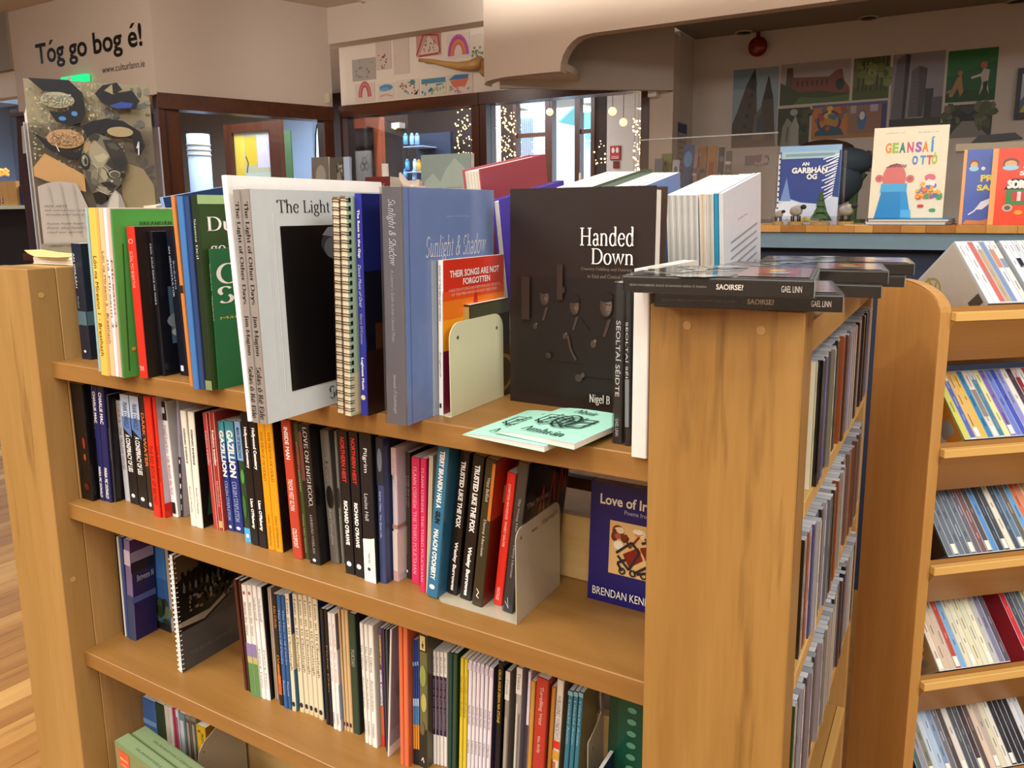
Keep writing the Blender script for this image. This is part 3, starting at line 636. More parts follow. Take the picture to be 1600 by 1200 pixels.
dr = bpy.data.objects.new('door_1', None); COL.objects.link(dr); struct(dr, 'glazed entrance door and side lights, bright daylight outside')
zt = U(880, 150, 'y', YB).z
rect('header', Xb(800), Xb(930), YB, YB+.1, zt, ZC, 'mahog', dr)
for a, b in ((803, 808), (853, 864), (899, 907), (924, 930)): rect('jamb', Xb(a), Xb(b), YB-.02, YB+.08, 0, zt, 'mahogv', dr)
z_ = U(830, 211, 'y', YB).z; rect('glazing_bar', Xb(806), Xb(855), YB, YB+.05, z_-.02, z_+.02, 'mahog', dr)
z_ = U(915, 205, 'y', YB).z; rect('glazing_bar', Xb(905), Xb(926), YB, YB+.05, z_-.02, z_+.02, 'mahog', dr)
rect('lower_panel', Xb(806), Xb(855), YB, YB+.05, 0, 1.0, 'mahog', dr)
rect('pane', Xb(808), Xb(853), YB+.02, YB+.025, 1.0, zt, 'glass', dr); rect('pane', Xb(907), Xb(924), YB+.02, YB+.025, .1, zt, 'glass', dr)
m = MB(); m.cyl((Xb(913), YB-.08, .9), (Xb(913), YB-.08, 1.7), .02, 8); m.build('pull_handle', 'steel', dr, True)
# outdoors
o = thing('outdoor_house', 'white building with a pale teal roof seen through the entrance', 'building', (0, 0, 0))
Yo = 16
Xo = lambda u: U(u, 230, 'y', Yo).x
zr = U(900, 222, 'y', Yo).z
rect('wall', Xo(845), Xo(960), Yo, Yo+4, 0, zr, 'outw', o)
m = MB(); zq = U(862, 190, 'y', Yo).z; m.prism([Vector((Xo(845), Yo-.3, zr)), Vector((Xo(905), Yo-.3, zr)), Vector((Xo(862), Yo+2, zq+.9))], (.0, .2, 0)); m.prism([Vector((Xo(850), Yo-.3, zr)), Vector((Xo(975), Yo-.3, zr)), Vector((Xo(960), Yo+2, zq+.9)), Vector((Xo(866), Yo+2, zq+.9))], (0, .2, .1)); m.build('roof', 'teal', o)
for k in range(5): rect('baluster', Xo(868+k*11), Xo(870+k*11), Yo-1.2, Yo-1.1, .8, zr-.5, 'outw', o)
o = thing('outdoor_shed', 'white ribbed metal shed left of the entrance', 'shed', (0, 0, 0)); Ys = 11
Xs = lambda u: U(u, 230, 'y', Ys).x
rect('wall', Xs(812), Xs(836), Ys, Ys+2, 0, 2.9, 'outw', o)
for k in range(8): rect('rib', Xs(813+k*3), Xs(814+k*3), Ys-.03, Ys, 0, 2.9, 'outw', o)
struct(rect('ground_outside', -20, 14, 9, 40, -.06, -.01, 'outw'), 'pale sunlit paving outside')
# red sign, globes; the first two stand in for lamp reflections in the glass
sg = tag(rect('fire_sign', Xb(954), Xb(970), YB-.012, YB-.002, U(960, 250, 'y', YB).z, U(960, 228, 'y', YB).z, 'red'), 'red safety sign with two white symbols on the pale lobby wall', 'sign')
F = Face((Xb(954), YB-.012, U(960, 250, 'y', YB).z), (1, 0, 0), (0, 0, 1), Xb(970)-Xb(954), U(960, 228, 'y', YB).z-U(960, 250, 'y', YB).z)
F.R(.03, .03, .97, .97, '#c42a22'); F.E(.3, .68, .15, .2, '#f4e8e0'); F.E(.7, .68, .13, .2, '#f4e8e0'); F.R(.15, .1, .85, .14, '#f4e8e0'); F.R(.15, .22, .85, .26, '#f4e8e0'); F.done(sg, art='symbols')
sg = tag(rect('small_red_notice', Xb(959), Xb(968), YB-.012, YB-.002, U(960, 263, 'y', YB).z, U(960, 252, 'y', YB).z, 'red'), 'small dark red notice under the red safety sign', 'sign')
for i, (u, v) in enumerate(((957, 174), (974, 191), (859, 175))):
    p = U(u, v, 'y', 5.2+.3*i); t = thing('globe_lamp', ['upper round globe lamp against the pale lobby wall', 'lower round globe lamp against the pale lobby wall', 'round globe lamp in front of the entrance door jamb'][i], 'lamp', p)
    m = MB(); m.ball((0, 0, 0), .034, 12, 8); m.build('globe', 'lamp', t, True); m = MB(); m.cyl((0, 0, .03), (0, 0, ZC-p.z), .003, 5); m.build('cord', 'black', t)
# fairy lights: curtain strings
def fairy(u0, u1, v0, v1, y, n, lab, seed):
    rd = random.Random(seed); t = thing('fairy_lights', lab, 'fairy lights', (0, 0, 0), group='hanging fairy light strings')
    m = MB(); wv = MB(); cols = max(2, int((u1-u0)/6))
    for i in range(cols):
        u = u0+(u1-u0)*(i+.5)/cols; a = U(u, v0, 'y', y); b = U(u, v1, 'y', y); b.x = a.x; a.z = ZC; wv.cyl(a, b, .0015, 4)
    for i in range(n):
        p = U(rd.uniform(u0, u1), rd.uniform(v0, v1), 'y', y); r = rd.uniform(.004, .009); m.ball(p, r, 5, 3)
    o = m.build('bulbs', 'bulb', t); o['kind'] = 'stuff'; wv.build('string', 'black', t)
fairy(710, 738, 166, 258, 5.6, 70, 'curtain of warm fairy lights in the middle window', 1)
fairy(764, 782, 172, 262, 6.2, 36, 'fairy lights over the pale wall strip left of the entrance', 2)
fairy(783, 806, 168, 250, 6.1, 75, 'dense fairy lights over the dark recess left of the entrance', 3)
fairy(989, 1001, 180, 285, 5.0, 60, 'fairy lights beside the right-hand mahogany post', 4)
fairy(928, 946, 220, 258, 5.9, 14, 'few fairy lights on the dark strip right of the entrance', 5)
# reddish door with a sign, seen in the middle window
dr = bpy.data.objects.new('door_2', None); COL.objects.link(dr); struct(dr, 'reddish wooden glazed door in the lobby')
Yd = 4.8; Xd = lambda u: U(u, 230, 'y', Yd).x; Zd = lambda v, u=565: U(u, v, 'y', Yd).z
rect('jamb', Xd(538), Xd(549), Yd, Yd+.06, 0, Zd(183), 'salmon', dr); rect('jamb', Xd(584), Xd(595), Yd, Yd+.06, 0, Zd(185), 'salmon', dr)
rect('top_rail', Xd(549), Xd(584), Yd, Yd+.06, Zd(200), Zd(184), 'salmon', dr)
rect('door_glass', Xd(549), Xd(584), Yd+.03, Yd+.035, .9, Zd(200), 'glass', dr); rect('lower_panel', Xd(549), Xd(584), Yd, Yd+.05, 0, .9, 'salmon', dr)
st = tag(rect('cafe_sign', Xd(551), Xd(580), Yd-.021, Yd-.0005, 1.1, Zd(236), 'white'), 'white sign with a trefoil knot and the letters ia', 'sign')
F = Face((Xd(551), Yd-.021, 1.1), (1, 0, 0), (0, 0, 1), Xd(580)-Xd(551), Zd(236)-1.1)
for k in range(3):
    t = math.radians(90+120*k); F.Q([(.68+.13*math.cos(t)+.10*math.cos(math.radians(q))*1.0, .84+(.13*math.sin(t)*.30)+.045*math.sin(math.radians(q))*1.0) for q in range(0, 361, 30)], .008, '#3a3a40')
F.T('ia', .25, .48, .78, .66, '#4a4a52', 's'); F.done(st, art='knot_symbol')
# emergency light, blue-lit cabinet, notices
el_ = thing('emergency_light', 'small white emergency spotlight on the dark lobby wall', 'lamp', U(622, 195, 'y', 6.35))
m = MB(); m.box((-.06, -.05, -.04), (.06, .05, .02)); m.build('housing', 'white', el_); m = MB(); m.ball((0, -.06, -.03), .028, 8, 6); m.build('lens', 'lamp', el_, True)
cb = thing('glass_cabinet', 'dark glass cabinet with blue-lit shelves beyond the middle window', 'cabinet', (0, 0, 0)); Yk = 5.9
Xk = lambda u: U(u, 230, 'y', Yk).x; Zk = lambda v: U(645, v, 'y', Yk).z
rect('cabinet_body', Xk(628), Xk(682), Yk+.25, Yk+.3, 0, Zk(205), 'navy', cb); rect('cabinet_base', Xk(628), Xk(682), Yk, Yk+.25, 0, .9, 'navy', cb)
for v in (228, 268, 282): rect('shelf', Xk(630), Xk(660), Yk, Yk+.25, Zk(v)-.01, Zk(v), 'bwall', cb)  # pale blue shelf colour stands in for the cabinet's blue lighting
for i, (u, v, c_) in enumerate(((634, 226, '#6fb6e8'), (644, 226, '#9fd0f0'), (652, 226, '#8ab0d8'), (637, 266, '#58a8e4'), (649, 266, '#bfe4f6'), (655, 267, '#e9a63c'), (634, 281, '#4c9ce0'), (648, 281, '#d8f0fa'))):
    p = U(u, v, 'y', Yk+.1); m = MB(); m.cyl(p, p+Vector((0, 0, .09)), .025, 8, c_); m.cyl(p+Vector((0, 0, .09)), p+Vector((0, 0, .12)), .025, 8, c_, .01)
    tag(m.build('trinket', 'gloss', None, True), ['blue trinket at the left of the upper cabinet shelf', 'pale blue trinket in the middle of the upper cabinet shelf', 'grey-blue trinket at the right of the upper cabinet shelf', 'bright blue trinket at the left of the middle cabinet shelf', 'icy white trinket in the middle of the middle cabinet shelf', 'orange trinket on the middle cabinet shelf', 'blue trinket on the lowest cabinet shelf', 'white trinket on the lowest cabinet shelf'][i], 'ornament', 'trinkets in the glass cabinet')
# things behind the left window
Yg = 5.2
def gthing(name, u0, v1, u1, v0, y, mat, lab, cat, th=.02):
    o = rect(name, U(u0, v0, 'y', y).x, U(u1, v0, 'y', y).x, y, y+th, U(u0, v1, 'y', y).z, U(u0, v0, 'y', y).z, mat); return tag(o, lab, cat)
pl = thing('display_pillar', 'round grey and white pillar behind the left window', 'pillar', (U(312, 250, 'y', 4.6).x, 4.6, 0))
m = MB(); m.cyl((0, 0, 0), (0, 0, 2.12), .11, 20); m.build('shaft', 'bwall', pl, True)
for zz in (1.90, 1.95, 2.0): m = MB(); m.cyl((0, 0, zz), (0, 0, zz+.02), .118, 20); m.build('band', 'steel', pl, True)
dr = bpy.data.objects.new('door_3', None); COL.objects.link(dr); struct(dr, 'dark framed glass door with yellow notices')
Yd = 4.9; pxs = [(352, 437)]; q0 = U(352, 195, 'y', Yd); q1 = U(437, 188, 'y', Yd); zt3 = q0.z
xs = [U(u, 220, 'y', Yd).x for u in (350, 362, 420, 437)]
rect('jamb', xs[0], xs[1], Yd, Yd+.06, 0, zt3, 'mahogv', dr); rect('jamb', xs[2], xs[3], Yd, Yd+.06, 0, zt3, 'mahogv', dr)
rect('top_rail', xs[1], xs[2], Yd, Yd+.06, zt3-.09, zt3, 'mahog', dr); rect('lower_panel', xs[1], xs[2], Yd, Yd+.05, 0, .9, 'mahog', dr)
nb = tag(rect('notice_board', xs[1], xs[2], Yd+.03, Yd+.036, .95, zt3-.09, 'cream'), 'yellow and cream notices taped inside the dark framed glass door', 'notices')
F = Face((xs[1], Yd+.03, .95), (1, 0, 0), (0, 0, 1), xs[2]-xs[1], zt3-.09-.95)
F.R(0, 0, 1, 1, '#b9b48c'); F.R(.02, .2, .25, .98, '#e2bd3c'); F.R(.28, .72, .6, .96, '#d8b228'); F.R(.62, .70, .95, .97, '#cfc2d6'); F.R(.28, .3, .96, .66, '#b7bfb0')
F.Q([(.35, .6), (.42, .5), (.36, .42)], .02, '#2c3038'); F.Q([(.3, .8), (.36, .74), (.3, .66)], .015, '#2c3038'); F.Q([(.5, .5), (.6, .42), (.75, .5), (.8, .36)], .015, '#4a4a55'); F.done(nb, art='notice_print')
gthing('green_banner', 436, 560, 453, 205, 5.6, 'fir', 'dark green banner beside the notice door', 'banner')
gthing('olive_card', 432, 205, 441, 187, YB-.0201, plain('olive_card', '#a8a020', .6), 'olive yellow card above the green banner', 'card')
aw = bpy.data.objects.new('window_4', None); COL.objects.link(aw); struct(aw, 'bright arched window in the lobby wall')
p = [U(u, v, 'y', YB-.02) for u, v in ((492, 300), (514, 300), (514, 196), (511, 188), (506, 185), (500, 186), (494, 196), (492, 210))]
slab('arched_frame', p, (0, .05, 0), 'black', aw)
p = [U(u, v, 'y', YB-.04) for u, v in ((494.5, 300), (512, 300), (512, 197), (510, 190), (505.5, 187.5), (500.5, 188.5), (496, 197), (494.5, 211))]
slab('frosted_pane', p, (0, .015, 0), emis('daylit_frosted_glass', '#e6f4f2', 1.1), aw)
F = Face((p[0].x, YB-.041, p[0].z), (1, 0, 0), (0, 0, 1), p[1].x-p[0].x, p[4].z-p[0].z)
F.Q([(.7+.3*math.cos(math.radians(t)), .4+.14*math.sin(math.radians(t))) for t in range(0, 361, 30)], .012, '#8a93b0'); F.R(.86, 0, 1, .95, '#b7b326'); F.done(aw, art='frosting_pattern')

# longcase clock-like post, bottles by the hall
o = thing('carved_post', 'dark carved wooden post with a framed panel left of the poster', 'post', (0, 0, 0)); Yp = 2.75
Xp = lambda u, v=250: U(u, v, 'y', Yp).x; Zp = lambda v: U(40, v, 'y', Yp).z
m = MB(); m.prism([U(31, 300, 'y', Yp), U(58, 300, 'y', Yp), U(56, 170, 'y', Yp), U(25, 172, 'y', Yp)], (0, .12, 0)); m.box((Xp(36, 300), Yp, 0), (Xp(58, 300), Yp+.12, Zp(300))); m.build('shaft', 'mahogv', o)
m = MB(); m.box((Xp(22, 180), Yp-.03, Zp(182)), (Xp(58, 180), Yp+.14, Zp(170))); m.build('capital', 'mahogv', o)
m = MB(); m.prism([U(36, 240, 'y', Yp-.01), U(49, 238, 'y', Yp-.01), U(45, 196, 'y', Yp-.01), U(33, 197, 'y', Yp-.01)], (0, .008, 0), '#d8cfba'); m.prism([U(40, 235, 'y', Yp-.015), U(46, 234, 'y', Yp-.015), U(42, 200, 'y', Yp-.015), U(37, 201, 'y', Yp-.015)], (0, .004, 0), '#31443c'); m.build('framed_panel', 'print', o)
tb = thing('hall_shelf', 'cream shelf top in the hall at far left', 'shelf', (0, 0, 0)); Yh = 2.9
zsh = U(20, 321, 'y', Yh).z
rect('shelf_top', U(-60, 320, 'y', Yh).x, U(56, 320, 'y', Yh).x, Yh, Yh+.35, zsh-.03, zsh, 'cream', tb); rect('shelf_body', U(-60, 320, 'y', Yh).x, U(50, 320, 'y', Yh).x, Yh+.1, Yh+.35, 0, zsh-.03, 'dark', tb)
o = thing('christmas_box', 'small wooden box with a red festive picture on the hall shelf', 'box', (0, 0, 0))
rect('box_body', U(-30, 300, 'y', Yh).x, U(22, 300, 'y', Yh).x, Yh+.02, Yh+.2, zsh, U(10, 283, 'y', Yh).z, 'rack', o)
m = MB(); F = Face((U(-10, 300, 'y', Yh).x, Yh+.019, zsh), (1, 0, 0), (0, 0, 1), .12, .07); F.spill(16, (.1, .1, .9, .9), ['#b03020', '#e8c090', '#e0d8d0', '#7a3020'], .004, .010, 3); F.done(o, art='picture')
o = thing('glowing_ornament', 'small heap of glowing orange baubles on the box at far left', 'ornament', U(4, 268, 'y', Yh+.1)); m = MB(); rd = random.Random(2)
for k in range(14): m.ball((rd.uniform(-.05, .03), rd.uniform(-.03, .03), rd.uniform(-.03, .03)), .014, 6, 4)
m.build('bauble_cluster', emis('amber_glow', '#ff9440', .9), o, True)['kind'] = 'stuff'
tag(rect('blue_crate', U(24, 300, 'y', Yh).x, U(50, 300, 'y', Yh).x, Yh+.03, Yh+.2, zsh, U(40, 290, 'y', Yh).z, 'navy'), 'dark blue crate on the hall shelf', 'crate')
o = thing('ceiling_strip_light', 'lit glass ceiling fitting at the far left edge', 'lamp', U(5, 155, 'y', 3.6)); m = MB(); m.box((-.25, -.1, -.05), (.12, .1, .07)); m.build('fitting', 'bwall', o); m = MB(); m.box((-.24, -.11, -.02), (.08, -.1, .02)); m.build('tube', 'tube', o)

# ------------------------------------------------------------------ children's drawings
def sheet(name, quad, label, cat, fn, y, group=None, mat='print'):
    p = [U(u, v, 'y', y) for u, v in quad]          # bl br tr tl
    x0 = (p[0].x+p[3].x)/2; x1 = (p[1].x+p[2].x)/2; z0 = (p[0].z+p[1].z)/2; z1 = (p[2].z+p[3].z)/2
    t = thing(name, label, cat, (x0, y, z0), group=group)
    m = MB(); m.box((0, 0, 0), (x1-x0, .0015, z1-z0), '#d8cfc4'); m.build('sheet', mat, t)
    F = Face((0, 0, 0), (1, 0, 0), (0, 0, 1), x1-x0, z1-z0); fn(F); F.done(t, mat, 'picture'); return t
Yq = YW-.003
G = 'children\'s drawings above the window'
def blank(c, dabs=None, n=10, r=.01, seed=1, reg=(.1, .1, .9, .9)):
    def fn(F):
        F.R(0, 0, 1, 1, c)
        if dabs: F.spill(n, reg, dabs, r*.5, r, seed)
    return fn
def rainbow(c, cols, cx=.5, cy=.1, r0=.42, wd=.02):
    def fn(F):
        F.R(0, 0, 1, 1, c)
        for i, k in enumerate(cols): F.Q([(cx+(r0-.06*i)*math.cos(math.radians(t)), cy+(.8-.1*i)*math.sin(math.radians(t))) for t in range(0, 181, 15)], wd, k)
    return fn
sheet('drawing', [(552, 128), (588, 123), (586, 89), (549, 94)], 'grey sheet with faint pencil drawing, leftmost of the top row', 'drawing', blank('#a39a92', ['#77706c', '#8a8380'], 12, .012, 4), Yq, G)
sheet('drawing', [(590, 110), (612, 107), (610, 55), (584, 58)], 'pale sheet with small red writing beside the grey drawing', 'drawing', blank('#c3b1a6', ['#a04a58', '#8a5a60', '#5a4a4a'], 14, .009, 5, (.2, .05, .7, .5)), Yq, G)
sheet('drawing', [(616, 117), (640, 114), (638, 56), (613, 59)], 'blank pale tall sheet right of the red writing', 'drawing', blank('#c8b6aa', ['#b09c94'], 5, .006, 6), Yq, G)
def redpic(F):
    F.R(0, 0, 1, 1, '#b98a80'); F.P([(.1, .05), (.5, .95), (.95, .3), (.8, .05)], '#cdb6a8')
    for t in ((0, .1, .3, 1), (.3, 1, .9, .9), (.9, .9, .95, .1), (.1, .05, .9, .08)): F.Q([(t[0], t[1]), (t[2], t[3])], .012, '#a83c40')
    F.spill(14, (.3, .2, .8, .7), ['#5b5a52', '#7a5248', '#b04040'], .004, .010, 8)
sheet('drawing', [(653, 90), (690, 85), (688, 52), (648, 55)], 'red bordered crayon drawing above the wooden spoon', 'drawing', redpic, Yq, G)
sheet('drawing', [(700, 92), (734, 88), (733, 50), (697, 54)], 'crayon rainbow in pink, purple and orange', 'drawing', rainbow('#d0c0b4', ['#b84c8c', '#8c4ca0', '#d87838', '#c86a58']), Yq, G)
sheet('drawing', [(736, 92), (757, 90), (757, 52), (735, 54)], 'sheet with green scribbled hills at the right end', 'drawing', blank('#cabcb0', ['#77805a', '#8b8f70', '#5e6650'], 18, .012, 12, (.1, .05, .9, .45)), Yq, G)
sheet('drawing', [(556, 161), (586, 157), (585, 128), (554, 132)], 'small pink rainbow below the grey drawing', 'drawing', rainbow('#cfbdb0', ['#b85868', '#c88078', '#a85060'], .5, .25, .3, .014), Yq, G)
sheet('drawing', [(592, 157), (617, 153), (615, 128), (590, 132)], 'blue cloud in crayon, second of the lower row', 'drawing', lambda F: (F.R(0, 0, 1, 1, '#cfbfb2'), F.E(.5, .72, .42, .2, '#4f86b0'), F.E(.4, .62, .3, .12, '#6a9cc0'), F.Q([(.1, .2), (.5, .3), (.9, .15)], .008, '#c08a88')), Yq, G)
sheet('drawing', [(620, 154), (656, 149), (654, 122), (618, 126)], 'sheet of small scattered figures and a black mark', 'drawing', lambda F: (blank('#cfc0b2', ['#6b6a58', '#8a5a50', '#4d7a78', '#a05a50'], 16, .010, 13)(F), F.P([(.75, .1), (.98, .4), (.9, .1)], '#262020'), F.E(.72, .8, .12, .16, '#4d7f80')), Yq, G)
sheet('drawing', [(659, 152), (698, 146), (696, 119), (657, 123)], 'blue and green seaside scene in crayon', 'drawing', lambda F: (F.R(0, 0, 1, 1, '#c6c0ae'), F.R(.02, .68, .98, .95, '#4c7f96'), F.spill(22, (.05, .1, .95, .65), ['#5d8a80', '#d6b040', '#3c68a0', '#7a9a8a'], .005, .013, 15)), Yq, G)
sheet('drawing', [(700, 150), (740, 144), (738, 113), (698, 118)], 'orange house shape under a blue sky in crayon', 'drawing', lambda F: (F.R(0, 0, 1, 1, '#cdbdae'), F.P([(.05, .75), (.3, .98), (.85, .95), (.8, .72)], '#3b6ea0'), F.P([(.1, .72), (.85, .76), (.7, .38), (.25, .36)], '#c8694a'), F.spill(14, (.1, .1, .95, .4), ['#b07ab0', '#c87a60', '#7aa080'], .005, .013, 16)), Yq, G)
sp = thing('wooden_spoon', 'giant carved wooden spoon hung over the drawings', 'wooden spoon', (0, 0, 0))
pth = [U(u, v, 'y', YW-.06) for u, v in ((655, 94), (672, 95), (695, 100), (715, 103), (735, 102), (752, 98))]
m = MB(); m.tube(pth, [.012, .013, .018, .026, .032, .045], 8); m.build('handle', wood('spoon_wood', '#c79a5c', '#9a6a34', None, axis=0), sp, True)
m = MB(); m.ball(U(770, 104, 'y', YW-.06), .10, 12, 8, None, (1.1, .25, .75)); m.build('bowl', wood('spoon_bowl_wood', '#a87a44', '#6d431f', None, axis=0), sp, True)
sw = tag(rect('wall_switch', U(508, 155, 'y', 3.40).x, U(516, 155, 'y', 3.40).x, 3.395, 3.41, U(510, 161, 'y', 3.4).z, U(510, 147, 'y', 3.4).z, 'steel'), 'small grey wall plate near the window corner', 'wall plate')
tk = thing('track_spotlight', 'black and white track spotlight at the top edge', 'lamp', U(567, 0, 'y', 2.6)); m = MB(); m.cyl((-.03, 0, .02), (.03, -.03, -.012), .018, 10); m.build('head', 'white', tk, True); m = MB(); m.cyl((-.05, .01, .03), (-.03, 0, .02), .012, 8); m.box((-.06, 0, .03), (-.045, .012, ZC-tk.location.z)); m.build('bracket', 'black', tk)

# ------------------------------------------------------------------ photo wall
YP = 3.998
def church(F):
    F.R(0, 0, 1, 1, '#8fa3ac'); F.R(0, .75, .5, 1, '#7c97a8'); F.P([(0, 0), (0, .3), (.12, .48), (.3, .8), (.48, 1), (.52, .78), (.55, .45), (.5, 0)], '#51483f')
    F.P([(.3, .78), (.48, .99), (.53, .8), (.5, .7)], '#2f3338'); F.P([(.45, 0), (.5, .4), (.65, .52), (.8, .4), (.85, 0)], '#6e6254'); F.P([(.65, .55), (.78, .9), (.9, .62), (.98, 0), (.75, 0)], '#54493e')
    F.P([(.68, .6), (.79, .9), (.9, .6)], '#2c2f33'); F.P([(.56, .18), (.56, .34), (.64, .44), (.72, .34), (.72, .18)], '#47525a'); F.P([(0, 0), (.1, .14), (.3, .1), (.95, .1), (1, 0)], '#5c4636')
    for i in range(5): F.R(.2+.05*i, .12+.13*i, .27+.05*i, .17+.13*i, '#3c362f')
def bighouse(F):
    F.R(0, 0, 1, 1, '#a8a0a0'); F.P([(0, .25), (.08, .5), (.1, .88), (.18, .88), (.19, .66), (.7, .62), (.8, .75), (.88, .78), (.92, .5), (1, .3), (1, 0), (0, 0)], '#7f4a36')
    F.P([(.08, .4), (.09, .9), (.17, .9), (.17, .4)], '#5c5148'); F.P([(0, 0), (0, .55), (.12, .45), (.3, .28), (.6, .3), (.8, .22), (1, .2), (1, 0)], '#3f4d2b'); F.P([(.2, 0), (.3, .18), (.6, .12), (1, .16), (1, 0)], '#56703a'); F.E(.86, .42, .06, .14, '#26331f')
    for i in range(7): F.R(.24+.07*i, .42, .27+.07*i, .55, '#5a3426')
def forest(F):
    F.R(0, 0, 1, 1, '#5f6a3a'); F.P([(0, 0), (1, 0), (1, .25), (.5, .4), (0, .3)], '#4f5a2c'); F.R(.3, .55, .7, .95, '#8a9160')
    for x in (.15, .28, .36, .5, .66, .78, .9): F.Q([(x, .2), (x+.03, .98)], .008, '#3c3a24')
    F.spill(26, (0, .35, 1, 1), ['#6f7a3c', '#4c5a2a', '#7d8a48'], .01, .03, 21)
def towers(F):
    F.R(0, 0, 1, 1, '#8f8a90'); F.P([(.02, .1), (.08, .93), (.25, 1), (.34, .98), (.3, .1)], '#6d6870'); F.P([(.25, 1), (.34, .98), (.3, .1), (.24, .1)], '#3c3a40'); F.P([(.36, .12), (.38, .76), (.52, .82), (.68, .78), (.64, .12)], '#67636a'); F.P([(.52, .82), (.68, .78), (.64, .12), (.54, .12)], '#4d4a50')
    F.R(.66, .1, .82, .5, '#3d3b40'); F.R(.8, .1, 1, .38, '#5b575c'); F.R(0, 0, 1, .1, '#3f4038')
    for i in range(9): F.R(.4, .18+.06*i, .62, .19+.06*i, '#5a565c')
def greenpic(F):
    F.R(0, 0, 1, 1, '#1f5a2c'); F.P([(0, .5), (1, .75), (1, 1), (0, 1)], '#256e34'); F.P([(0, 0), (0, .25), (1, .2), (1, 0)], '#1a4826')
    F.P([(.06, .12), (.22, .48), (.30, .52), (.36, .2), (.3, .1), (.24, .28), (.14, .1)], '#a57c4a'); F.E(.27, .56, .05, .05, '#b06a48'); F.P([(.68, .5), (.74, .62), (.86, .58), (.84, .32), (.88, .12), (.78, .3), (.68, .1), (.72, .34)], '#b9b0a0'); F.E(.74, .68, .07, .07, '#b8643a'); F.Q([(.5, .45), (.7, .5)], .012, '#c8c0b0'); F.Q([(.02, .2), (.2, .25)], .014, '#8a7a60'); F.P([(.74, .35), (.84, .38), (.82, .18), (.76, .18)], '#2c2f30')
def pathpic(F):
    F.R(0, 0, 1, 1, '#3a3f30'); F.P([(.1, 0), (.38, .5), (.62, .5), (.96, 0)], '#82807a'); F.R(.32, .5, .68, .8, '#26282a'); F.P([(.25, .95), (.5, .7), (.75, .95)], '#45464a'); F.spill(24, (0, .3, .3, .95), ['#4f5a3c', '#6b6a50', '#2f3628'], .01, .03, 31); F.spill(24, (.7, .3, 1, .95), ['#4f5a3c', '#6b6a50', '#2f3628'], .01, .03, 32)
def statue(F):
    F.R(0, 0, 1, 1, '#39422c'); F.spill(20, (.5, .3, 1, .95), ['#4a5636', '#2d3524'], .01, .03, 41); F.P([(.1, 0), (.15, .5), (.3, .75), (.45, .6), (.65, .55), (.7, 0)], '#8d8d80'); F.E(.5, .88, .12, .09, '#a3a397'); F.P([(.4, .0), (.42, .5), (.55, .8), (.68, .5), (.66, 0)], '#a09f92'); F.Q([(.3, .1), (.33, .5)], .012, '#6a6a60')
def mural(F):
    F.R(0, 0, 1, 1, '#a87a3c'); F.R(0, .1, .48, .92, '#c07a38'); F.E(.24, .5, .17, .34, '#5a3a78'); F.E(.24, .5, .13, .27, '#b88a3a'); F.E(.22, .68, .05, .08, '#d8c040'); F.P([(.05, .2), (.2, .42), (.4, .3), (.45, .1), (.05, .1)], '#2e5a6a'); F.R(.5, .12, .94, .92, '#93705a'); F.R(.52, .7, .6, .92, '#b0a8a8'); F.R(.78, .72, .88, .92, '#b8a8b8'); F.E(.68, .5, .06, .28, '#3f76a0'); F.E(.68, .62, .035, .12, '#d8d4cc'); F.R(.93, .1, 1, .95, '#4b3f7a'); F.R(0, .92, 1, 1, '#5a5a90')
    F.spill(14, (.05, .3, .45, .9), ['#b0483c', '#d8b848', '#4a7a80'], .008, .02, 51)
GP = 'printed photographs on the end wall'
for q, lab, fn in (([(1142, 232), (1213, 228), (1217, 103), (1147, 110)], 'photograph of a twin-spired stone church', church),
                   ([(1217, 165), (1325, 158), (1332, 92), (1222, 100)], 'photograph of a long red brick building', bighouse),
                   ([(1331, 157), (1387, 153), (1393, 87), (1335, 91)], 'photograph of tall woodland trees', forest),
                   ([(1388, 200), (1470, 192), (1478, 78), (1397, 86)], 'photograph of grey tower blocks', towers),
                   ([(1476, 161), (1553, 156), (1562, 73), (1483, 80)], 'painting of two running figures on dark green', greenpic),
                   ([(1473, 216), (1547, 214), (1553, 161), (1475, 165)], 'photograph of a straight path between trees', pathpic),
                   ([(1213, 228), (1262, 226), (1267, 167), (1217, 170)], 'photograph of a pale stone statue', statue),
                   ([(1266, 226), (1385, 205), (1386, 157), (1270, 165)], 'photograph of a colourful painted mural', mural)):
    sheet('wall_photograph', q, lab, 'photograph', fn, YP, GP)
t = thing('framed_picture', 'black framed picture at the right edge of the photo wall', 'picture', (0, 0, 0))
p = [U(u, v, 'y', 3.97) for u, v in ((1584, 186), (1640, 184), (1645, 102), (1591, 107))]
m = MB(); m.box((p[0].x, 3.97, p[0].z), (p[1].x, 3.995, p[2].z)); m.build('frame', 'black', t)
F = Face((p[0].x+.02, 3.97, p[0].z+.03), (1, 0, 0), (0, 0, 1), p[1].x-p[0].x-.04, p[2].z-p[0].z-.06); F.R(0, 0, 1, 1, '#b9c4d0'); F.P([(0, .3), (.3, .6), (.6, .4), (1, .7), (1, 0), (0, 0)], '#5a6a80'); F.P([(0, 0), (.2, .25), (1, .1), (1, 0)], '#c8a830'); F.done(t, art='picture')
t = thing('fire_bell', 'round dark red fire bell high on the photo wall', 'bell', U(1184, 73, 'y', 3.95)); m = MB(); m.ball((0, 0, 0), .055, 16, 10, None, (1, .6, 1)); m.build('gong', 'red', t, True); m = MB(); m.cyl((0, 0, .05), (0, .0, .08), .012, 8); m.box((-.02, 0, -.02), (.02, .048, .02)); m.build('mount', 'red', t)
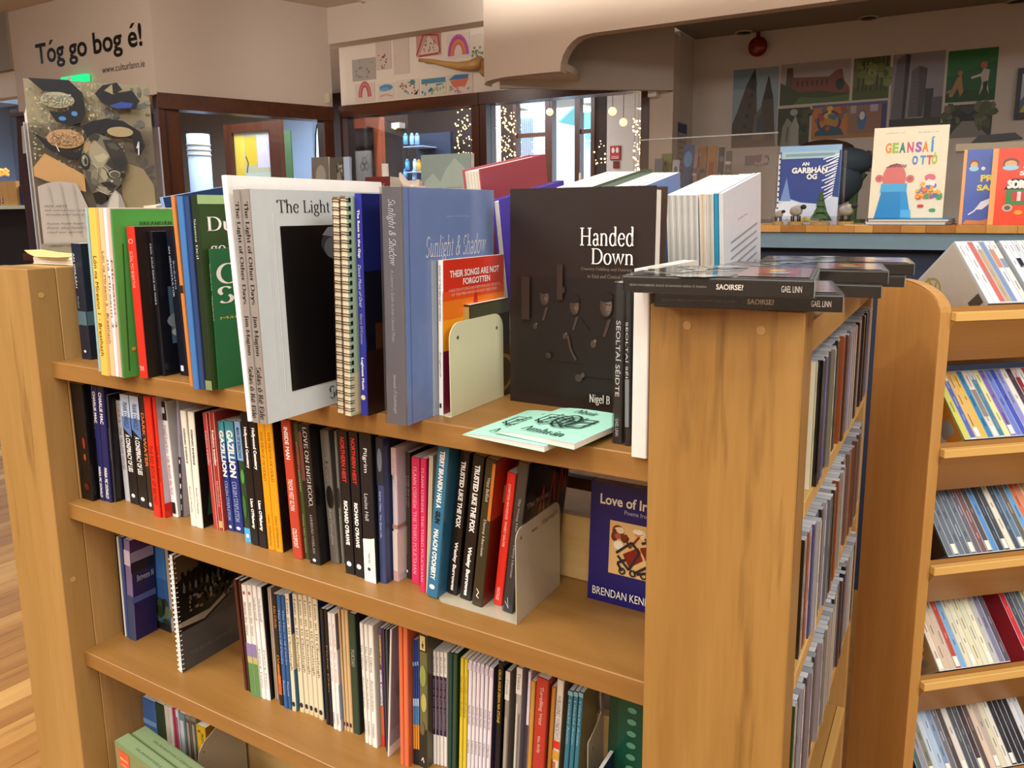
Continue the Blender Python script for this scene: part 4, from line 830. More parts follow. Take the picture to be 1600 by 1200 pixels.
for i, (u, v) in enumerate(((1162, 50), (1357, 27), (1590, 1))):
    p = U(u, v, 'z', ZA-.004); t = thing('recessed_downlight', ['unlit recessed ceiling light above the red bell', 'unlit recessed ceiling light above the woodland photograph', 'unlit recessed ceiling light at the right end of the alcove'][i], 'lamp', p, group='recessed alcove downlights')
    m = MB(); m.cyl((0, 0, -.006), (0, 0, .003), .05, 20); m.build('trim_ring', 'steel', t, True); m = MB(); m.cyl((0, 0, -.008), (0, 0, -.006), .038, 20); m.build('lens', 'black', t, True)
t = thing('small_notice', 'small blue-headed notice on the return wall', 'notice', (XC, 0, 0))
pa = U(1058, 188, 'x', XC+.001); pb = U(1076, 188, 'x', XC+.001)
ya, yb_ = 3.72, 3.90; m = MB(); m.box((0, ya, 1.50), (.002, yb_, 1.83), '#a79d96'); m.build('sheet', 'print', t)
F = Face((.002, ya, 1.50), (0, 1, 0), (0, 0, 1), yb_-ya, .33); F.R(.05, .82, .95, .98, '#26356a')
for k in range(6): F.R(.15, .15+.1*k, .85, .18+.1*k, '#857b78')
F.done(t, art='notice_print')
t = tag(rect('alarm_sounder', U(1017, 150, 'y', YW).x, U(1030, 150, 'y', YW).x, YW-.05, YW-.001, U(1020, 153, 'y', YW).z, U(1020, 143, 'y', YW).z, 'white'), 'small white alarm box beside the mahogany post', 'alarm')

# ================================================================== the display counter
YC, ZCN = 2.0, 1.266
ct = thing('display_counter', 'blue-grey fronted display counter with a stave-built wooden top', 'counter', (0, 0, 0))
xc0 = 0.15; xc1 = 3.4
def stave(x0, x1, k):
    mats_ = ['stave_a', 'stave_b', 'stave_c']
    if 'stave_a' not in MT:
        MT['stave_a'] = wood('stave_honey', '#c48a3c', '#b07a30', None, axis=1); MT['stave_b'] = wood('stave_amber', '#b0752c', '#97611f', None, axis=1); MT['stave_c'] = wood('stave_pale', '#d29c50', '#c08a40', None, axis=1)
    m = MB(); m.box((x0+.0005, YC, ZCN-.022), (x1-.0005, YC+.5, ZCN)); return m.build('stave', mats_[k], ct)
rd = random.Random(4); x = xc0; 
while x < xc1:
    w_ = rd.choice((.055, .07, .08, .1)); stave(x, min(x+w_, xc1), rd.randrange(3)); x += w_
rect('fascia', xc0, xc1, YC+.01, YC+.03, ZCN-.075, ZCN-.0225, 'blue', ct)
rect('front_panel', xc0+.02, xc1, YC+.06, YC+.08, 0, ZCN-.075, 'navy', ct)
rect('end_panel', xc0, xc0+.02, YC+.031, YC+.5, 0, ZCN-.023, 'blue', ct)
rect('kick_rail', xc0+.02, xc1, YC+.45, YC+.5, 0, ZCN-.023, 'navy', ct)
# low service counter at the back, glass screen
sc = thing('service_counter', 'wooden service counter along the photo wall', 'counter', (0, 0, 0))
zs = U(1230, 338, 'y', 3.2).z; zs = max(zs, 1.05)
rect('top', -.62, 4.2, 3.1, 3.58, 1.20, 1.24, 'rack_x', sc); rect('body', -.58, 4.2, 3.15, 3.58, 0, 1.20, 'dark', sc)
gs = thing('glass_screen', 'clear glass screen standing on the service counter', 'screen', (0, 0, 0))
pg = U(1000, 222, 'y', 3.3); pg2 = U(1216, 208, 'y', 3.3)
rect('pane', pg.x, pg2.x, 3.3, 3.308, 1.241, pg2.z, 'glass', gs); rect('top_edge', pg.x, pg2.x, 3.298, 3.31, pg2.z, pg2.z+.006, 'stand', gs)
pd = UV  # keep name short below
def leaflet(u0, u1, v0, v1, y, c, lab, fn=None, grp='leaflets on the service counter', lean=0.0):
    a = U(u0, v1, 'y', y); b = U(u1, v0, 'y', y)
    z0 = 1.2418; t = thing('leaflet', lab, 'leaflet', (a.x, y, z0), (-.12, 0, lean), group=grp)
    m = MB(); m.box((0, 0, 0), (b.x-a.x, .012, b.z-z0), c); m.build('folded_sheet', 'print', t)
    F = Face((0, 0, 0), (1, 0, 0), (0, 0, 1), b.x-a.x, b.z-z0)
    if fn: fn(F)
    else: F.spill(9, (.1, .2, .9, .9), ['#d8d0c0', '#707880', tint(c, .6), tint(c, 1.4)], .008, .02, int(u0))
    F.done(t, art='printed_panel'); return t
leaflet(1018, 1032, 246, 300, 3.35, '#8b8f9a', 'mauve leaflet at the left end of the leaflet row')
leaflet(1028, 1046, 238, 300, 3.42, '#8a9048', 'olive green leaflet with a printed picture')
leaflet(1046, 1058, 248, 300, 3.30, '#d8dde0', 'white card with a dark blot')
leaflet(1062, 1080, 224, 300, 3.45, '#2f5f98', 'blue leaflet with a round pale emblem', lambda F: (F.E(.5, .82, .4, .1, '#5b9ad0'), F.E(.5, .3, .35, .1, '#b0a090')))
leaflet(1080, 1087, 236, 300, 3.33, '#b08a96', 'dull pink leaflet beside the blue leaflet')
leaflet(1085, 1101, 226, 300, 3.5, '#9a6a28', 'first tall orange-brown folder')
leaflet(1101, 1116, 226, 300, 3.5, '#b07a2c', 'tall orange folder with a red patch', lambda F: F.R(.2, .55, .8, .8, '#a03a28'))
leaflet(1117, 1128, 228, 300, 3.5, '#3a3a3c', 'tall charcoal folder right of the orange one')
leaflet(1129, 1140, 234, 300, 3.5, '#5a5a5c', 'tall grey folder at the right end of the leaflet row')
def board(name, u0, u1, v0, v1, y, lab, fn, cat):
    a = U(u0, v1, 'y', y); b = U(u1, v0, 'y', y); t = thing(name, lab, cat, (a.x, y, a.z)); m = MB(); m.box((0, 0, 0), (b.x-a.x, .008, b.z-a.z), '#9a9086'); m.build('board', 'print', t)
    F = Face((0, 0, 0), (1, 0, 0), (0, 0, 1), b.x-a.x, b.z-a.z); fn(F); F.done(t, art='board_print'); return t
board('pinned_notice', 1164, 1200, 242, 258, 3.99, 'grey notice with small pinkish print below the church photograph', lambda F: (F.R(0, 0, 1, 1, '#7d7a80'), F.spill(12, (.3, .2, .95, .8), ['#a06a70', '#c0b0b0', '#5a6a90'], .01, .025, 5)), 'notice')
board('small_picture', 1339, 1362, 236, 268, 3.99, 'small brown and gold picture on the end wall', lambda F: (F.R(0, 0, 1, 1, '#2c1e14'), F.spill(20, (.1, .1, .9, .9), ['#8a6430', '#5a4020', '#b08a48'], .01, .03, 6)), 'picture')
# dark helmet-like bag and artificial branch behind the star book
o = thing('rounded_bag', 'dark blue and brown rounded bag behind the star-lit picture book', 'bag', (U(1300, 250, 'y', 3.3).x, 3.35, 1.241))
m = MB(); m.ball((0, 0, .22), .14, 14, 10, None, (1, .7, .9)); m.ball((.05, 0, .30), .12, 14, 10, None, (1.1, .7, .6)); m.build('bag_body', plain('denim_blue', '#33424f', .8, var=.3, scale=20, bump=.3), o, True)
m = MB(); m.ball((-.05, .02, .36), .11, 12, 8, None, (1.3, .6, .5)); m.build('bag_flap', plain('brown_leather', '#3b261c', .6), o, True)
m = MB(); m.tube([(.10, 0, 0), (.10, 0, .18), (.14, 0, .25)], .02, 8); m.cyl((.1, 0, 0), (.1, 0, .03), .06, 12); m.build('foot', 'fir', o)
# picture books on the counter
def face_book(name, lab, bl, br, top_v, y, T, cover, spine, fn, zc=ZCN, tilt=.10, cat='picture book', mat='gloss', group=None, yaw=0):
    a = U(bl[0], bl[1], 'y', y); b = U(br[0], br[1], 'y', y); z0 = zc+.0006; tp = U(bl[0], top_v, 'y', y).z
    D = b.x-a.x; H = (tp-z0)/math.cos(tilt)
    t = thing(name, lab, cat, (a.x, y, z0), (-tilt, 0, yaw), group)
    m = MB(); m.box((0, 0, 0), (D, .0022, H), None, [spine, spine, cover, spine, spine, spine]); m.box((0, T-.0022, 0), (D, T, H), spine); m.box((0, .0022, 0), (.0022, T-.0022, H), spine); m.build('cover', mat, t)
    m = MB(); m.box((.003, .0023, .003), (D-.003, T-.0023, H-.003), PAGE); m.build('pages', 'paper', t)
    F = Face((0, 0, 0), (1, 0, 0), (0, 0, 1), D, H); fn(F); F.done(t, mat); return t
def snow(F):
    F.R(0, 0, 1, 1, '#28408a'); F.R(.0, .93, 1, 1, '#8fb6dc'); F.R(.03, .84, .97, .93, '#a9c8cc'); F.R(.1, .865, .9, .9, '#7fa0b0')
    F.P([(0, 0), (0, .3), (.2, .33), (.4, .28), (.7, .26), (.85, .36), (1, .34), (1, 0)], '#c9d6e6')
    F.P([(.05, .3), (.14, .6), (.23, .3)], '#6f8fc4')
    for k in range(18):
        y = .88-.03*k; F.Q([(.97-.004*k, y), (.72+.05*(k % 3), y-.06)], .004, '#e8eef6')
    F.P([(.62, .1), (.74, .42), (.86, .1)], '#35603f'); F.P([(.55, .05), (.74, .28), (.93, .05)], '#2f5838'); F.R(.72, 0, .76, .06, '#5c4630'); F.E(.2, .18, .22, .12, '#dbe4ee'); F.P([(.3, .04), (.5, .1), (.62, .04)], '#c8b02c')
    F.Q([(.02, 0), (.0, .9)], .006, '#e0e4ea')
    for k in range(12): F.R(.0, .06+.07*k, .03, .08+.07*k, '#20242c')
    F.T('AN', .38, .745, .5, .79, '#f6f6f2', 'B'); F.T('GARBHÁN', .22, .65, .8, .74, '#f6f6f2', 'B'); F.T('ÓG', .47, .57, .64, .655, '#f6f6f2', 'B')
face_book('picture_book', 'dark blue picture book lettered AN GARBHÁN ÓG with a snowy night scene', (1212, 345), (1307, 345), 229, YC+.14, .012, '#28408a', '#8fb6dc', snow)
st_ = thing('book_stand', 'clear acrylic stand holding the snowy picture book', 'book stand', (0, 0, 0))
a = U(1205, 340, 'y', YC+.10); b = U(1319, 340, 'y', YC+.10); rect('lip', a.x, b.x, YC+.10, YC+.103, ZCN+.0005, ZCN+.03, 'acryl', st_)
m = MB(); m.box((U(1308, 300, 'y', YC+.2).x, YC+.2, ZCN+.0005), (U(1320, 300, 'y', YC+.2).x, YC+.203, U(1310, 235, 'y', YC+.2).z)); m.build('back_plate', 'acryl', st_)
def sweater(F):
    F.R(0, 0, 1, 1, '#efe3c4'); F.T('LÉIRIÚ LE', .17, .93, .42, .945, '#8d8c86'); F.T('SCÉAL LE', .6, .925, .86, .94, '#8d8c86')
    cols = ['#ea8a2c', '#9cc040', '#1d7a5c', '#d8406a', '#8d62b8', '#ee8420', '#3a90d8']; xs_ = [.17, .265, .36, .465, .575, .665, .775]
    for ch, c, x_ in zip('GEANSAÍ', cols, xs_): F.T(ch, x_, .715, x_+(.085 if ch != 'Í' else .05), .83 if ch != 'Í' else .88, c, 'B')
    for ch, c, x_ in zip('OTTÓ', ['#2f80c8', '#3a9ad0', '#d84050', '#b4c030'], [.545, .65, .735, .80]): F.T(ch, x_, .58, x_+.075, .68 if ch != 'Ó' else .71, c, 'B')
    F.E(.32, .44, .16, .16, '#d86a62'); F.E(.115, .44, .055, .042, '#d86a62'); F.E(.535, .43, .055, .042, '#d86a62'); F.E(.115, .44, .03, .022, '#c05a58'); F.E(.535, .43, .03, .022, '#c05a58')
    for k in range(9): F.Q([(.20+.03*k, .56), (.22+.03*k, .60-.01*abs(k-4)), (.27+.025*k, .585)], .0032, '#6b2f38')
    F.P([(.15, .38), (.5, .38), (.5, .28), (.14, .28)], '#3ea9dc'); F.P([(.16, .29), (.5, .29), (.58, .0), (.08, .0)], '#0f86c4'); F.P([(.42, .29), (.5, .29), (.58, .0), (.44, 0)], '#1a94d2'); F.P([(.44, .0), (.44, .09), (.57, .09), (.58, 0)], '#4fb2e4')
    F.spill(46, (.64, .22, .95, .30), ['#e04848', '#3a78c8', '#f0b030', '#8a58b0', '#40a060', '#f07830'], .004, .009, 9); F.spill(24, (.7, .30, .9, .37), ['#e04848', '#3a78c8', '#f0b030', '#f07830', '#f4f0e8'], .004, .009, 10)
    F.E(.80, .44, .07, .035, '#e06a78'); F.P([(.74, .38), (.78, .42), (.88, .4), (.86, .34)], '#f2ede0'); F.E(.70, .13, .045, .017, '#d83a34'); F.E(.86, .085, .045, .017, '#2ea070')
face_book('picture_book', 'cream picture book lettered GEANSAÍ OTTÓ with a boy in a blue jumper', (1356, 344), (1472, 344), 200, YC+.22, .010, '#efe3c4', '#efe6cc', sweater, zc=ZCN+.021)
for k, (c, s_, lab, dx, ya_) in enumerate((('#efe9dc', '#2f4f7c', 'navy-spined picture book lying lowest under the cream jumper book', 0, -.10), ('#1f8ccc', '#24426c', 'blue-covered picture book lying on top under the cream jumper book', .008, -.06))):
    a = U(1352, 350, 'y', YC+.12); t = thing('picture_book', lab, 'picture book', (a.x+dx, YC+.09, ZCN+.0005+.0102*k), (0, 0, ya_))
    m = MB(); m.box((0, 0, 0), (.24, .26, .0018), s_); m.box((0, 0, .0082), (.24, .26, .0098), c); m.box((-.0005, 0, 0), (.0015, .26, .0098), s_); m.build('cover', 'gloss', t); m = MB(); m.box((.003, .003, .0019), (.236, .257, .0081), PAGE); m.build('pages', 'paper', t)
def annual(c, fn_):
    def fn(F):
        F.R(0, 0, 1, 1, c); F.R(0, 0, .09, 1, '#f0a860')
        F.E(.30, .80, .13, .07, '#7a4a2c'); F.E(.30, .79, .10, .05, '#e8b07a'); F.E(.30, .745, .13, .035, '#9fd4f0'); F.E(.55, .745, .055, .025, '#e8f0f4'); fn_(F)
    return fn
def dogs(F):
    F.T('PRE', .50, .57, .98, .66, '#f0dc3c', 'B'); F.T('SAM', .42, .45, .98, .53, '#f0dc3c', 'B'); F.P([(.45, .2), (.55, .3), (.8, .35), (.98, .5), (.98, .4), (.8, .28), (.6, .2)], '#e8ecf2'); F.Q([(.24, .13), (.4, .18), (.55, .28)], .004, '#e8ecf2'); F.P([(.1, .0), (.2, .06), (.6, .05), (.95, .1), (.98, 0)], '#d0803c')
def wagon(F):
    F.T('Seal', .45, .64, .75, .70, '#f4ede0', 'B'); F.T('SORCAS', .27, .47, .80, .585, '#f6f2ea', 'B'); F.k -= 2
    F.P([(.22, .46), (.34, .60), (.98, .60), (.98, .46)], '#231d1c'); F.k += 3; F.T('SORCAS', .29, .475, .82, .575, '#f6f2ea', 'B')
    F.R(.26, .26, .98, .455, '#3f8a46'); F.R(.36, .31, .62, .43, '#c83a40'); F.R(.44, .31, .50, .43, '#e6ded0'); F.E(.30, .22, .085, .05, '#c9b6a6'); F.E(.30, .22, .05, .03, '#6a5a50'); F.E(.66, .17, .085, .05, '#c9b6a6'); F.E(.66, .17, .05, .03, '#6a5a50'); F.E(.48, .16, .07, .03, '#f0a030')
face_book('picture_book', 'blue picture book with orange spine partly hidden behind the red one', (1498, 342), (1556, 342), 234, YC+.20, .012, '#4a64b8', '#f0a040', annual('#4a64b8', dogs), yaw=0)
face_book('picture_book', 'red picture book with orange spine and a green caravan lettered SORCAS', (1543, 343), (1642, 343), 232, YC+.15, .012, '#e8441c', '#f0a860', annual('#e8441c', wagon))
# sheep on slices, felt tree
def sheep(u, v, s_, lab, flip=1):
    p = U(u, v, 'y', YC+.05); t = thing('sheep_figure', lab, 'figurine', (p.x, YC+.05, ZCN+.0005), (0, 0, -.3*flip), group='woolly sheep figures on wood slices')
    m = MB(); m.cyl((0, 0, 0), (0, 0, .012), .022*s_, 14); m.build('wood_slice', 'bark', t)
    m = MB(); m.ball((0, 0, .03*s_+.012), .017*s_, 10, 8, None, (1.2, .8, .9)); m.ball((.006*s_*flip, 0, .035*s_+.012), .013*s_, 10, 8); m.build('woolly_body', 'sheep', t, True)
    m = MB(); m.ball((.024*s_*flip, -.003, .042*s_+.012), .008*s_, 8, 6, None, (1.2, .8, .9))
    for dx in (-.010, .010):
        for dy in (-.006, .006): m.cyl((dx*s_, dy*s_, .012), (dx*s_, dy*s_, .024+.012*s_*.5), .0025*s_, 6)
    m.build('head_and_legs', 'sheepf', t, True)
sheep(1216, 345, .8, 'smallest woolly sheep figure, left of the snowy picture book'); sheep(1243, 345, 1.15, 'woolly sheep figure in front of the snowy picture book'); sheep(1321, 343, 1.2, 'woolly sheep figure right of the snowy picture book')
p = U(1281, 346, 'y', YC+.05); t = thing('tree_figure', 'small green felt tree on a wood slice before the snowy picture book', 'figurine', (p.x, YC+.05, ZCN+.0005))
m = MB(); m.cyl((0, 0, 0), (0, 0, .010), .032, 16); m.build('wood_slice', 'bark', t); m = MB(); m.cyl((0, 0, .010), (0, 0, .03), .003, 6); m.build('trunk', 'rack', t)
m = MB()
for k in range(4): m.cyl((0, 0, .022+.02*k), (0, 0, .052+.02*k), .026-.005*k, 10, None, .004)
m.build('felt_tree', 'fir', t)
pc = tag(rect('flat_card', U(1320, 352, 'y', YC+.03).x, U(1354, 352, 'y', YC+.03).x, YC+.01, YC+.035, ZCN+.0004, ZCN+.002, 'cream'), 'small flat card lying at the counter edge below the sheep', 'card')
# silver till object behind the annuals
o = thing('glass_ornament_tray', 'grey tray with black handles behind the orange-spined picture books', 'tray', (U(1560, 225, 'y', 2.75).x, 2.75, 1.241))
o.location.z = 1.241; zt_ = U(1570, 222, 'y', 2.75).z
rect('stand_leg', -.02, .02, 0, .04, 0, zt_-1.241, 'black', o); m = MB(); m.box((-.12, -.05, zt_-1.245), (.2, .1, zt_-1.215)); m.build('tray_body', 'steel', o); m = MB(); m.prism([(-.07, 0, zt_-1.215), (.12, 0, zt_-1.2), (.09, 0, zt_-1.175), (-.04, 0, zt_-1.18)], (0, .05, 0)); m.build('tray_handle', 'black', o)
o.location.y = 3.15; o.location.x = U(1545, 225, 'y', 3.15).x

# ================================================================== the bookcase
W = 1.0405; Z1, Z2, Z3, Z4 = 1.08, .837, .5643, .292; ZP = 1.233; T_ = .0275; DS = .167; DB = .59
bc = thing('bookcase', 'maple double-sided bookcase with four shelves of books', 'bookcase', (0, 0, 0))
for z in (Z1, Z2, Z3, Z4, .06):
    m = MB(); m.box((.0002, 0, z-T_), (W-.0002, DB/2-.002, z)); bevel(m.build('shelf_board', 'shelf', bc), .001, 1); m = MB(); m.box((.0002, DB/2+.002, z-T_), (W-.0002, DB, z)); bevel(m.build('shelf_board', 'shelf', bc), .001, 1)
for z in (Z2, Z3, Z4):
    m = MB(); m.box((.0003, DS+.001, z+.0003), (W-.0003, DS+.016, z+.088)); bevel(m.build('back_rail', 'lipx', bc), .001, 1)
m = MB(); m.box((.0003, DS+.001, Z1+.0003), (W-.0003, DS+.016, Z1+.06)); m.build('back_rail', 'lipx', bc)
m = MB(); m.box((.0003, .3, Z2+.07), (W-.0003, .315, Z2+.088)); m.build('inner_rail', 'shelf', bc)
for x0, x1 in ((-.018, 0), (W, W+.018)):
    m = MB(); m.box((x0, .0225, 0), (x1, DB, ZP-.0002)); bevel(m.build('side_panel', 'post', bc), .0012, 1)
# end units: upright front panel, back panel, CD shelves
def end_unit(lab, xa, xb, xi, sgn, wd_='post_bright'):
    t = thing('end_display_unit', lab, 'shelf unit', (0, 0, 0))
    m = MB(); m.box((xa, -.022, 0), (xb, .022, ZP)); bevel(m.build('front_panel', wd_, t), .0012, 1)
    m = MB(); m.box((min(xi, xi+sgn*.118), DB-.06, 0), (max(xi, xi+sgn*.118), DB-.04, ZP)); bevel(m.build('back_panel', 'post', t), .0012, 1)
    return t
eu = end_unit('maple end unit with CD racks on the right end of the bookcase', W, W+.1354, W+.0182, 1)
eu2 = end_unit('maple end unit on the left end of the bookcase', -.1473, 0, -.0182, -1, 'post_left')
XE = W+.1354
zr = U(1272, 530, 'x', XE-.012).z
m = MB(); m.box((XE-.014, .0225, zr), (XE-.002, DB-.061, 1.2185)); m.build('top_rail', 'shelf_y', eu)
m = MB(); m.box((W+.0185, .0225, 1.205), (XE-.0145, DB-.061, 1.2185)); m.build('top_board', 'shelf_y', eu)
TIER = (1.052, .879, .705, .53, .30)
for z in TIER:
    m = MB(); m.box((W+.0185, .0225, z-.016), (XE-.011, DB-.061, z-.0002)); m.build('tray_base', 'shelf_y', eu)
    m = MB(); m.box((XE-.0105, .0225, z-.017), (XE+.001, DB-.061, z)); bevel(m.build('tray_lip', 'lip', eu), .0008, 1)
m = MB(); m.box((-.1473, .0225, ZP-.014), (-.0185, DB-.061, ZP-.001)); m.build('top_board', 'lip', eu2)
m = MB(); m.box((-.1473, .0225, .3), (-.140, DB-.061, ZP-.015)); m.build('outer_panel', 'post', eu2)
for x, z, u0 in ((.0, 1.19, 0), (.0, .70, 0)):
    m = MB(); m.cyl((x-.001, -.004, z), (x+.0008, -.004, z), .0045, 12); m.build('screw_plug', 'lip', eu2)
for x, z in ((W+.035, 1.215), (W+.10, 1.215)):
    m = MB(); m.cyl((x, -.0215, z), (x, -.0226, z), .004, 12); m.build('screw_plug', 'post', eu)

# ================================================================== the tilted CD rack at right
RA = Vector((1.3282, .6964, 1.1702)); RH = .8554; RX = Vector((math.sin(RH), math.cos(RH), 0)); RY = Vector((-math.cos(RH), math.sin(RH), 0)); UPV = Vector((0, 0, 1)); RP = .843
RS = RY*math.cos(RP)+UPV*math.sin(RP); RC = RY*math.sin(RP)-UPV*math.cos(RP)
th = math.pi/2-RH
rk = thing('cd_rack', 'oak-coloured slanting CD rack with rounded end panel at right', 'CD rack', RA-RX*.0853-UPV*RA.z, (0, 0, th))
# local frame: x along the rack, y into it, z up (origin on the floor under the panel's front corner)
pn = []
zt0 = U(1478, 478, 'x', (RA-RX*.0853).x).z
topz = RA.z+.0
prof = [(0, .0), (0, topz-.012)]
for k in range(1, 9):
    a = PI/2*k/8*1.0
    prof.append((.100*(1-math.cos(a)), topz-.012+.044*math.sin(a)))
prof += [(.125, topz+.030), (.15, topz+.020), (.15, 0)]
m = MB(); m.prism([(0, y, z) for y, z in prof], (.018, 0, 0)); bevel(m.build('end_panel', 'rack', rk), .001, 1)
m = MB(); 
for (y0, z0), (y1, z1) in zip(prof[:-2], prof[1:-1]): m.poly([(-.0004, y0-.001, z0+.0012), (.0184, y0-.001, z0+.0012), (.0184, y1-.001 if y1 < .1 else y1, z1+.0012), (-.0004, y1-.001 if y1 < .1 else y1, z1+.0012)])
m.v = [(x, y-.0003, z) for x, y, z in m.v]; m.build('panel_edging', 'rack_edge', rk)
RL = 1.15; cs, sn = math.cos(RP), math.sin(RP)
TZ = [RA.z, RA.z-.218, RA.z-.4159, RA.z-.6212, RA.z-.826]
for z in TZ:
    # sloping base the cases stand on, lip and closing board underneath
    yb_, zb_ = .0, z-.0020
    m = MB(); e = .15; m.prism([(.0185, yb_, zb_), (.0185, yb_+e*sn, zb_-e*cs), (.0185, yb_+e*sn-.010*cs, zb_-e*cs-.010*sn), (.0185, yb_, zb_-.0145)], (RL, 0, 0)); m.build('sloping_base', 'rack_x', rk)
    m = MB(); m.box((.0188, yb_-.012, zb_-.022), (.0188+RL, yb_-.0005, zb_-.008)); bevel(m.build('tray_lip', 'rack_lip', rk), .001, 1)
    m = MB(); e2 = .108; m.box((.0186, yb_+e*sn+.0015, zb_-e*cs-.02), (.0186+RL, yb_+e*sn+.012, zb_-e*cs+.0)); m.build('back_board', 'rack_x', rk)
    m = MB(); m.prism([(.0187, yb_-.0105, zb_-.0222), (.0187, yb_+.001, zb_-.0222), (.0187, yb_+.040, zb_-.092), (.0187, yb_+.030, zb_-.092)], (RL-.001, 0, 0)); m.build('under_board', 'rack_x', rk)
m = MB(); m.prism([(RL, y, z) for y, z in prof], (.018, 0, 0)); m.v = [(x+.019, y, z) for x, y, z in m.v]; m.build('end_panel', 'rack', rk)

# ------------------------------------------------------------------ CDs
def cd_case(name, label, loc, rot, c, c2=None, edge='#85898e', cover=None, T=.0104, H=.1246, D=.142, group=None, label_c=None, seed=0, both=None, marks=True):
    t = thing(name, label, 'CD', loc, rot, group)
    m = MB(); m.box((0, 0, 0), (T, D, H), None, [edge, edge, '#d5d9dc', cover or tint(c, .8), edge, cover or tint(c, .7)])
    co = m.build('case', 'plastic', t)
    F = Face((0, 0, 0), (1, 0, 0), (0, 0, 1), T, H)
    F.R(.06, .01, .94, .99, c)
    rd = random.Random(seed)
    if c2: F.R(.08, .0+rd.choice((.02, .3, .55)), .92, rd.choice((.7, .85, .98)), c2)
    if marks:
        y = .92
        dk = sum(int(c.lstrip('#')[i:i+2], 16) for i in (0, 2, 4)) > 330
        while y > .25:
            h_ = rd.uniform(.05, .18); F.R(.40, y-h_, .60, y, (tint(c, .68) if dk else tint(c, 1.6))); y -= h_+rd.uniform(.1, .35)
    if label_c: F.R(.14, .03, .88, .16, label_c)
    F.done(co, 'gloss', 'spine_inlay')
    return t

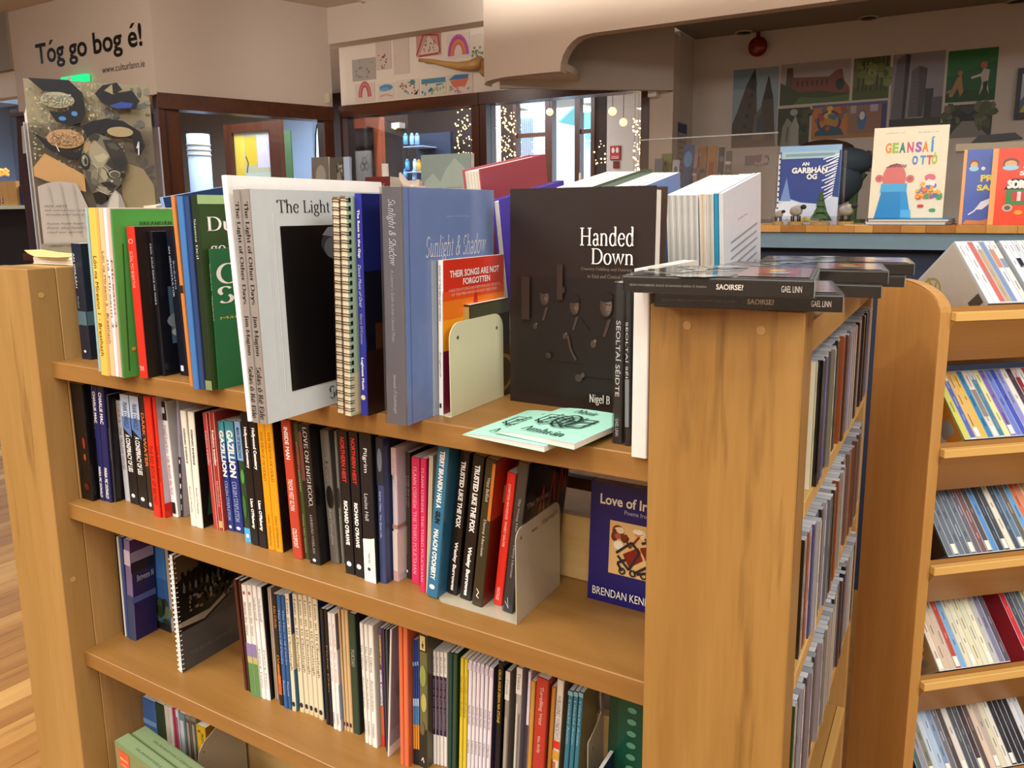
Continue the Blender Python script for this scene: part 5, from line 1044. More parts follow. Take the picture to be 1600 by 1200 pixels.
# ================================================================== books, top shelf
def cr(ox, oy, f): return lambda l, r, b, tx, ty: (ox+l*f, ox+r*f, None if b is None else oy+b*f, ox+tx*f, oy+ty*f)
a1 = cr(100, 280, .2833); b1 = cr(340, 260, .35); c1 = cr(560, 230, .375); d1 = cr(780, 240, .3918)
WH = '#f2f0ea'; BK = '#17171a'
def st(txt, t, b, c=WH, font='n', a0=.25, a1_=.75): return ('s', 'T', txt, a0, b, a1_, t, c, font)
G1 = 'books on the top shelf'
row1a = [
 dict(px=a1(98, 150, 990, 35, 355), c='#1b2230', f='#141a28', label='short dark navy paperback, first at the left end of the top shelf', group=G1, D=.11,
      art=[('s', 'R', .05, .3, .95, .42, '#54707c'), st('AN tOILEÁN', .92, .62, '#c9d0d8', 'n', .15, .40), st('Scéal', .55, .45, '#8aa0b0', 'n', .2, .4), ('s', 'E', .5, .07, .12, .012, '#e8e8e8'), ('f', 'R', 0, .3, 1, .42, '#4a6874')]),
 dict(px=a1(190, 204, 1060, 112, 160), c='#8fb0b4', f='#a9c4c4', label='thin pale teal book edge left of the yellow spine', group=G1, D=.2),
 dict(px=a1(205, 244, 1080, 131, 160), c='#e0b450', f='#e8c878', label='yellow spined songbook with dark lettering', group=G1, D=.2, art=[st('Lón na Míreann 1 · Breathach', .72, .12, '#4a3c28')]),
 dict(px=a1(245, 282, 1082, 165, 162), c='#dcb488', f='#d8c0a0', label='tan spined songbook beside the yellow one', group=G1, D=.2, art=[st('Lón na Míreann 2 · Breathach', .75, .2, '#5a4230')]),
 dict(px=a1(283, 303, 1088, 200, 160), c='#cfd3d6', f='#c8c8cc', label='silver spined songbook between the tan and the pink one', group=G1, D=.2, art=[st('na Míreann 3', .7, .3, '#50505a')]),
 dict(px=a1(304, 320, 1092, 222, 160), c='#d8a99a', f='#d0b0a8', label='pinkish spined songbook left of the large green book', group=G1, D=.2, art=[st('Míreann 4', .7, .3, '#5a4038')]),
 dict(px=a1(321, 331, 1098, 246, 165), c='#3f8a46', f='#4f9a48', label='tall bright green book with black capitals on the cover', group=G1, D=.21, touch=False,
      art=[('f', 'T', 'BREANDÁN', .22, .905, .50, .932, '#16240f', 'S'), ('f', 'Q', [(.05, .04), (.07, .8)], .002, '#2b5a2a'), ('f', 'E', .10, .17, .02, .012, '#e09a3a')]),
 dict(px=a1(418, 460, 1093, 340, 262), c='#cf2d22', f='#201c1c', label='slim bright red spined paperback', group=G1, D=.13, touch=False,
      art=[('s', 'E', .5, .905, .3, .016, '#e8b0a0'), ('s', 'E', .5, .905, .22, .012, '#cf2d22'), st('SCÉAL MO BHEATHA', .84, .6, '#e8a090'), st('2015', .08, .05, '#f0d0c8'),
           ('f', 'P', [(.2, .45), (.4, .62), (.75, .6), (.9, .3), (.7, .1), (.3, .05)], '#3a302c'), ('f', 'E', .4, .5, .2, .06, '#7a6458'), ('f', 'E', .55, .22, .3, .05, '#6d5a4e'), ('f', 'P', [(.4, .95), (.6, .99), (.6, .7), (.45, .75)], '#34302e')]),
 dict(px=a1(535, 556, 1085, 460, 290), c='#191b22', f='#10141e', label='first of two black paperbacks right of the red spine, sea picture on its cover', group=G1, D=.12, touch=False,
      art=[st('CEOL AGUS RINCE NA MARA', .92, .5, '#c0c4cc'), ('f', 'R', .15, .22, .95, .62, '#4a6274'), ('f', 'E', .5, .38, .4, .08, '#7a8a90'), ('f', 'E', .45, .30, .3, .05, '#a8b4b8')]),
 dict(px=a1(640, 684, 1080, 558, 287), c='#151824', f='#141a2c', label='second black paperback with small white vertical lettering', group=G1, D=.12,
      art=[st('AN tSEANCHULTÚR', .9, .55, '#c8ccd4', 'n', .2, .45), st('Scéalta', .8, .6, '#90a8c0', 'n', .6, .8), ('s', 'R', .25, .03, .6, .07, '#e0e0e0')]),
 dict(px=a1(692, 712, 1142, 586, 95), c='#c0783c', f='#b06a34', label='tall orange-brown leaning book', group=G1, D=.2, art=[('s', 'R', 0, .50, 1, .54, '#2c2018')]),
 dict(px=a1(713, 743, 1156, 618, 95), c='#3f72ac', f='#3a64a0', label='tall mid-blue leaning book', group=G1, D=.2),
 dict(px=a1(744, 775, 1158, 650, 95), c='#2e416e', f='#2a3a60', label='tall dark navy leaning book left of the green Irish title', group=G1, D=.2),
 dict(px=a1(777, 820, 1160, 688, 88), c='#22301c', f='#2f4a22', label='tall dark green book with pale green band and white Gaelic title', group=G1, D=.21, touch=False,
      art=[('s', 'R', 0, .0, 1, .05, '#7a8a5a'), st('Siamsa Dúil', .88, .68, '#d8e0d0', 's', .3, .6), ('f', 'R', 0, .955, 1, 1, '#a4c88a'), ('f', 'T', 'Dúil', .07, .82, .40, .895, WH, 'S'), ('f', 'T', 'go', .08, .69, .22, .745, WH, 'S')]),
 dict(px=a1(825, 842, 1158, 770, 385), c='#1f5a34', f='#1f6a40', label='shorter green book with large white Gaelic letters', group=G1, D=.15,
      art=[st('Céad Sgéal', .9, .5, '#c8d8b0'), ('f', 'T', 'Céad', .05, .75, .80, .90, WH, 'S'), ('f', 'T', 'Sgéal', .05, .58, .85, .74, WH, 'S'), ('f', 'T', 'Máire Ó', .06, .50, .5, .525, '#c8c040', 'n')]),
]
row(Z1, row1a)
lod = [('s', 'T', 'The Light of Other Days', .18, .52, .82, .95, '#1f1c1b', 'S'), ('s', 'T', 'Jim Maginn', .18, .30, .82, .47, '#1f1c1b', 'S'), ('s', 'T', 'Solas ó Ré Eile', .18, .02, .82, .25, '#1f1c1b', 'S')]
row1b = [
 dict(px=b1(131, 152, 1138, 15, 62), c='#f0efec', f='#f3f2ef', b='#ecebe8', label='very tall plain white book standing behind the two grey spines', group=G1, D=.262, hard=True, H=.279),
 dict(px=b1(154, 185, None, 65, 105), c='#8d847c', f='#c8cfd0', label='left of the two grey-brown spines lettered The Light of Other Days', group=G1, D=.25, art=lod),
 dict(px=b1(188, 222, None, 103, 103), c='#8d847c', f='#ccd5d6', label='right-hand grey-brown spined book, pale cover with a black square photograph', group=G1, D=.25, touch=False,
      art=lod+[('f', 'T', 'The Light of Other Days', .15, .885, .99, .96, '#2b2b2c', 's'), ('f', 'R', .16, .115, .92, .845, '#0b0b0d'), ('f', 'E', .50, .76, .09, .06, '#3e4246'), ('f', 'E', .49, .74, .06, .05, '#6a6f74'), ('f', 'P', [(.42, .80), (.46, .835), (.54, .84), (.58, .8), (.5, .79)], '#8b9095'),
               ('f', 'T', 'Solas ó Ré Eile', .40, .03, .92, .095, '#2b2b2c', 's'), ('f', 'Q', [(.12, .9), (.12, .12)], .0012, '#e8eeee'), ('f', 'Q', [(.09, .9), (.09, .1)], .0006, '#e4eaea')]),
]
row(Z1, row1b, dmax=.165)
# spiral notebooks
def spiral(lab, ul, ur, vb, ut, vt, cov, covb, n=27):
    y0 = U(ul, vb, 'z', Z1).y; x0 = xat(ul, y0, Z1); x1 = xat(ur, y0, Z1); tp = U(ut, vt, 'y', y0); H = tp.z-Z1; a = math.atan2(tp.x-x0, H); T = x1-x0; D = .165-y0-.01
    t = thing('spiral_notebook', lab, 'spiral-bound book', (x0, y0+.004, Z1+.0003), (0, a, 0), G1)
    m = MB(); m.box((0, 0, 0), (T, D, H-.004), None, [PAGE, PAGE, '#e5d8b8', PAGE, PAGE, PAGE]); m.build('pages', 'paper', t)
    m = MB(); m.box((T+.0001, 0, 0), (T+.0008, D, H-.002), cov); m.box((-.0009, 0, 0), (-.0001, D, H-.002), '#8c6a4a'); m.build('cover', 'gloss', t)
    if covb:
        F = Face((T+.0008, 0, 0), (0, 1, 0), (0, 0, 1), D, H-.002); F.R(.01, .01, .99, .20, covb); F.done(t, 'gloss')
    m = MB(); R_ = T*.62
    for i in range(n):
        for dz in (0, .0028):
            z = .006+(H-.014)*i/(n-1)+dz
            m.tube([(T/2+R_*math.cos(q)*1.05, -.0015-R_*.55*math.sin(q)*1.0+.002, z+.0008*math.sin(q)) for q in [PI*k/6-.0 for k in range(7)]]+[(T/2-R_*1.05, .006, z), ], .00055, 4)
            m.cyl((T/2+R_*1.05, .0005, z), (T/2+R_*1.05, .006, z), .00055, 4)
    m.build('wire_binding', 'wire', t)['kind'] = 'stuff'
    m = MB()
    for i in range(n):
        z = .006+(H-.014)*i/(n-1); m.box((T+.0009, .003, z-.001), (T+.0011, .0065, z+.0042)); 
    m.build('punched_holes', 'black', t)['kind'] = 'stuff'
p_ = b1(527, 550, 1103, 503, 128); spiral('left of two wire-bound notebooks beside the pale cover', p_[0], p_[1], p_[2], p_[3], p_[4], '#b9a68a', None)
p_ = b1(560, 583, 1115, 537, 124); spiral('right wire-bound notebook with mint green and cream cover', p_[0], p_[1], p_[2], p_[3], p_[4], '#b7d6b4', '#ddd2ae')
row1c = [
 dict(px=b1(639, 672, 1110, 608, 122), c='#2a2f8c', f='#141018', label='royal blue spined music book with a near-black cover', group=G1, D=.17,
      art=[('s', 'T', 'The Rose in the Gap', .3, .72, .7, .93, WH, 'b'), ('s', 'T', 'Dance Music of Oriel', .3, .50, .7, .69, '#c8c8e0', 'i'), ('s', 'T', 'Gerry O\'Connor', .3, .33, .7, .47, '#c0a8a0', 'n'), ('s', 'T', 'Lughnasa Music', .3, .12, .7, .27, WH, 'b'), ('s', 'E', .5, .085, .3, .012, '#d8c8a0'),
           ('f', 'R', 0, .66, 1, 1, '#1d2468'), ('f', 'R', 0, .36, 1, .66, '#14141e'), ('f', 'R', .1, .3, .9, .42, '#4a2c1c'), ('f', 'R', 0, 0, 1, .3, '#2a1612')]),
 dict(px=c1(116, 200, 1150, 76, 168), c='#6b686e', f='#7f94c6', label='large shrink-wrapped pale blue hardback with a grey spine', group=G1, D=.185, hard=True, touch=False, mat='plastic',
      art=[('s', 'T', 'Sunlight & Shadow', .28, .68, .72, .95, '#e8ebf0', 't'), ('s', 'T', 'A Listener\'s Guide to Irish Classical Music', .42, .36, .58, .66, '#a8abb2', 'n'), ('s', 'T', 'Seosamh Ó Dubhthaigh', .4, .05, .62, .22, '#d0d4da', 't'),
           ('f', 'T', 'Sunlight & Shadow', .22, .68, .90, .80, '#ffffff', 't'), ('f', 'T', 'Seosamh Ó Dubhthaigh', .44, .875, .70, .885, '#cdd6ea', 'n'), ('f', 'R', .06, .0, .064, 1, '#6f84b8'), ('f', 'T', 'A Listener\'s Guide', .36, .655, .6, .67, '#dfe6f2', 'n')]),
]
row(Z1, row1c, dmax=.165)
row1d = [
 dict(px=c1(303, 318, 1108, 292, 474), c='#8c94a0', f='#8c94a0', label='thin grey wrapped booklet against the pale blue hardback', group=G1, D=.13, y=.02),
 dict(px=c1(325, 354, 1115, 320, 472), c='#e9e7e2', f='#d4341f', label='white spined songbook with a red and orange cover', group=G1, D=.15,
      art=[('s', 'T', 'SONGS OF THE MEN AND WOMEN', .3, .62, .7, .97, '#55555a', 'n'), ('s', 'T', 'Songbook', .3, .25, .7, .42, '#55555a', 'i'), ('s', 'R', .3, .05, .7, .08, '#222222'),
           ('f', 'R', 0, .0, 1, .45, '#7a1c3c'), ('f', 'R', 0, .42, 1, .62, '#f0a020'), ('f', 'R', 0, .62, 1, .74, '#ec7a1e'), ('f', 'R', 0, .74, 1, .80, '#e2501e'), ('f', 'P', [(.45, .66), (.55, .66), (.52, .78), (.5, .8)], '#c8281c'),
           ('f', 'T', 'THEIR SONGS ARE NOT', .10, .885, .90, .93, WH, 'b'), ('f', 'T', 'FORGOTTEN', .30, .83, .74, .872, WH, 'b'), ('f', 'T', 'A SELECTION OF SONGS AND POEMS RECALLING THE REVOLT', .08, .795, .92, .812, '#f0c0b0', 'n'), ('f', 'T', 'OF THE MEN WHO FOUGHT AND DIED', .12, .765, .86, .782, '#f0c0b0', 'n')]),
]
row(Z1, row1d, dmax=.163)
# cream bookend, top shelf
def bookend(lab, p_near, p_far, vt_near, z, mat, base, th=.0012, rnd=.02, slot=False):
    a = U(p_near[0], p_near[1], 'z', z+.001); b = U(p_far[0], p_far[1], 'z', z+.001); b = Vector((a.x, a.y+(b-a).length, a.z))
    D = (b-a).length; H = U(p_near[0], vt_near, 'y', a.y).z-z
    t = thing('bookend', lab, 'bookend', (a.x, a.y, z+.0003), (0, 0, 0))
    pr = [(0, 0), (0, H-rnd)]+[(rnd-rnd*math.cos(PI/2*k/6), H-rnd+rnd*math.sin(PI/2*k/6)) for k in range(1, 7)]+[(D-rnd+rnd*math.sin(PI/2*k/6), H-rnd+rnd*math.cos(PI/2*k/6)) for k in range(0, 7)]+[(D, 0)]
    m = MB(); m.prism([(0, y, q) for y, q in pr], (th, 0, 0)); m.build('upright_plate', mat, t)
    m = MB(); br = [(0, 0), (-base+rnd, 0)]+[(-base+rnd-rnd*math.sin(PI/2*k/6), rnd-rnd*math.cos(PI/2*k/6)) for k in range(1, 7)]+[(-base, D), (0, D)]
    m.prism([(x, y, 0) for x, y in br], (0, 0, th)); m.build('base_plate', mat, t)
    for y in (rnd*.8, D-rnd*.8): m = MB(); m.cyl((th, y, H-rnd*.9), (th+.0006, y, H-rnd*.9), .0022, 10); m.build('rivet', 'screw', t)
    if slot:
        F = Face((th, 0, 0), (0, 1, 0), (0, 0, 1), D, H); F.T('MADE', .34, .86, .46, .885, '#5a5040', 'b'); F.T('STEELWARE', .56, .86, .86, .905, '#6a5f4c', 'n'); F.done(t, art='stamped_mark')
    return t, a, D, H
p_ = (704, 651.5); q_ = (784, 618)
bookend('cream enamelled bookend holding the red songbook', p_, q_, 230+738*.375, Z1, 'cream', .022)
# dark book behind the bookend
def solid_book(lab, x0, y0, z, T, D, H, c, f, art=None, hard=False, rot=(0, 0, 0), name='book', cat='book', group=G1, mat='gloss', pages=PAGE, b=None):
    return book(name, lab, (x0, y0, z+.0003), rot, T, H, D, c, f, b, art, hard=hard, group=group, cat=cat, mat=mat, pages=pages)
yb2 = .085; xk = xat(560+450*.375, yb2, Z1+.16); 
zt2 = U(560+440*.375, 230+650*.375, 'y', yb2).z
be = a = U(p_[0], p_[1], 'z', Z1+.001)
solid_book('dark bronze boxed book with a gold oval, behind the cream bookend', be.x-.0105, .070, Z1, .010, .092, zt2-Z1, '#3a3018', '#2a1c12', [('s', 'R', .1, .8, .9, .98, '#a89050'), ('f', 'E', .75, .25, .35, .2, '#8a7430'), ('f', 'E', .75, .25, .28, .16, '#2c2012'), ('f', 'R', 0, .86, 1, .99, '#4c4a34')])
# big brown book facing out
pa_ = U(797.6, 624, 'z', Z1); yh = .128
xl = xat(797.6, yh, Z1); xr = xat(1023, yh, Z1+.26); Hh = U(1010, 290, 'y', yh).z-Z1
hd = thing('hardback_book', 'large dark brown hardback lettered Handed Down, cover facing out', 'book', (xl, yh, Z1+.0003), (-.02, 0, 0), G1)
m = MB(); Th = .030; Wd = xr-xl; m.box((0, 0, 0), (Wd, .0025, Hh), '#2a1c16'); m.box((0, Th-.0025, 0), (Wd+.003, Th, Hh), '#3a281e'); m.box((0, .0025, 0), (.003, Th-.0025, Hh), '#2a1c16'); bevel(m.build('cover', 'gloss', hd), .0006, 1)
m = MB(); m.box((.0031, .0026, .004), (Wd-.004, Th-.0026, Hh-.004), '#ece8dc'); m.build('pages', 'paper', hd)
F = Face((0, 0, 0), (1, 0, 0), (0, 0, 1), Wd, Hh)
F.R(.0, 0, 1, 1, '#241813')
F.R(.04, .04, .96, .60, '#1d1410')
F.P([(.06, .3), (.95, .28), (.95, .04), (.06, .04)], '#1c140f')
def figure(cx, cy, s_, c, c2):
    F.P([(cx-.12*s_, cy-.26*s_), (cx-.09*s_, cy-.09*s_), (cx-.03*s_, cy-.05*s_), (cx+.04*s_, cy-.05*s_), (cx+.10*s_, cy-.10*s_), (cx+.13*s_, cy-.26*s_)], '#1b1410')
    F.E(cx, cy, .034*s_, .040*s_, '#3a2c24'); F.E(cx+.006*s_, cy-.004, .026*s_, .034*s_, c); F.E(cx+.013*s_, cy-.004, .014*s_, .026*s_, c2); F.E(cx, cy+.030*s_, .036*s_, .018*s_, '#19120e')
    F.E(cx+.004*s_, cy+.004*s_, .005*s_, .003*s_, '#2a1e18'); F.E(cx+.018*s_, cy+.004*s_, .004*s_, .003*s_, '#2a1e18'); F.Q([(cx+.004*s_, cy-.02*s_), (cx+.018*s_, cy-.02*s_)], .0007, '#3a2620')
    F.P([(cx+.01*s_, cy-.05*s_), (cx+.03*s_, cy-.045*s_), (cx+.0*s_, cy-.11*s_), (cx-.015*s_, cy-.11*s_)], '#42332a')
    F.E(cx-.065*s_, cy-.14*s_, .016*s_, .014*s_, c); F.E(cx-.055*s_, cy-.128*s_, .008*s_, .006*s_, c2)
figure(.26, .51, 1, '#3d2f27', '#554539'); figure(.48, .475, 1.0, '#402f28', '#5c4b3e'); figure(.70, .485, 1.25, '#473930', '#66554a'); F.E(.40, .545, .014, .016, '#35281f'); F.E(.30, .24, .020, .014, '#382b23'); F.E(.52, .15, .026, .018, '#3e3129'); F.E(.55, .165, .014, .012, '#4a3c33')
F.Q([(.44, .34), (.46, .28), (.50, .23)], .0028, '#41342b'); F.R(.10, .40, .16, .60, '#2f211a'); F.R(.36, .50, .40, .66, '#33241c')
F.T('Handed', .52, .745, .875, .83, '#efe8dc', 's'); F.T('Down', .60, .665, .875, .735, '#efe8dc', 's')
F.T('Country Fiddling and Dancing', .53, .635, .87, .652, '#7a6a5c', 's'); F.T('in East and Central Down', .575, .605, .87, .622, '#7a6a5c', 's'); F.T('Nigel B', .60, .035, .74, .085, '#efe8dc', 's')
F.done(hd)
row1e = [
 dict(px=d1(452, 488, 1135, 464, 515), c='#2b2c2e', f='#34363a', label='black disc case lettered SEOLTAÍ SÉIDTE, left of two', group=G1, D=.12, mat='plastic', name='disc_case', touch=False, y=.022,
      art=[('s', 'T', 'SEOLTAÍ SÉIDTE', .2, .30, .8, .77, '#d8dadc', 'n'), ('s', 'T', 'GAEL LINN', .3, .05, .65, .16, '#c0c2c4', 'n')]),
 dict(px=d1(500, 520, 1140, 502, 520), c='#2b2c2e', f='#34363a', label='black disc case lettered SEOLTAÍ SÉIDTE, right of two', group=G1, D=.12, mat='plastic', name='disc_case', y=.02,
      art=[('s', 'T', 'SEOLTAÍ SÉIDTE', .2, .30, .8, .77, '#d8dadc', 'n'), ('s', 'R', .1, .12, .9, .42, '#8a8f94')]),
 dict(px=d1(525, 588, 1172, 527, 460), c='#dcd8d0', f='#e6e2da', b='#e6e2da', label='thick plain white book beside the right-hand end unit', group=G1, D=.15, lean=0, y=-.01),
]
row(Z1, row1e, dmax=.165)
# mint booklets lying flat
def booklet(lab, c4, z, k):
    q = [U(u, v, 'z', z) for u, v in c4]      # near-left, near-right, far-right, far-left
    ax = (q[1]-q[0]); ang = math.atan2(ax.y, ax.x); wd = ax.length; dp = (q[3]-q[0]).length
    t = thing('songbook', lab, 'booklet', (q[0].x, q[0].y, z-.008), (0, 0, ang), group='mint song booklets lying on the top shelf')
    m = MB(); n = 8
    def prof_(o, t0, t1):
        return [(wd*i/n, z_) for i in range(n+1) for z_ in [o+.0045*math.exp(-(i/n)*5)*1.0]]
    lo = prof_(0, 0, 0); 
    m2 = MB()
    for i in range(n):
        x0, z0 = lo[i]; x1, z1 = lo[i+1]
        zz0, zz1 = (-.0045*math.exp(-(i/n)*5)+.0048), (-.0045*math.exp(-((i+1)/n)*5)+.0048)
        zz0 += .0008*i/n; zz1 += .0008*(i+1)/n
        m.v += []; k0 = len(m.v); m.v += [(x0, 0, zz0), (x1, 0, zz1), (x1, dp, zz1), (x0, dp, zz0)]; m.f.append((k0, k0+1, k0+2, k0+3)); m.c.append('#a9e0c8')
        m2.prism([(x0, .0005, .0002), (x1, .0005, .0002), (x1, .0005, zz1-.0002), (x0, .0005, zz0-.0002)], (0, dp-.001, 0), '#d8cfc4')
    m2.build('pages', 'paper', t)
    mm = MB(); mm.box((0, 0, -.0004), (wd, dp, .0001), '#a9e0c8'); mm.build('back_cover', 'print', t)
    m.build('cover', 'print', t)
    F = Face((0, 0, .0056), (1, 0, 0), (0, 1, 0), wd, dp)
    F.T('Abair', .34, .80, .62, .92, '#1c3a30', 'S'); F.T('Amhrán', .26, .08, .76, .22, '#1c3a30', 'S')
    for cx in (.34, .66):
        F.Q([(cx-.14, .36), (cx-.14, .62), (cx+.12, .66), (cx+.10, .38), (cx-.14, .36)], .0022, '#20302c'); F.Q([(cx-.1, .52), (cx+.14, .58)], .003, '#20302c'); F.Q([(cx-.08, .36), (cx-.02, .68)], .0022, '#20302c')
    F.Q([(.5+.12*math.cos(math.radians(t_)), .5+.2*math.sin(math.radians(t_))) for t_ in range(0, 361, 30)], .003, '#20302c'); F.Q([(.5+.05*math.cos(math.radians(t_)), .5+.1*math.sin(math.radians(t_))) for t_ in range(0, 361, 45)], .002, '#20302c'); F.Q([(.2, .42), (.3, .3), (.4, .45), (.6, .3), (.8, .5)], .002, '#20302c')
    F.done(t); return t
booklet('lower mint green song booklet partly under the other', [(722, 668), (850, 694), (905, 646), (786, 627)], Z1+.0085, 0).location.z = Z1+.0006
booklet('upper mint green booklet lettered Abair Amhrán', [(773, 668), (897, 694), (949.5, 646), (834, 626)], Z1+.0125, 1).location.z = Z1+.0072

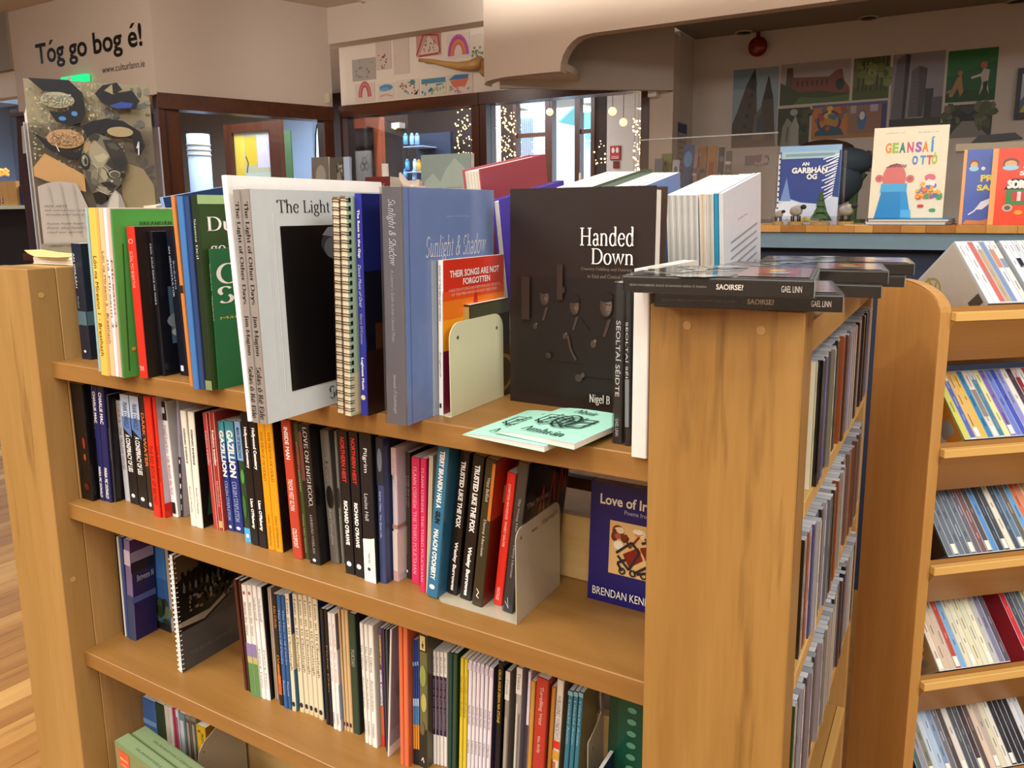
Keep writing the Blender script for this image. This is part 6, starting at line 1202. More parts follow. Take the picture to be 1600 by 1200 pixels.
# ================================================================== row 2
a2 = cr(90, 580, .2334); b2 = cr(300, 600, .25); c2 = cr(520, 650, .25); d2 = cr(740, 680, .25)
G2 = 'paperbacks on the second shelf'
def D2(px, c, label, f=None, art=None, **k): return dict(px=px, c=c, f=f or tint(c, .8), label=label, art=art, group=G2, **k)
row2 = [
 D2(a2(140, 240, 843, 66, 78), '#120e10', 'black paperback with small orange flecks, first on the left of the second shelf', art=[('s', 'E', .72, .5, .12, .05, '#8a3018'), ('s', 'E', .70, .38, .10, .03, '#a8481c'), ('s', 'E', .6, .12, .2, .03, '#5a1a14'), ('s', 'R', .2, .2, .3, .3, '#1c2430')]),
 D2(a2(242, 267, 838, 165, 85), '#6f8088', 'grey-teal spined paperback beside the black flecked one', art=[('s', 'R', 0, 0, 1, .28, '#5a5040'), ('s', 'R', 0, .28, 1, .42, '#8a8578'), st('THE LAST OF THE NAME', .95, .55, '#c8d4d8'), ('s', 'R', .2, .03, .8, .1, '#8a8a84')]),
 D2(a2(270, 316, 858, 208, 92), '#20245a', 'left of two navy spines lettered CHARLIE MAC', art=[st('CHARLIE MAC', .95, .68, WH, 'b'), st('MARIA MC DONALD', .30, .03, WH, 'b')]),
 D2(a2(318, 360, 870, 253, 100), '#20245a', 'right of two navy spines lettered CHARLIE MAC', art=[st('CHARLIE MAC', .95, .68, WH, 'b'), st('MARIA MC DONALD', .30, .03, WH, 'b')]),
 D2(a2(362, 388, 872, 300, 155), '#3c3a3a', 'dark grey book with an orange letter C on its cover', '#161416', touch=False, D=.125, art=[st('THE SECOND SON', .7, .4, '#9a948a'), ('f', 'Q', [(.62+.22*math.cos(math.radians(t)), .86+.07*math.sin(math.radians(t))) for t in range(50, 311, 20)], .006, '#d8642c'), ('f', 'E', .7, .35, .2, .12, '#4a3f48'), ('f', 'R', .4, .2, .7, .28, '#b0aca8'), ('f', 'Q', [(.3, .16), (.95, .2)], .002, '#a8a8a8')]),
 D2(a2(452, 486, 865, 385, 195), '#b9bcc0', 'short light grey spine with red lettering', D=.11, art=[st('ORRA', .97, .78, '#b8503c', 's'), st('THE YELLOW HOUSE', .74, .32, '#7a6058')]),
 D2(a2(487, 546, 882, 409, 150), '#14161a', 'left of two spines fading from pale blue to black, lettered A CONSPIRACY OF LIES', art=[('s', 'R', .02, .80, .98, 1, '#b9cce4'), ('s', 'P', [(.02, .8), (.98, .8), (.98, .62), (.02, .70)], '#5a7cb4'), st('FRANK CONNOLLY', .93, .70, '#2a3a5a', 'b'), st('A CONSPIRACY OF LIES', .64, .30, WH, 'b'), ('s', 'E', .5, .08, .2, .018, WH)]),
 D2(a2(548, 611, 906, 469, 160), '#14161a', 'right of two spines fading from pale blue to black, lettered A CONSPIRACY OF LIES', art=[('s', 'R', .02, .80, .98, 1, '#b9cce4'), ('s', 'P', [(.02, .8), (.98, .8), (.98, .62), (.02, .70)], '#5a7cb4'), st('FRANK CONNOLLY', .93, .70, '#2a3a5a', 'b'), st('A CONSPIRACY OF LIES', .64, .30, WH, 'b'), ('s', 'E', .5, .08, .2, .018, WH)]),
 D2(a2(612, 643, 926, 529, 158), '#2c2622', 'dark brown spine with orange lettering left of the red pair', art=[st('DARK WATER', .85, .38, '#d8743a', 'b', .2, .85), ('s', 'E', .5, .05, .3, .02, '#e0d0d0')]),
 D2(a2(645, 689, 970, 557, 165), '#d42c1c', 'left of two bright red spines', art=[st('THE RED BOOK OF BELFAST', .6, .1, '#8a1a12')]),
 D2(a2(690, 722, 976, 598, 165), '#d42c1c', 'right bright red spine, lilac cover with a red foot', '#b8aebc', touch=False, D=.128, art=[('f', 'R', 0, 0, 1, .12, '#c4261c'), st('THE RED BOOK', .6, .3, '#8a1a12')]),
 D2(a2(765, 806, 970, 678, 200), '#eceae6', 'white spine with a black emblem block at its head', D=.12, art=[('s', 'R', 0, .84, 1, 1, '#101012'), ('s', 'R', .25, .90, .75, .95, '#d8d8d8'), ('s', 'T', 'Paul Larkin', .25, .56, .75, .80, '#9aa0aa', 's'), ('s', 'T', 'Life Beneath the Veil', .25, .2, .75, .53, '#c04038', 's'), ('s', 'R', .2, .03, .8, .13, '#202024')]),
 D2(a2(808, 845, 968, 770, 190), '#8e8798', 'lilac grey spine turning black at the foot with white marks', '#a8a2a8', touch=False, art=[('s', 'R', 0, 0, 1, .52, '#131317'), ('s', 'E', .5, .48, .2, .02, '#c8c8d0'), ('s', 'E', .5, .36, .2, .02, '#c8c8d0'), ('s', 'R', .3, .25, .7, .29, '#e0e0e0'), ('s', 'E', .5, .18, .2, .02, '#c8c8d0'), ('s', 'R', .3, .06, .7, .11, '#8a8a92'), ('f', 'E', .3, .1, .12, .03, '#d0c0c0')]),
 D2(a2(893, 930, 1032, 816, 263), '#e6e3d4', 'left of two cream spines with small black capitals', D=.11, art=[st('FORENSIC EVIDENCE', .85, .55, '#26262a', 'b', .35, .65), st('Ronan O Murphy', .35, .12, '#3a3a3e', 'n', .35, .65)]),
 D2(a2(931, 972, 1043, 866, 270), '#e6e3d4', 'right cream spine, black cover with a green shape', '#101412', touch=False, D=.11, art=[st('FORENSIC EVIDENCE', .85, .55, '#26262a', 'b', .35, .65), st('Ronan O Murphy', .35, .12, '#3a3a3e', 'n', .35, .65), ('f', 'P', [(.1, .1), (.2, .55), (.6, .62), (.9, .4), (.8, .1)], '#1d4a2c')]),
 D2(b2(136, 165, 903, 62, 180), '#b23a3c', 'left of two dark red spines', art=[('s', 'R', .9, 0, 1, 1, '#e0b0a8'), st('freeborn traveller', .85, .55, '#e8c0b8')]),
 D2(b2(166, 205, 908, 99, 172), '#a52c2a', 'right of two dark red spines, with pale rules along its edges', '#9a3a34', touch=False, art=[('s', 'R', .86, 0, .94, 1, '#e8c8b0'), ('s', 'R', .06, 0, .14, 1, '#e8c8b0'), st('freeborn traveller', .85, .55, WH, 'b', .3, .7), st('EILEEN DUNNE', .42, .2, '#e0b8a0', 'n', .35, .65), ('s', 'R', .2, .02, .8, .08, '#c8a868'), ('f', 'R', .1, .7, .9, .92, '#b08078')]),
 D2(b2(208, 265, 908, 139, 228), '#1f3278', 'left of two teal-topped navy spines lettered GAZILLION', D=.12, art=[('s', 'R', .0, .82, 1, 1, '#3f96a4'), ('s', 'R', 0, .66, 1, .82, '#2f70a8'), ('s', 'T', 'GAZILLION', .12, .50, .85, .92, WH, 'B'), st('COLUM STAPLETON', .46, .10, '#b8c8e8', 's'), ('s', 'E', .5, .04, .25, .015, '#d8e0f0')]),
 D2(b2(266, 325, 922, 198, 228), '#1f3278', 'right of two teal-topped navy spines lettered GAZILLION', D=.12, art=[('s', 'R', .0, .82, 1, 1, '#3f96a4'), ('s', 'R', 0, .66, 1, .82, '#2f70a8'), ('s', 'T', 'GAZILLION', .12, .50, .85, .92, WH, 'B'), st('COLUM STAPLETON', .46, .10, '#b8c8e8', 's'), ('s', 'E', .5, .04, .25, .015, '#d8e0f0')]),
 D2(b2(336, 373, 985, 256, 230), '#28402c', 'slim spine changing from pale blue to dark green with a blue foot', D=.12, art=[('s', 'R', 0, .68, 1, 1, '#7fa4d0'), ('s', 'R', 0, 0, 1, .12, '#4fa8d8'), ('s', 'R', .3, .04, .7, .07, WH), st('MAN OF SORROWS', .95, .70, '#1c2838', 'b'), ('s', 'E', .6, .55, .3, .06, '#4f9440'), ('s', 'E', .5, .3, .3, .1, '#3a6a30')]),
 D2(b2(375, 420, 1003, 284, 180), '#131318', 'left of two black spines lettered Hollywood cemetery', art=[('s', 'T', 'Hollywood Cemetery', .3, .59, .78, .90, WH, 'B'), ('s', 'T', 'Liam O\'Flaherty', .3, .13, .78, .36, WH, 'B')]),
 D2(b2(421, 471, 1018, 336, 185), '#131318', 'right of two black spines lettered Hollywood cemetery', art=[('s', 'T', 'Hollywood Cemetery', .3, .59, .78, .90, WH, 'B'), ('s', 'T', 'Liam O\'Flaherty', .3, .13, .78, .36, WH, 'B')]),
 D2(b2(473, 519, 1030, 389, 235), '#dc981c', 'left of two amber yellow spines', art=[('s', 'T', 'THE HOUSE OF GOLD', .35, .55, .68, .93, '#7a4a10', 's'), ('s', 'T', 'Liam O\'Flaherty', .35, .03, .68, .28, '#7a4a10', 'n')]),
 D2(b2(520, 567, 1045, 438, 237), '#dc981c', 'right amber yellow spine, black and brown cover', '#151316', touch=False, art=[('s', 'T', 'THE HOUSE OF GOLD', .35, .55, .68, .93, '#7a4a10', 's'), ('s', 'T', 'Liam O\'Flaherty', .35, .03, .68, .28, '#7a4a10', 'n'), ('f', 'R', .35, .42, .95, .98, '#7a4c24')]),
 D2(b2(632, 690, 1083, 551, 222), '#b8402c', 'brick red spine lettered INSIDE MAN', art=[('s', 'T', 'INSIDE MAN', .3, .72, .72, .95, WH, 'b'), st('TREVOR WEST GLYNN', .58, .35, '#f0c8b8', 'b'), st('COLOURPOINT', .22, .08, '#f0d8c8', 'b')]),
 D2(b2(692, 735, 1088, 613, 240), '#3a4a24', 'moss green spine right of the brick red one', art=[('s', 'T', 'IS STACEY PREGNANT?', .35, .5, .65, .86, '#b8c090', 's'), ('s', 'T', 'Tomás Mac Síomóin', .35, .05, .65, .34, '#b8c090', 's'), ('s', 'E', .7, .75, .25, .12, '#7a4030')]),
 D2(b2(736, 805, 1118, 653, 250), '#1e1a1a', 'black spine with large pale capitals LOVE ON INISHGOO', '#141214', touch=False, art=[('s', 'T', 'LOVE ON INISHGOO, 1787', .42, .42, .82, .985, '#d8d0c8', 's'), ('s', 'T', 'MAIREAD WHELAN', .42, .08, .65, .36, '#b8b0a8', 's'), ('s', 'E', .5, .03, .15, .012, WH), ('s', 'R', .05, .6, .35, .95, '#6a3a34')]),
 D2(b2(857, 920, 1108, 786, 285), '#6f6b62', 'grey spine with a dark patch in its middle', art=[('s', 'E', .6, .5, .4, .09, '#1c1a18'), ('s', 'T', 'Quare', .4, .62, .65, .80, '#8e8878', 's'), ('s', 'T', 'Shane Connaughton', .3, .14, .7, .42, '#c8c0b0', 's')]),
 D2(b2(922, 952, 1115, 871, 290), '#75726a', 'thin grey spine left of the Northern Heist pair', art=[('s', 'E', .5, .5, .4, .08, '#2c2a28'), st('Border Country', .36, .06, '#b8b4a8')]),
 D2(c2(79, 138, 980, 21, 90), '#17171b', 'left of two black spines lettered NORTHERN HEIST in red', art=[('s', 'T', 'NORTHERN HEIST', .3, .65, .72, .96, '#e0302c', 'b'), ('s', 'T', 'RICHARD O\'RAWE', .3, .21, .72, .52, WH, 'B'), ('s', 'E', .5, .075, .25, .018, WH)]),
 D2(c2(141, 198, 1000, 93, 98), '#17171b', 'right of two black spines lettered NORTHERN HEIST in red', art=[('s', 'T', 'NORTHERN HEIST', .3, .65, .72, .96, '#e0302c', 'b'), ('s', 'T', 'RICHARD O\'RAWE', .3, .21, .72, .52, WH, 'B'), ('s', 'E', .5, .075, .25, .018, WH)]),
 D2(c2(200, 275, 1028, 159, 100), '#1b1c22', 'black spine lettered Pilgrim with a white foot', art=[('s', 'P', [(.02, .0), (.98, .0), (.98, .31), (.7, .30), (.02, .29)], '#efece6'), ('s', 'T', 'Pilgrim', .28, .74, .66, .90, WH, 'n'), ('s', 'T', 'Louise Hall', .3, .42, .6, .60, '#c8c8cc', 'n'), ('s', 'T', 'MERCIER', .42, .13, .56, .2, '#4a4a4a', 'n'), ('s', 'E', .45, .09, .12, .012, '#2a2a2a')]),
 D2(c2(278, 335, 1035, 253, 130), '#39466e', 'slate blue spine, dark patterned head', '#2f3a60', touch=False, art=[('s', 'R', 0, .68, 1, 1, '#222a38'), ('s', 'E', .5, .85, .35, .08, '#66707c'), ('s', 'T', 'Adrian Millar  The Quiet Life', .3, .32, .6, .64, '#b8c4e0', 'n'), ('f', 'R', .1, .7, .9, .98, '#20242e')]),
 D2(c2(371, 412, 1025, 353, 195), '#d8ccd4', 'pale pink and white spine with a tan band', '#cfc6cc', touch=False, art=[('s', 'R', 0, .40, 1, .43, '#b88a70'), ('s', 'R', 0, 0, 1, .08, '#d8a8a0'), ('s', 'R', 0, .08, 1, .38, '#e6d8cc'), ('s', 'R', 0, .8, 1, 1, '#dcb8b4'), st('Small Hours', .93, .75, '#9a8a98', 's'), ('f', 'R', 0, .40, 1, .43, '#a8866c'), ('f', 'R', 0, .05, 1, .38, '#e0d4c8')]),
 D2(c2(443, 489, 1008, 434, 225), '#332c28', 'dark brown spine with faint white lettering', D=.11, art=[st('Little Boy Lost', .82, .58, '#a8a098', 's', .1, .4), st('Little Boy Lost', .82, .58, '#a8a098', 's', .6, .85), st('Michael Harris', .42, .2, '#a8a098', 'n', .15, .35), ('s', 'E', .3, .06, .15, .012, WH)]),
 D2(c2(491, 542, 1043, 489, 257), '#d22c5a', 'left of two crimson pink spines', art=[('s', 'T', 'FLANN O\'BRIEN  THE THIRD POLICEMAN', .25, .08, .7, .93, '#f0b8c4', 's')]),
 D2(c2(543, 578, 1050, 546, 265), '#d22c5a', 'right of two crimson pink spines', art=[('s', 'T', 'FLANN O\'BRIEN  THE THIRD POLICEMAN', .25, .08, .7, .93, '#f0b8c4', 's')], y=.042),
 D2(c2(548, 563, 1095, 597, 250), '#d0c0a6', 'thin cream spine leaning, left of the two', lean=3.6, touch=True), 
 D2(c2(564, 581, 1100, 615, 252), '#cdbc9e', 'thin cream spine leaning, right of the two', lean=3.6),
 D2(c2(584, 653, 1130, 656, 197), '#2d6f90', 'teal blue spine lettered TERRY BRANKIN HAS A GUN', '#2a5f7c', touch=False, art=[('s', 'T', 'TERRY BRANKIN HAS A', .28, .60, .72, .97, WH, 'B'), ('s', 'T', 'GUN', .28, .50, .72, .58, '#101418', 'B'), ('s', 'T', 'MALACHI O\'DOHERTY', .28, .12, .72, .46, WH, 'B'), ('s', 'E', .5, .07, .25, .016, WH), ('f', 'R', .5, .42, .75, .72, '#9ab0b8'), ('f', 'R', .6, .9, .85, .96, '#8aa08a')]),
 D2(c2(702, 775, 1112, 781, 232), '#1c1614', 'left of two dark brown spines lettered TRUSTED LIKE THE FOX', art=[('s', 'T', 'TRUSTED LIKE THE FOX', .3, .48, .75, .94, WH, 'B'), ('s', 'T', 'Wesley Burrowes', .3, .03, .72, .38, WH, 'B')], touch=True),
 D2(c2(791, 862, 1147, 846, 248), '#1c1614', 'right of two dark brown spines lettered TRUSTED LIKE THE FOX', art=[('s', 'T', 'TRUSTED LIKE THE FOX', .3, .48, .75, .94, WH, 'B'), ('s', 'T', 'Wesley Burrowes', .3, .03, .72, .38, WH, 'B')]),
 D2(c2(867, 933, 1188, 904, 263), '#37301e', 'olive brown spine with a fiery red cover', '#6a1c12', art=[('s', 'T', 'West Belfast', .32, .72, .62, .88, '#e8e0d0', 's'), ('s', 'T', 'Danny Morrison', .32, .35, .62, .60, '#e8e0d0', 's'), ('s', 'Q', [(.35, .12), (.6, .1), (.4, .07), (.65, .06)], .0012, '#e8e0d0'), ('s', 'R', .7, .6, .98, .98, '#c07028'), ('f', 'R', 0, .6, 1, 1, '#a8301c'), ('f', 'T', 'B', .2, .68, .75, .80, '#e8c8b0', 'B')]),
 D2(d2(122, 176, 1063, 146, 225), '#e02c20', 'scarlet spine left of the dark grey one', art=[('s', 'T', 'COMPTON MACKENZIE  WHISKY GALORE', .35, .45, .62, .92, '#f8c0b0', 'b'), ('s', 'T', 'VINTAGE', .3, .04, .65, .14, '#f8d8d0', 'n')], D=.11),
 D2(d2(180, 240, 1108, 209, 160), '#3b3b3d', 'charcoal spine, dark cover with red scrawled letters, against the bookend', '#15151a', touch=False, mat='plastic', art=[('s', 'T', 'The Wrong Man', .35, .55, .65, .77, '#c8c8c8', 's'), ('s', 'T', 'Danny Morrison', .35, .24, .65, .46, '#c8c8c8', 's'), ('s', 'Q', [(.2, .07), (.6, .03), (.4, .1)], .0008, '#d8d8d8'),
     ('f', 'T', 'The Wrong', .06, .68, .55, .73, '#c8c8c8', 's'), ('f', 'Q', [(.3, .5), (.4, .78), (.48, .52)], .0035, '#b02820'), ('f', 'Q', [(.55, .6), (.62, .85), (.7, .62)], .0035, '#b02820'), ('f', 'Q', [(.78, .6), (.8, .86), (.9, .64), (.92, .88)], .0035, '#b02820')]),
]
r2 = row(Z2, row2)
bookend('grey enamelled steel bookend at the end of the second shelf books', (806, 975), (872, 912), 680+600*.25, Z2, 'steel', .118, slot=True, rnd=.014)
# blue book facing out at the right of shelf two
yl = .143; xl = xat(924, yl, Z2); Hl = .152
t = thing('paperback_book', 'indigo paperback lettered Love of Ireland with a Celtic knot picture, facing out', 'book', (xl, yl-.012, Z2+.0003), (-.07, 0, 0), G2)
m = MB(); Wl = min(.108, W-.003-xl)
m.box((0, 0, 0), (Wl, .0008, Hl), '#1c1660'); m.box((0, .0112, 0), (Wl, .012, Hl), '#1c1660'); m.box((0, .0008, 0), (.0008, .0112, Hl), '#1c1660'); m.build('cover', 'gloss', t)
m = MB(); m.box((.0009, .0009, .0004), (Wl-.0005, .0111, Hl-.0004), PAGE); m.build('pages', 'paper', t)
F = Face((0, 0, 0), (1, 0, 0), (0, 0, 1), Wl, Hl)
F.T('Love of Ireland', .12, .82, 1.02 if False else .98, .905, '#f0e8d0', 'b'); F.T('Poems from the Irish', .42, .765, .96, .80, '#b8b0c8', 'n'); F.R(.25, .26, .96, .70, '#d8b070')
F.E(.35, .62, .07, .05, '#8a3c1c'); F.Q([(.28, .55), (.4, .62), (.5, .5), (.62, .62), (.8, .55)], .003, '#7a3420'); F.spill(26, (.3, .48, .92, .67), ['#c87a3c', '#e8dcc0', '#a85a3c', '#6a2c1c', '#e0c8a0'], .003, .007, 77)
F.P([(.42, .44), (.6, .52), (.66, .42), (.5, .34)], '#7a1c14'); F.P([(.62, .52), (.78, .56), (.84, .44), (.70, .42)], '#7a1c14')
for pts_ in ([(.34, .44), (.52, .55), (.62, .48), (.5, .32), (.36, .42)], [(.56, .3), (.72, .38), (.88, .3)], [(.42, .3), (.36, .36), (.46, .4)], [(.64, .56), (.8, .6), (.92, .46), (.76, .34), (.6, .3)]): F.Q(pts_, .0032, '#20242c')
for cx in (.42, .55, .68, .81): F.Q([(cx+.035*math.cos(math.radians(t_)), .30+.025*math.sin(math.radians(t_))) for t_ in range(0, 361, 45)], .0022, '#20242c')
F.T('BRENDAN KENNELLY', .07, .06, .97, .125, '#f0ead8', 'n'); F.done(t, 'gloss')

# ================================================================== row 3
e3 = cr(130, 820, .3168); f3 = cr(350, 880, .2668); g3 = cr(560, 940, .21667); h3 = cr(780, 980, .18336)
G3 = 'slim books on the third shelf'
def D3(px, c, label, f=None, art=None, **k): return dict(px=px, c=c, f=f or tint(c, .8), label=label, art=art, group=G3, name='slim_book', **k)
row3a = [
 D3(e3(197, 204, 545, 153, 52), '#1c1a1c', 'black book edge at the left end of the third shelf', D=.13),
 D3(e3(205, 212, 548, 160, 58), '#e8e4dc', 'thin white book edge beside the black one', D=.13),
 D3(e3(214, 226, 553, 175, 62), '#38508c', 'thin blue book left of the purple seascape book', D=.13),
 D3(e3(229, 258, 562, 197, 72), '#7a6a90', 'purple and navy book with a hazy seascape cover', '#211c50', touch=False, D=.044, art=[('s', 'R', 0, .0, 1, .45, '#3a4a6c'), ('s', 'R', 0, .75, 1, .9, '#c8b8c8'), ('f', 'R', 0, .88, 1, 1, '#4a2a5a'), ('f', 'R', 0, .78, 1, .88, '#8f86a0'), ('f', 'R', 0, .68, 1, .77, '#1c1424'), ('f', 'R', 0, .38, 1, .44, '#4c5a98'), ('f', 'T', 'Between N', .22, .58, .95, .64, '#c8cce0', 's')]),
]
row(Z3, row3a)
def flat_facing(name, lab, ul, ur, vb, vtop, y, z, T, c, fn, group, tilt=.06, wd=None, H=None):
    xl = xat(ul, y, z); xr = xat(ur, y, z); H = H or (U(ul, vtop, 'y', y).z-z); wd = min(wd or xr-xl, W-.003-xl)
    t = thing(name, lab, 'book', (xl, y-T, z+.0003), (-tilt, 0, 0), group)
    m = MB(); m.box((0, 0, 0), (wd, .0008, H), c); m.box((0, T-.0008, 0), (wd, T, H), c); m.box((0, .0008, 0), (.0008, T-.0008, H), c); m.build('cover', 'gloss', t)
    m = MB(); m.box((.0009, .0009, .0004), (wd-.0004, T-.0009, H-.0004), PAGE); m.build('pages', 'paper', t)
    F = Face((0, 0, 0), (1, 0, 0), (0, 0, 1), wd, H); fn(F); F.done(t, 'gloss'); return t
def tree_cover(F):
    F.R(0, 0, 1, 1, '#34609c'); F.R(0, .55, 1, 1, '#3f74b4'); F.spill(30, (.0, .08, .9, .32), ['#2a3a24', '#3a4a30', '#1c2420', '#5a6a50'], .005, .014, 91); F.R(0, 0, 1, .08, '#1c1c20')
flat_facing('slim_book', 'blue sky book with a dark tree, facing out at the back of the third shelf', 246, 284, None, 853, .120, Z3, .008, '#34609c', tree_cover, G3, tilt=.0, wd=.052, H=.185)
# wire-bound book with a dark rowing picture
q_ = e3(476, 490, 725, 457, 160)
y0 = U(q_[0], q_[2], 'z', Z3).y; x0 = xat(q_[0], y0, Z3); x1 = xat(q_[1], y0, Z3)
Hb = U(q_[3], q_[4], 'y', y0).z-Z3
t = thing('spiral_notebook', 'tall wire-bound book with a dark crowd picture above grey, standing alone', 'spiral-bound book', (x0, y0, Z3+.0004), (0, 0, 0), G3)
Tb = x1-x0; Db = .163-y0
m = MB(); m.box((0, 0, 0), (Tb, Db, Hb), None, [PAGE, PAGE, '#e8e4dc', '#5c5a58', PAGE, '#b8a890']); m.build('pages', 'paper', t)
F = Face((Tb, 0, 0), (0, 1, 0), (0, 0, 1), Db, Hb); F.R(0, 0, 1, 1, '#4a4846'); F.R(0, .34, 1, .98, '#17130f'); F.P([(0, .98), (.5, .98), (.5, .85), (0, .76)], '#4a3c2a'); F.P([(0, .38), (.4, .36), (1, .52), (1, .56), (.5, .42), (0, .42)], '#8c8272'); F.P([(0, .34), (1, .34), (1, .50), (.4, .34)], '#3f3d3a')
rd = random.Random(8)
F.P([(.05, .66), (.2, .80), (.45, .84), (.7, .80), (.95, .72), (.95, .60), (.5, .56), (.1, .58)], '#0e0b09')
for k in range(9): F.E(.12+.09*k, .80+.05*rd.random(), .026, .022, '#0c0a08'); F.P([(.08+.09*k, .64), (.10+.09*k, .80), (.15+.09*k, .80), (.17+.09*k, .64)], '#0c0a08'); F.P([(.10+.09*k, .66), (.12+.09*k, .72+.03*rd.random()), (.15+.09*k, .70), (.14+.09*k, .65)], '#3c3830' if k % 2 else '#55524a')
F.spill(60, (.1, .48, .95, .68), ['#2a2620', '#4a463c', '#141210', '#6a6456', '#0c0a08'], .0015, .005, 19); F.T('THE BOYNE CURRACH', .12, .12, .8, .155, '#6a6866', 's'); F.R(0, .985, 1, 1, '#e8e4dc'); F.done(t, 'gloss')
m = MB()
for i in range(24):
    z = .006+(Hb-.012)*i/23; m.tube([(Tb+.0006, .004, z), (Tb*.9, -.002, z), (Tb/2, -.0035, z), (0, -.002, z), (-.0012, .004, z)], .0008, 4)
m.build('wire_binding', 'white', t)['kind'] = 'stuff'
cr_ = [st('Leon an Uí Cheallaigh', .96, .35, '#2c2a28', 's', .22, .8), ('s', 'E', .5, .06, .32, .022, '#1c1a18'), ('s', 'R', .1, .0, .9, .03, '#d8c890')]
row3b = [
 D3(f3(121, 139, 741, 51, 97), '#4a2018', 'first of two dark maroon spines'), D3(f3(141, 159, 749, 79, 102), '#3c1a16', 'second of two dark maroon spines'),
 D3(f3(160, 189, 770, 96, 122), '#e8e4da', 'left of two spines with a lavender and green field picture', art=[('s', 'R', 0, 0, 1, .32, '#5a8a48'), ('s', 'R', 0, .3, 1, .36, '#b8b070'), ('s', 'R', 0, .36, 1, .48, '#8a78a8'), ('s', 'E', .5, .93, .2, .015, '#b05048'), st('Nearer the Shore', .85, .55, '#6a6a6a', 's')]),
 D3(f3(190, 218, 780, 127, 124), '#e8e4da', 'right of two spines with a lavender and green field picture', art=[('s', 'R', 0, 0, 1, .32, '#5a8a48'), ('s', 'R', 0, .3, 1, .36, '#b8b070'), ('s', 'R', 0, .36, 1, .48, '#8a78a8'), ('s', 'E', .5, .93, .2, .015, '#b05048'), st('Nearer the Shore', .85, .55, '#6a6a6a', 's')]),
 D3(f3(219, 244, 789, 159, 128), '#efede8', 'left of two plain white spines', art=[st('Selected', .9, .7, '#5a5a5a', 's'), st('Poetry Press', .45, .1, '#5a5a5a', 's')]),
 D3(f3(246, 271, 797, 188, 136), '#efede8', 'right plain white spine, black cover', '#141216', touch=False, art=[st('Selected', .9, .7, '#5a5a5a', 's'), st('Poetry Press', .45, .1, '#5a5a5a', 's')]),
 D3(f3(280, 300, 785, 232, 138), '#b8a88c', 'left of two beige-grey spines'), D3(f3(301, 319, 792, 252, 142), '#c0ab98', 'right of two beige-grey spines'),
 D3(f3(326, 350, 828, 273, 178), '#1d1816', 'black spine with orange script and flames', art=[('s', 'T', 'Mo Ghile', .2, .70, .8, .90, '#e09830', 's'), ('s', 'T', 'Dánta', .2, .30, .8, .46, '#e09830', 's'), ('s', 'R', .1, .1, .9, .28, '#c8581c'), ('s', 'R', .3, .2, .7, .38, '#e07a20')]),
 D3(f3(351, 373, 846, 301, 183), '#2a5a94', 'left of two mid-blue spines', art=[st('The Hours of Ciarán', .88, .4, '#b8cce4', 's'), st('Poems', .25, .12, '#b8cce4')]),
 D3(f3(375, 397, 853, 323, 186), '#285488', 'right of two mid-blue spines', art=[st('The Hours of Ciarán', .88, .4, '#b8cce4', 's'), st('Poems', .25, .12, '#b8cce4')]),
 D3(f3(400, 425, 860, 349, 173), '#dfd4b4', 'cream spine of the series standing apart, blue and cream cover', '#2a4878', touch=False, art=cr_+[('f', 'R', 0, 0, 1, .36, '#3a7088'), ('f', 'R', 0, .36, 1, .66, '#c9bd98'), ('f', 'R', 0, .66, 1, 1, '#26386c')]),
]
xx = [(445, 472, 866, 396, 176), (474, 501, 874, 427, 179), (502, 528, 884, 457, 184), (530, 555, 896, 487, 191), (557, 585, 910, 515, 206)]
for k, q in enumerate(xx): row3b.append(D3(f3(*q), '#dfd4b4', ['first', 'second', 'third', 'fourth', 'last'][k]+' cream spine in the tight run of five cream series books', '#1c3a5c' if k == 4 else None, art=cr_))
row3b += [
 D3(f3(598, 618, 942, 549, 264), '#17141a', 'first of two black spines after the cream run', touch=True), D3(f3(619, 640, 950, 571, 268), '#131a20', 'second of two black spines after the cream run', art=[st('Fiche Dán', .7, .3, '#8a7a58')]),
 D3(f3(641, 662, 968, 593, 285), '#eeeae2', 'left of two white spines with pinkish lettering', art=[st('Ag Greadadh', .92, .72, '#c07a84', 's'), st('Bas sa Reilig', .68, .42, '#c07a84', 's'), st('Coiscéim', .15, .05, '#4a4a4a')]),
 D3(f3(664, 685, 978, 618, 291), '#eeeae2', 'right white spine with pinkish lettering, multicoloured cover', '#a8a4b4', touch=False, D=.12, art=[st('Ag Greadadh', .92, .72, '#c07a84', 's'), st('Bas sa Reilig', .68, .42, '#c07a84', 's'), st('Coiscéim', .15, .05, '#4a4a4a'), ('f', 'R', 0, .1, 1, .4, '#8098b0'), ('f', 'R', 0, .7, 1, 1, '#5a5468')]),
 D3(f3(698, 716, 976, 656, 264), '#d0b080', 'first of three tan spines', art=[('s', 'E', .5, .06, .35, .018, '#2a2420')]), D3(f3(717, 735, 982, 681, 269), '#d0b080', 'second of three tan spines', art=[('s', 'E', .5, .06, .35, .018, '#2a2420')]), D3(f3(736, 755, 988, 701, 273), '#d0b080', 'third of three tan spines', art=[('s', 'E', .5, .06, .35, .018, '#2a2420')]),
 D3(f3(759, 796, 993, 723, 291), '#27402f', 'dark green spine with a small pale title and black cover', '#121212', touch=False, art=[st('PLUCEAD', .71, .57, '#c8c8b0', 's')]),
]
row(Z3, row3b)
row3c = []
for k, q in enumerate([(48, 71, 1015, 5, 152), (73, 98, 1028, 36, 160), (100, 135, 1045, 66, 167)]):
    row3c.append(D3(g3(*q), '#ece8de', ['first', 'second', 'third'][k]+' of three white spines with fine grey text', '#cfcabc' if k == 2 else None, touch=(k < 2), art=[st('Na Dánta', .82, .62, '#77756e', 's'), st('Aistriúcháin', .56, .3, '#77756e', 's'), st('Coiscéim', .2, .08, '#77756e')]))
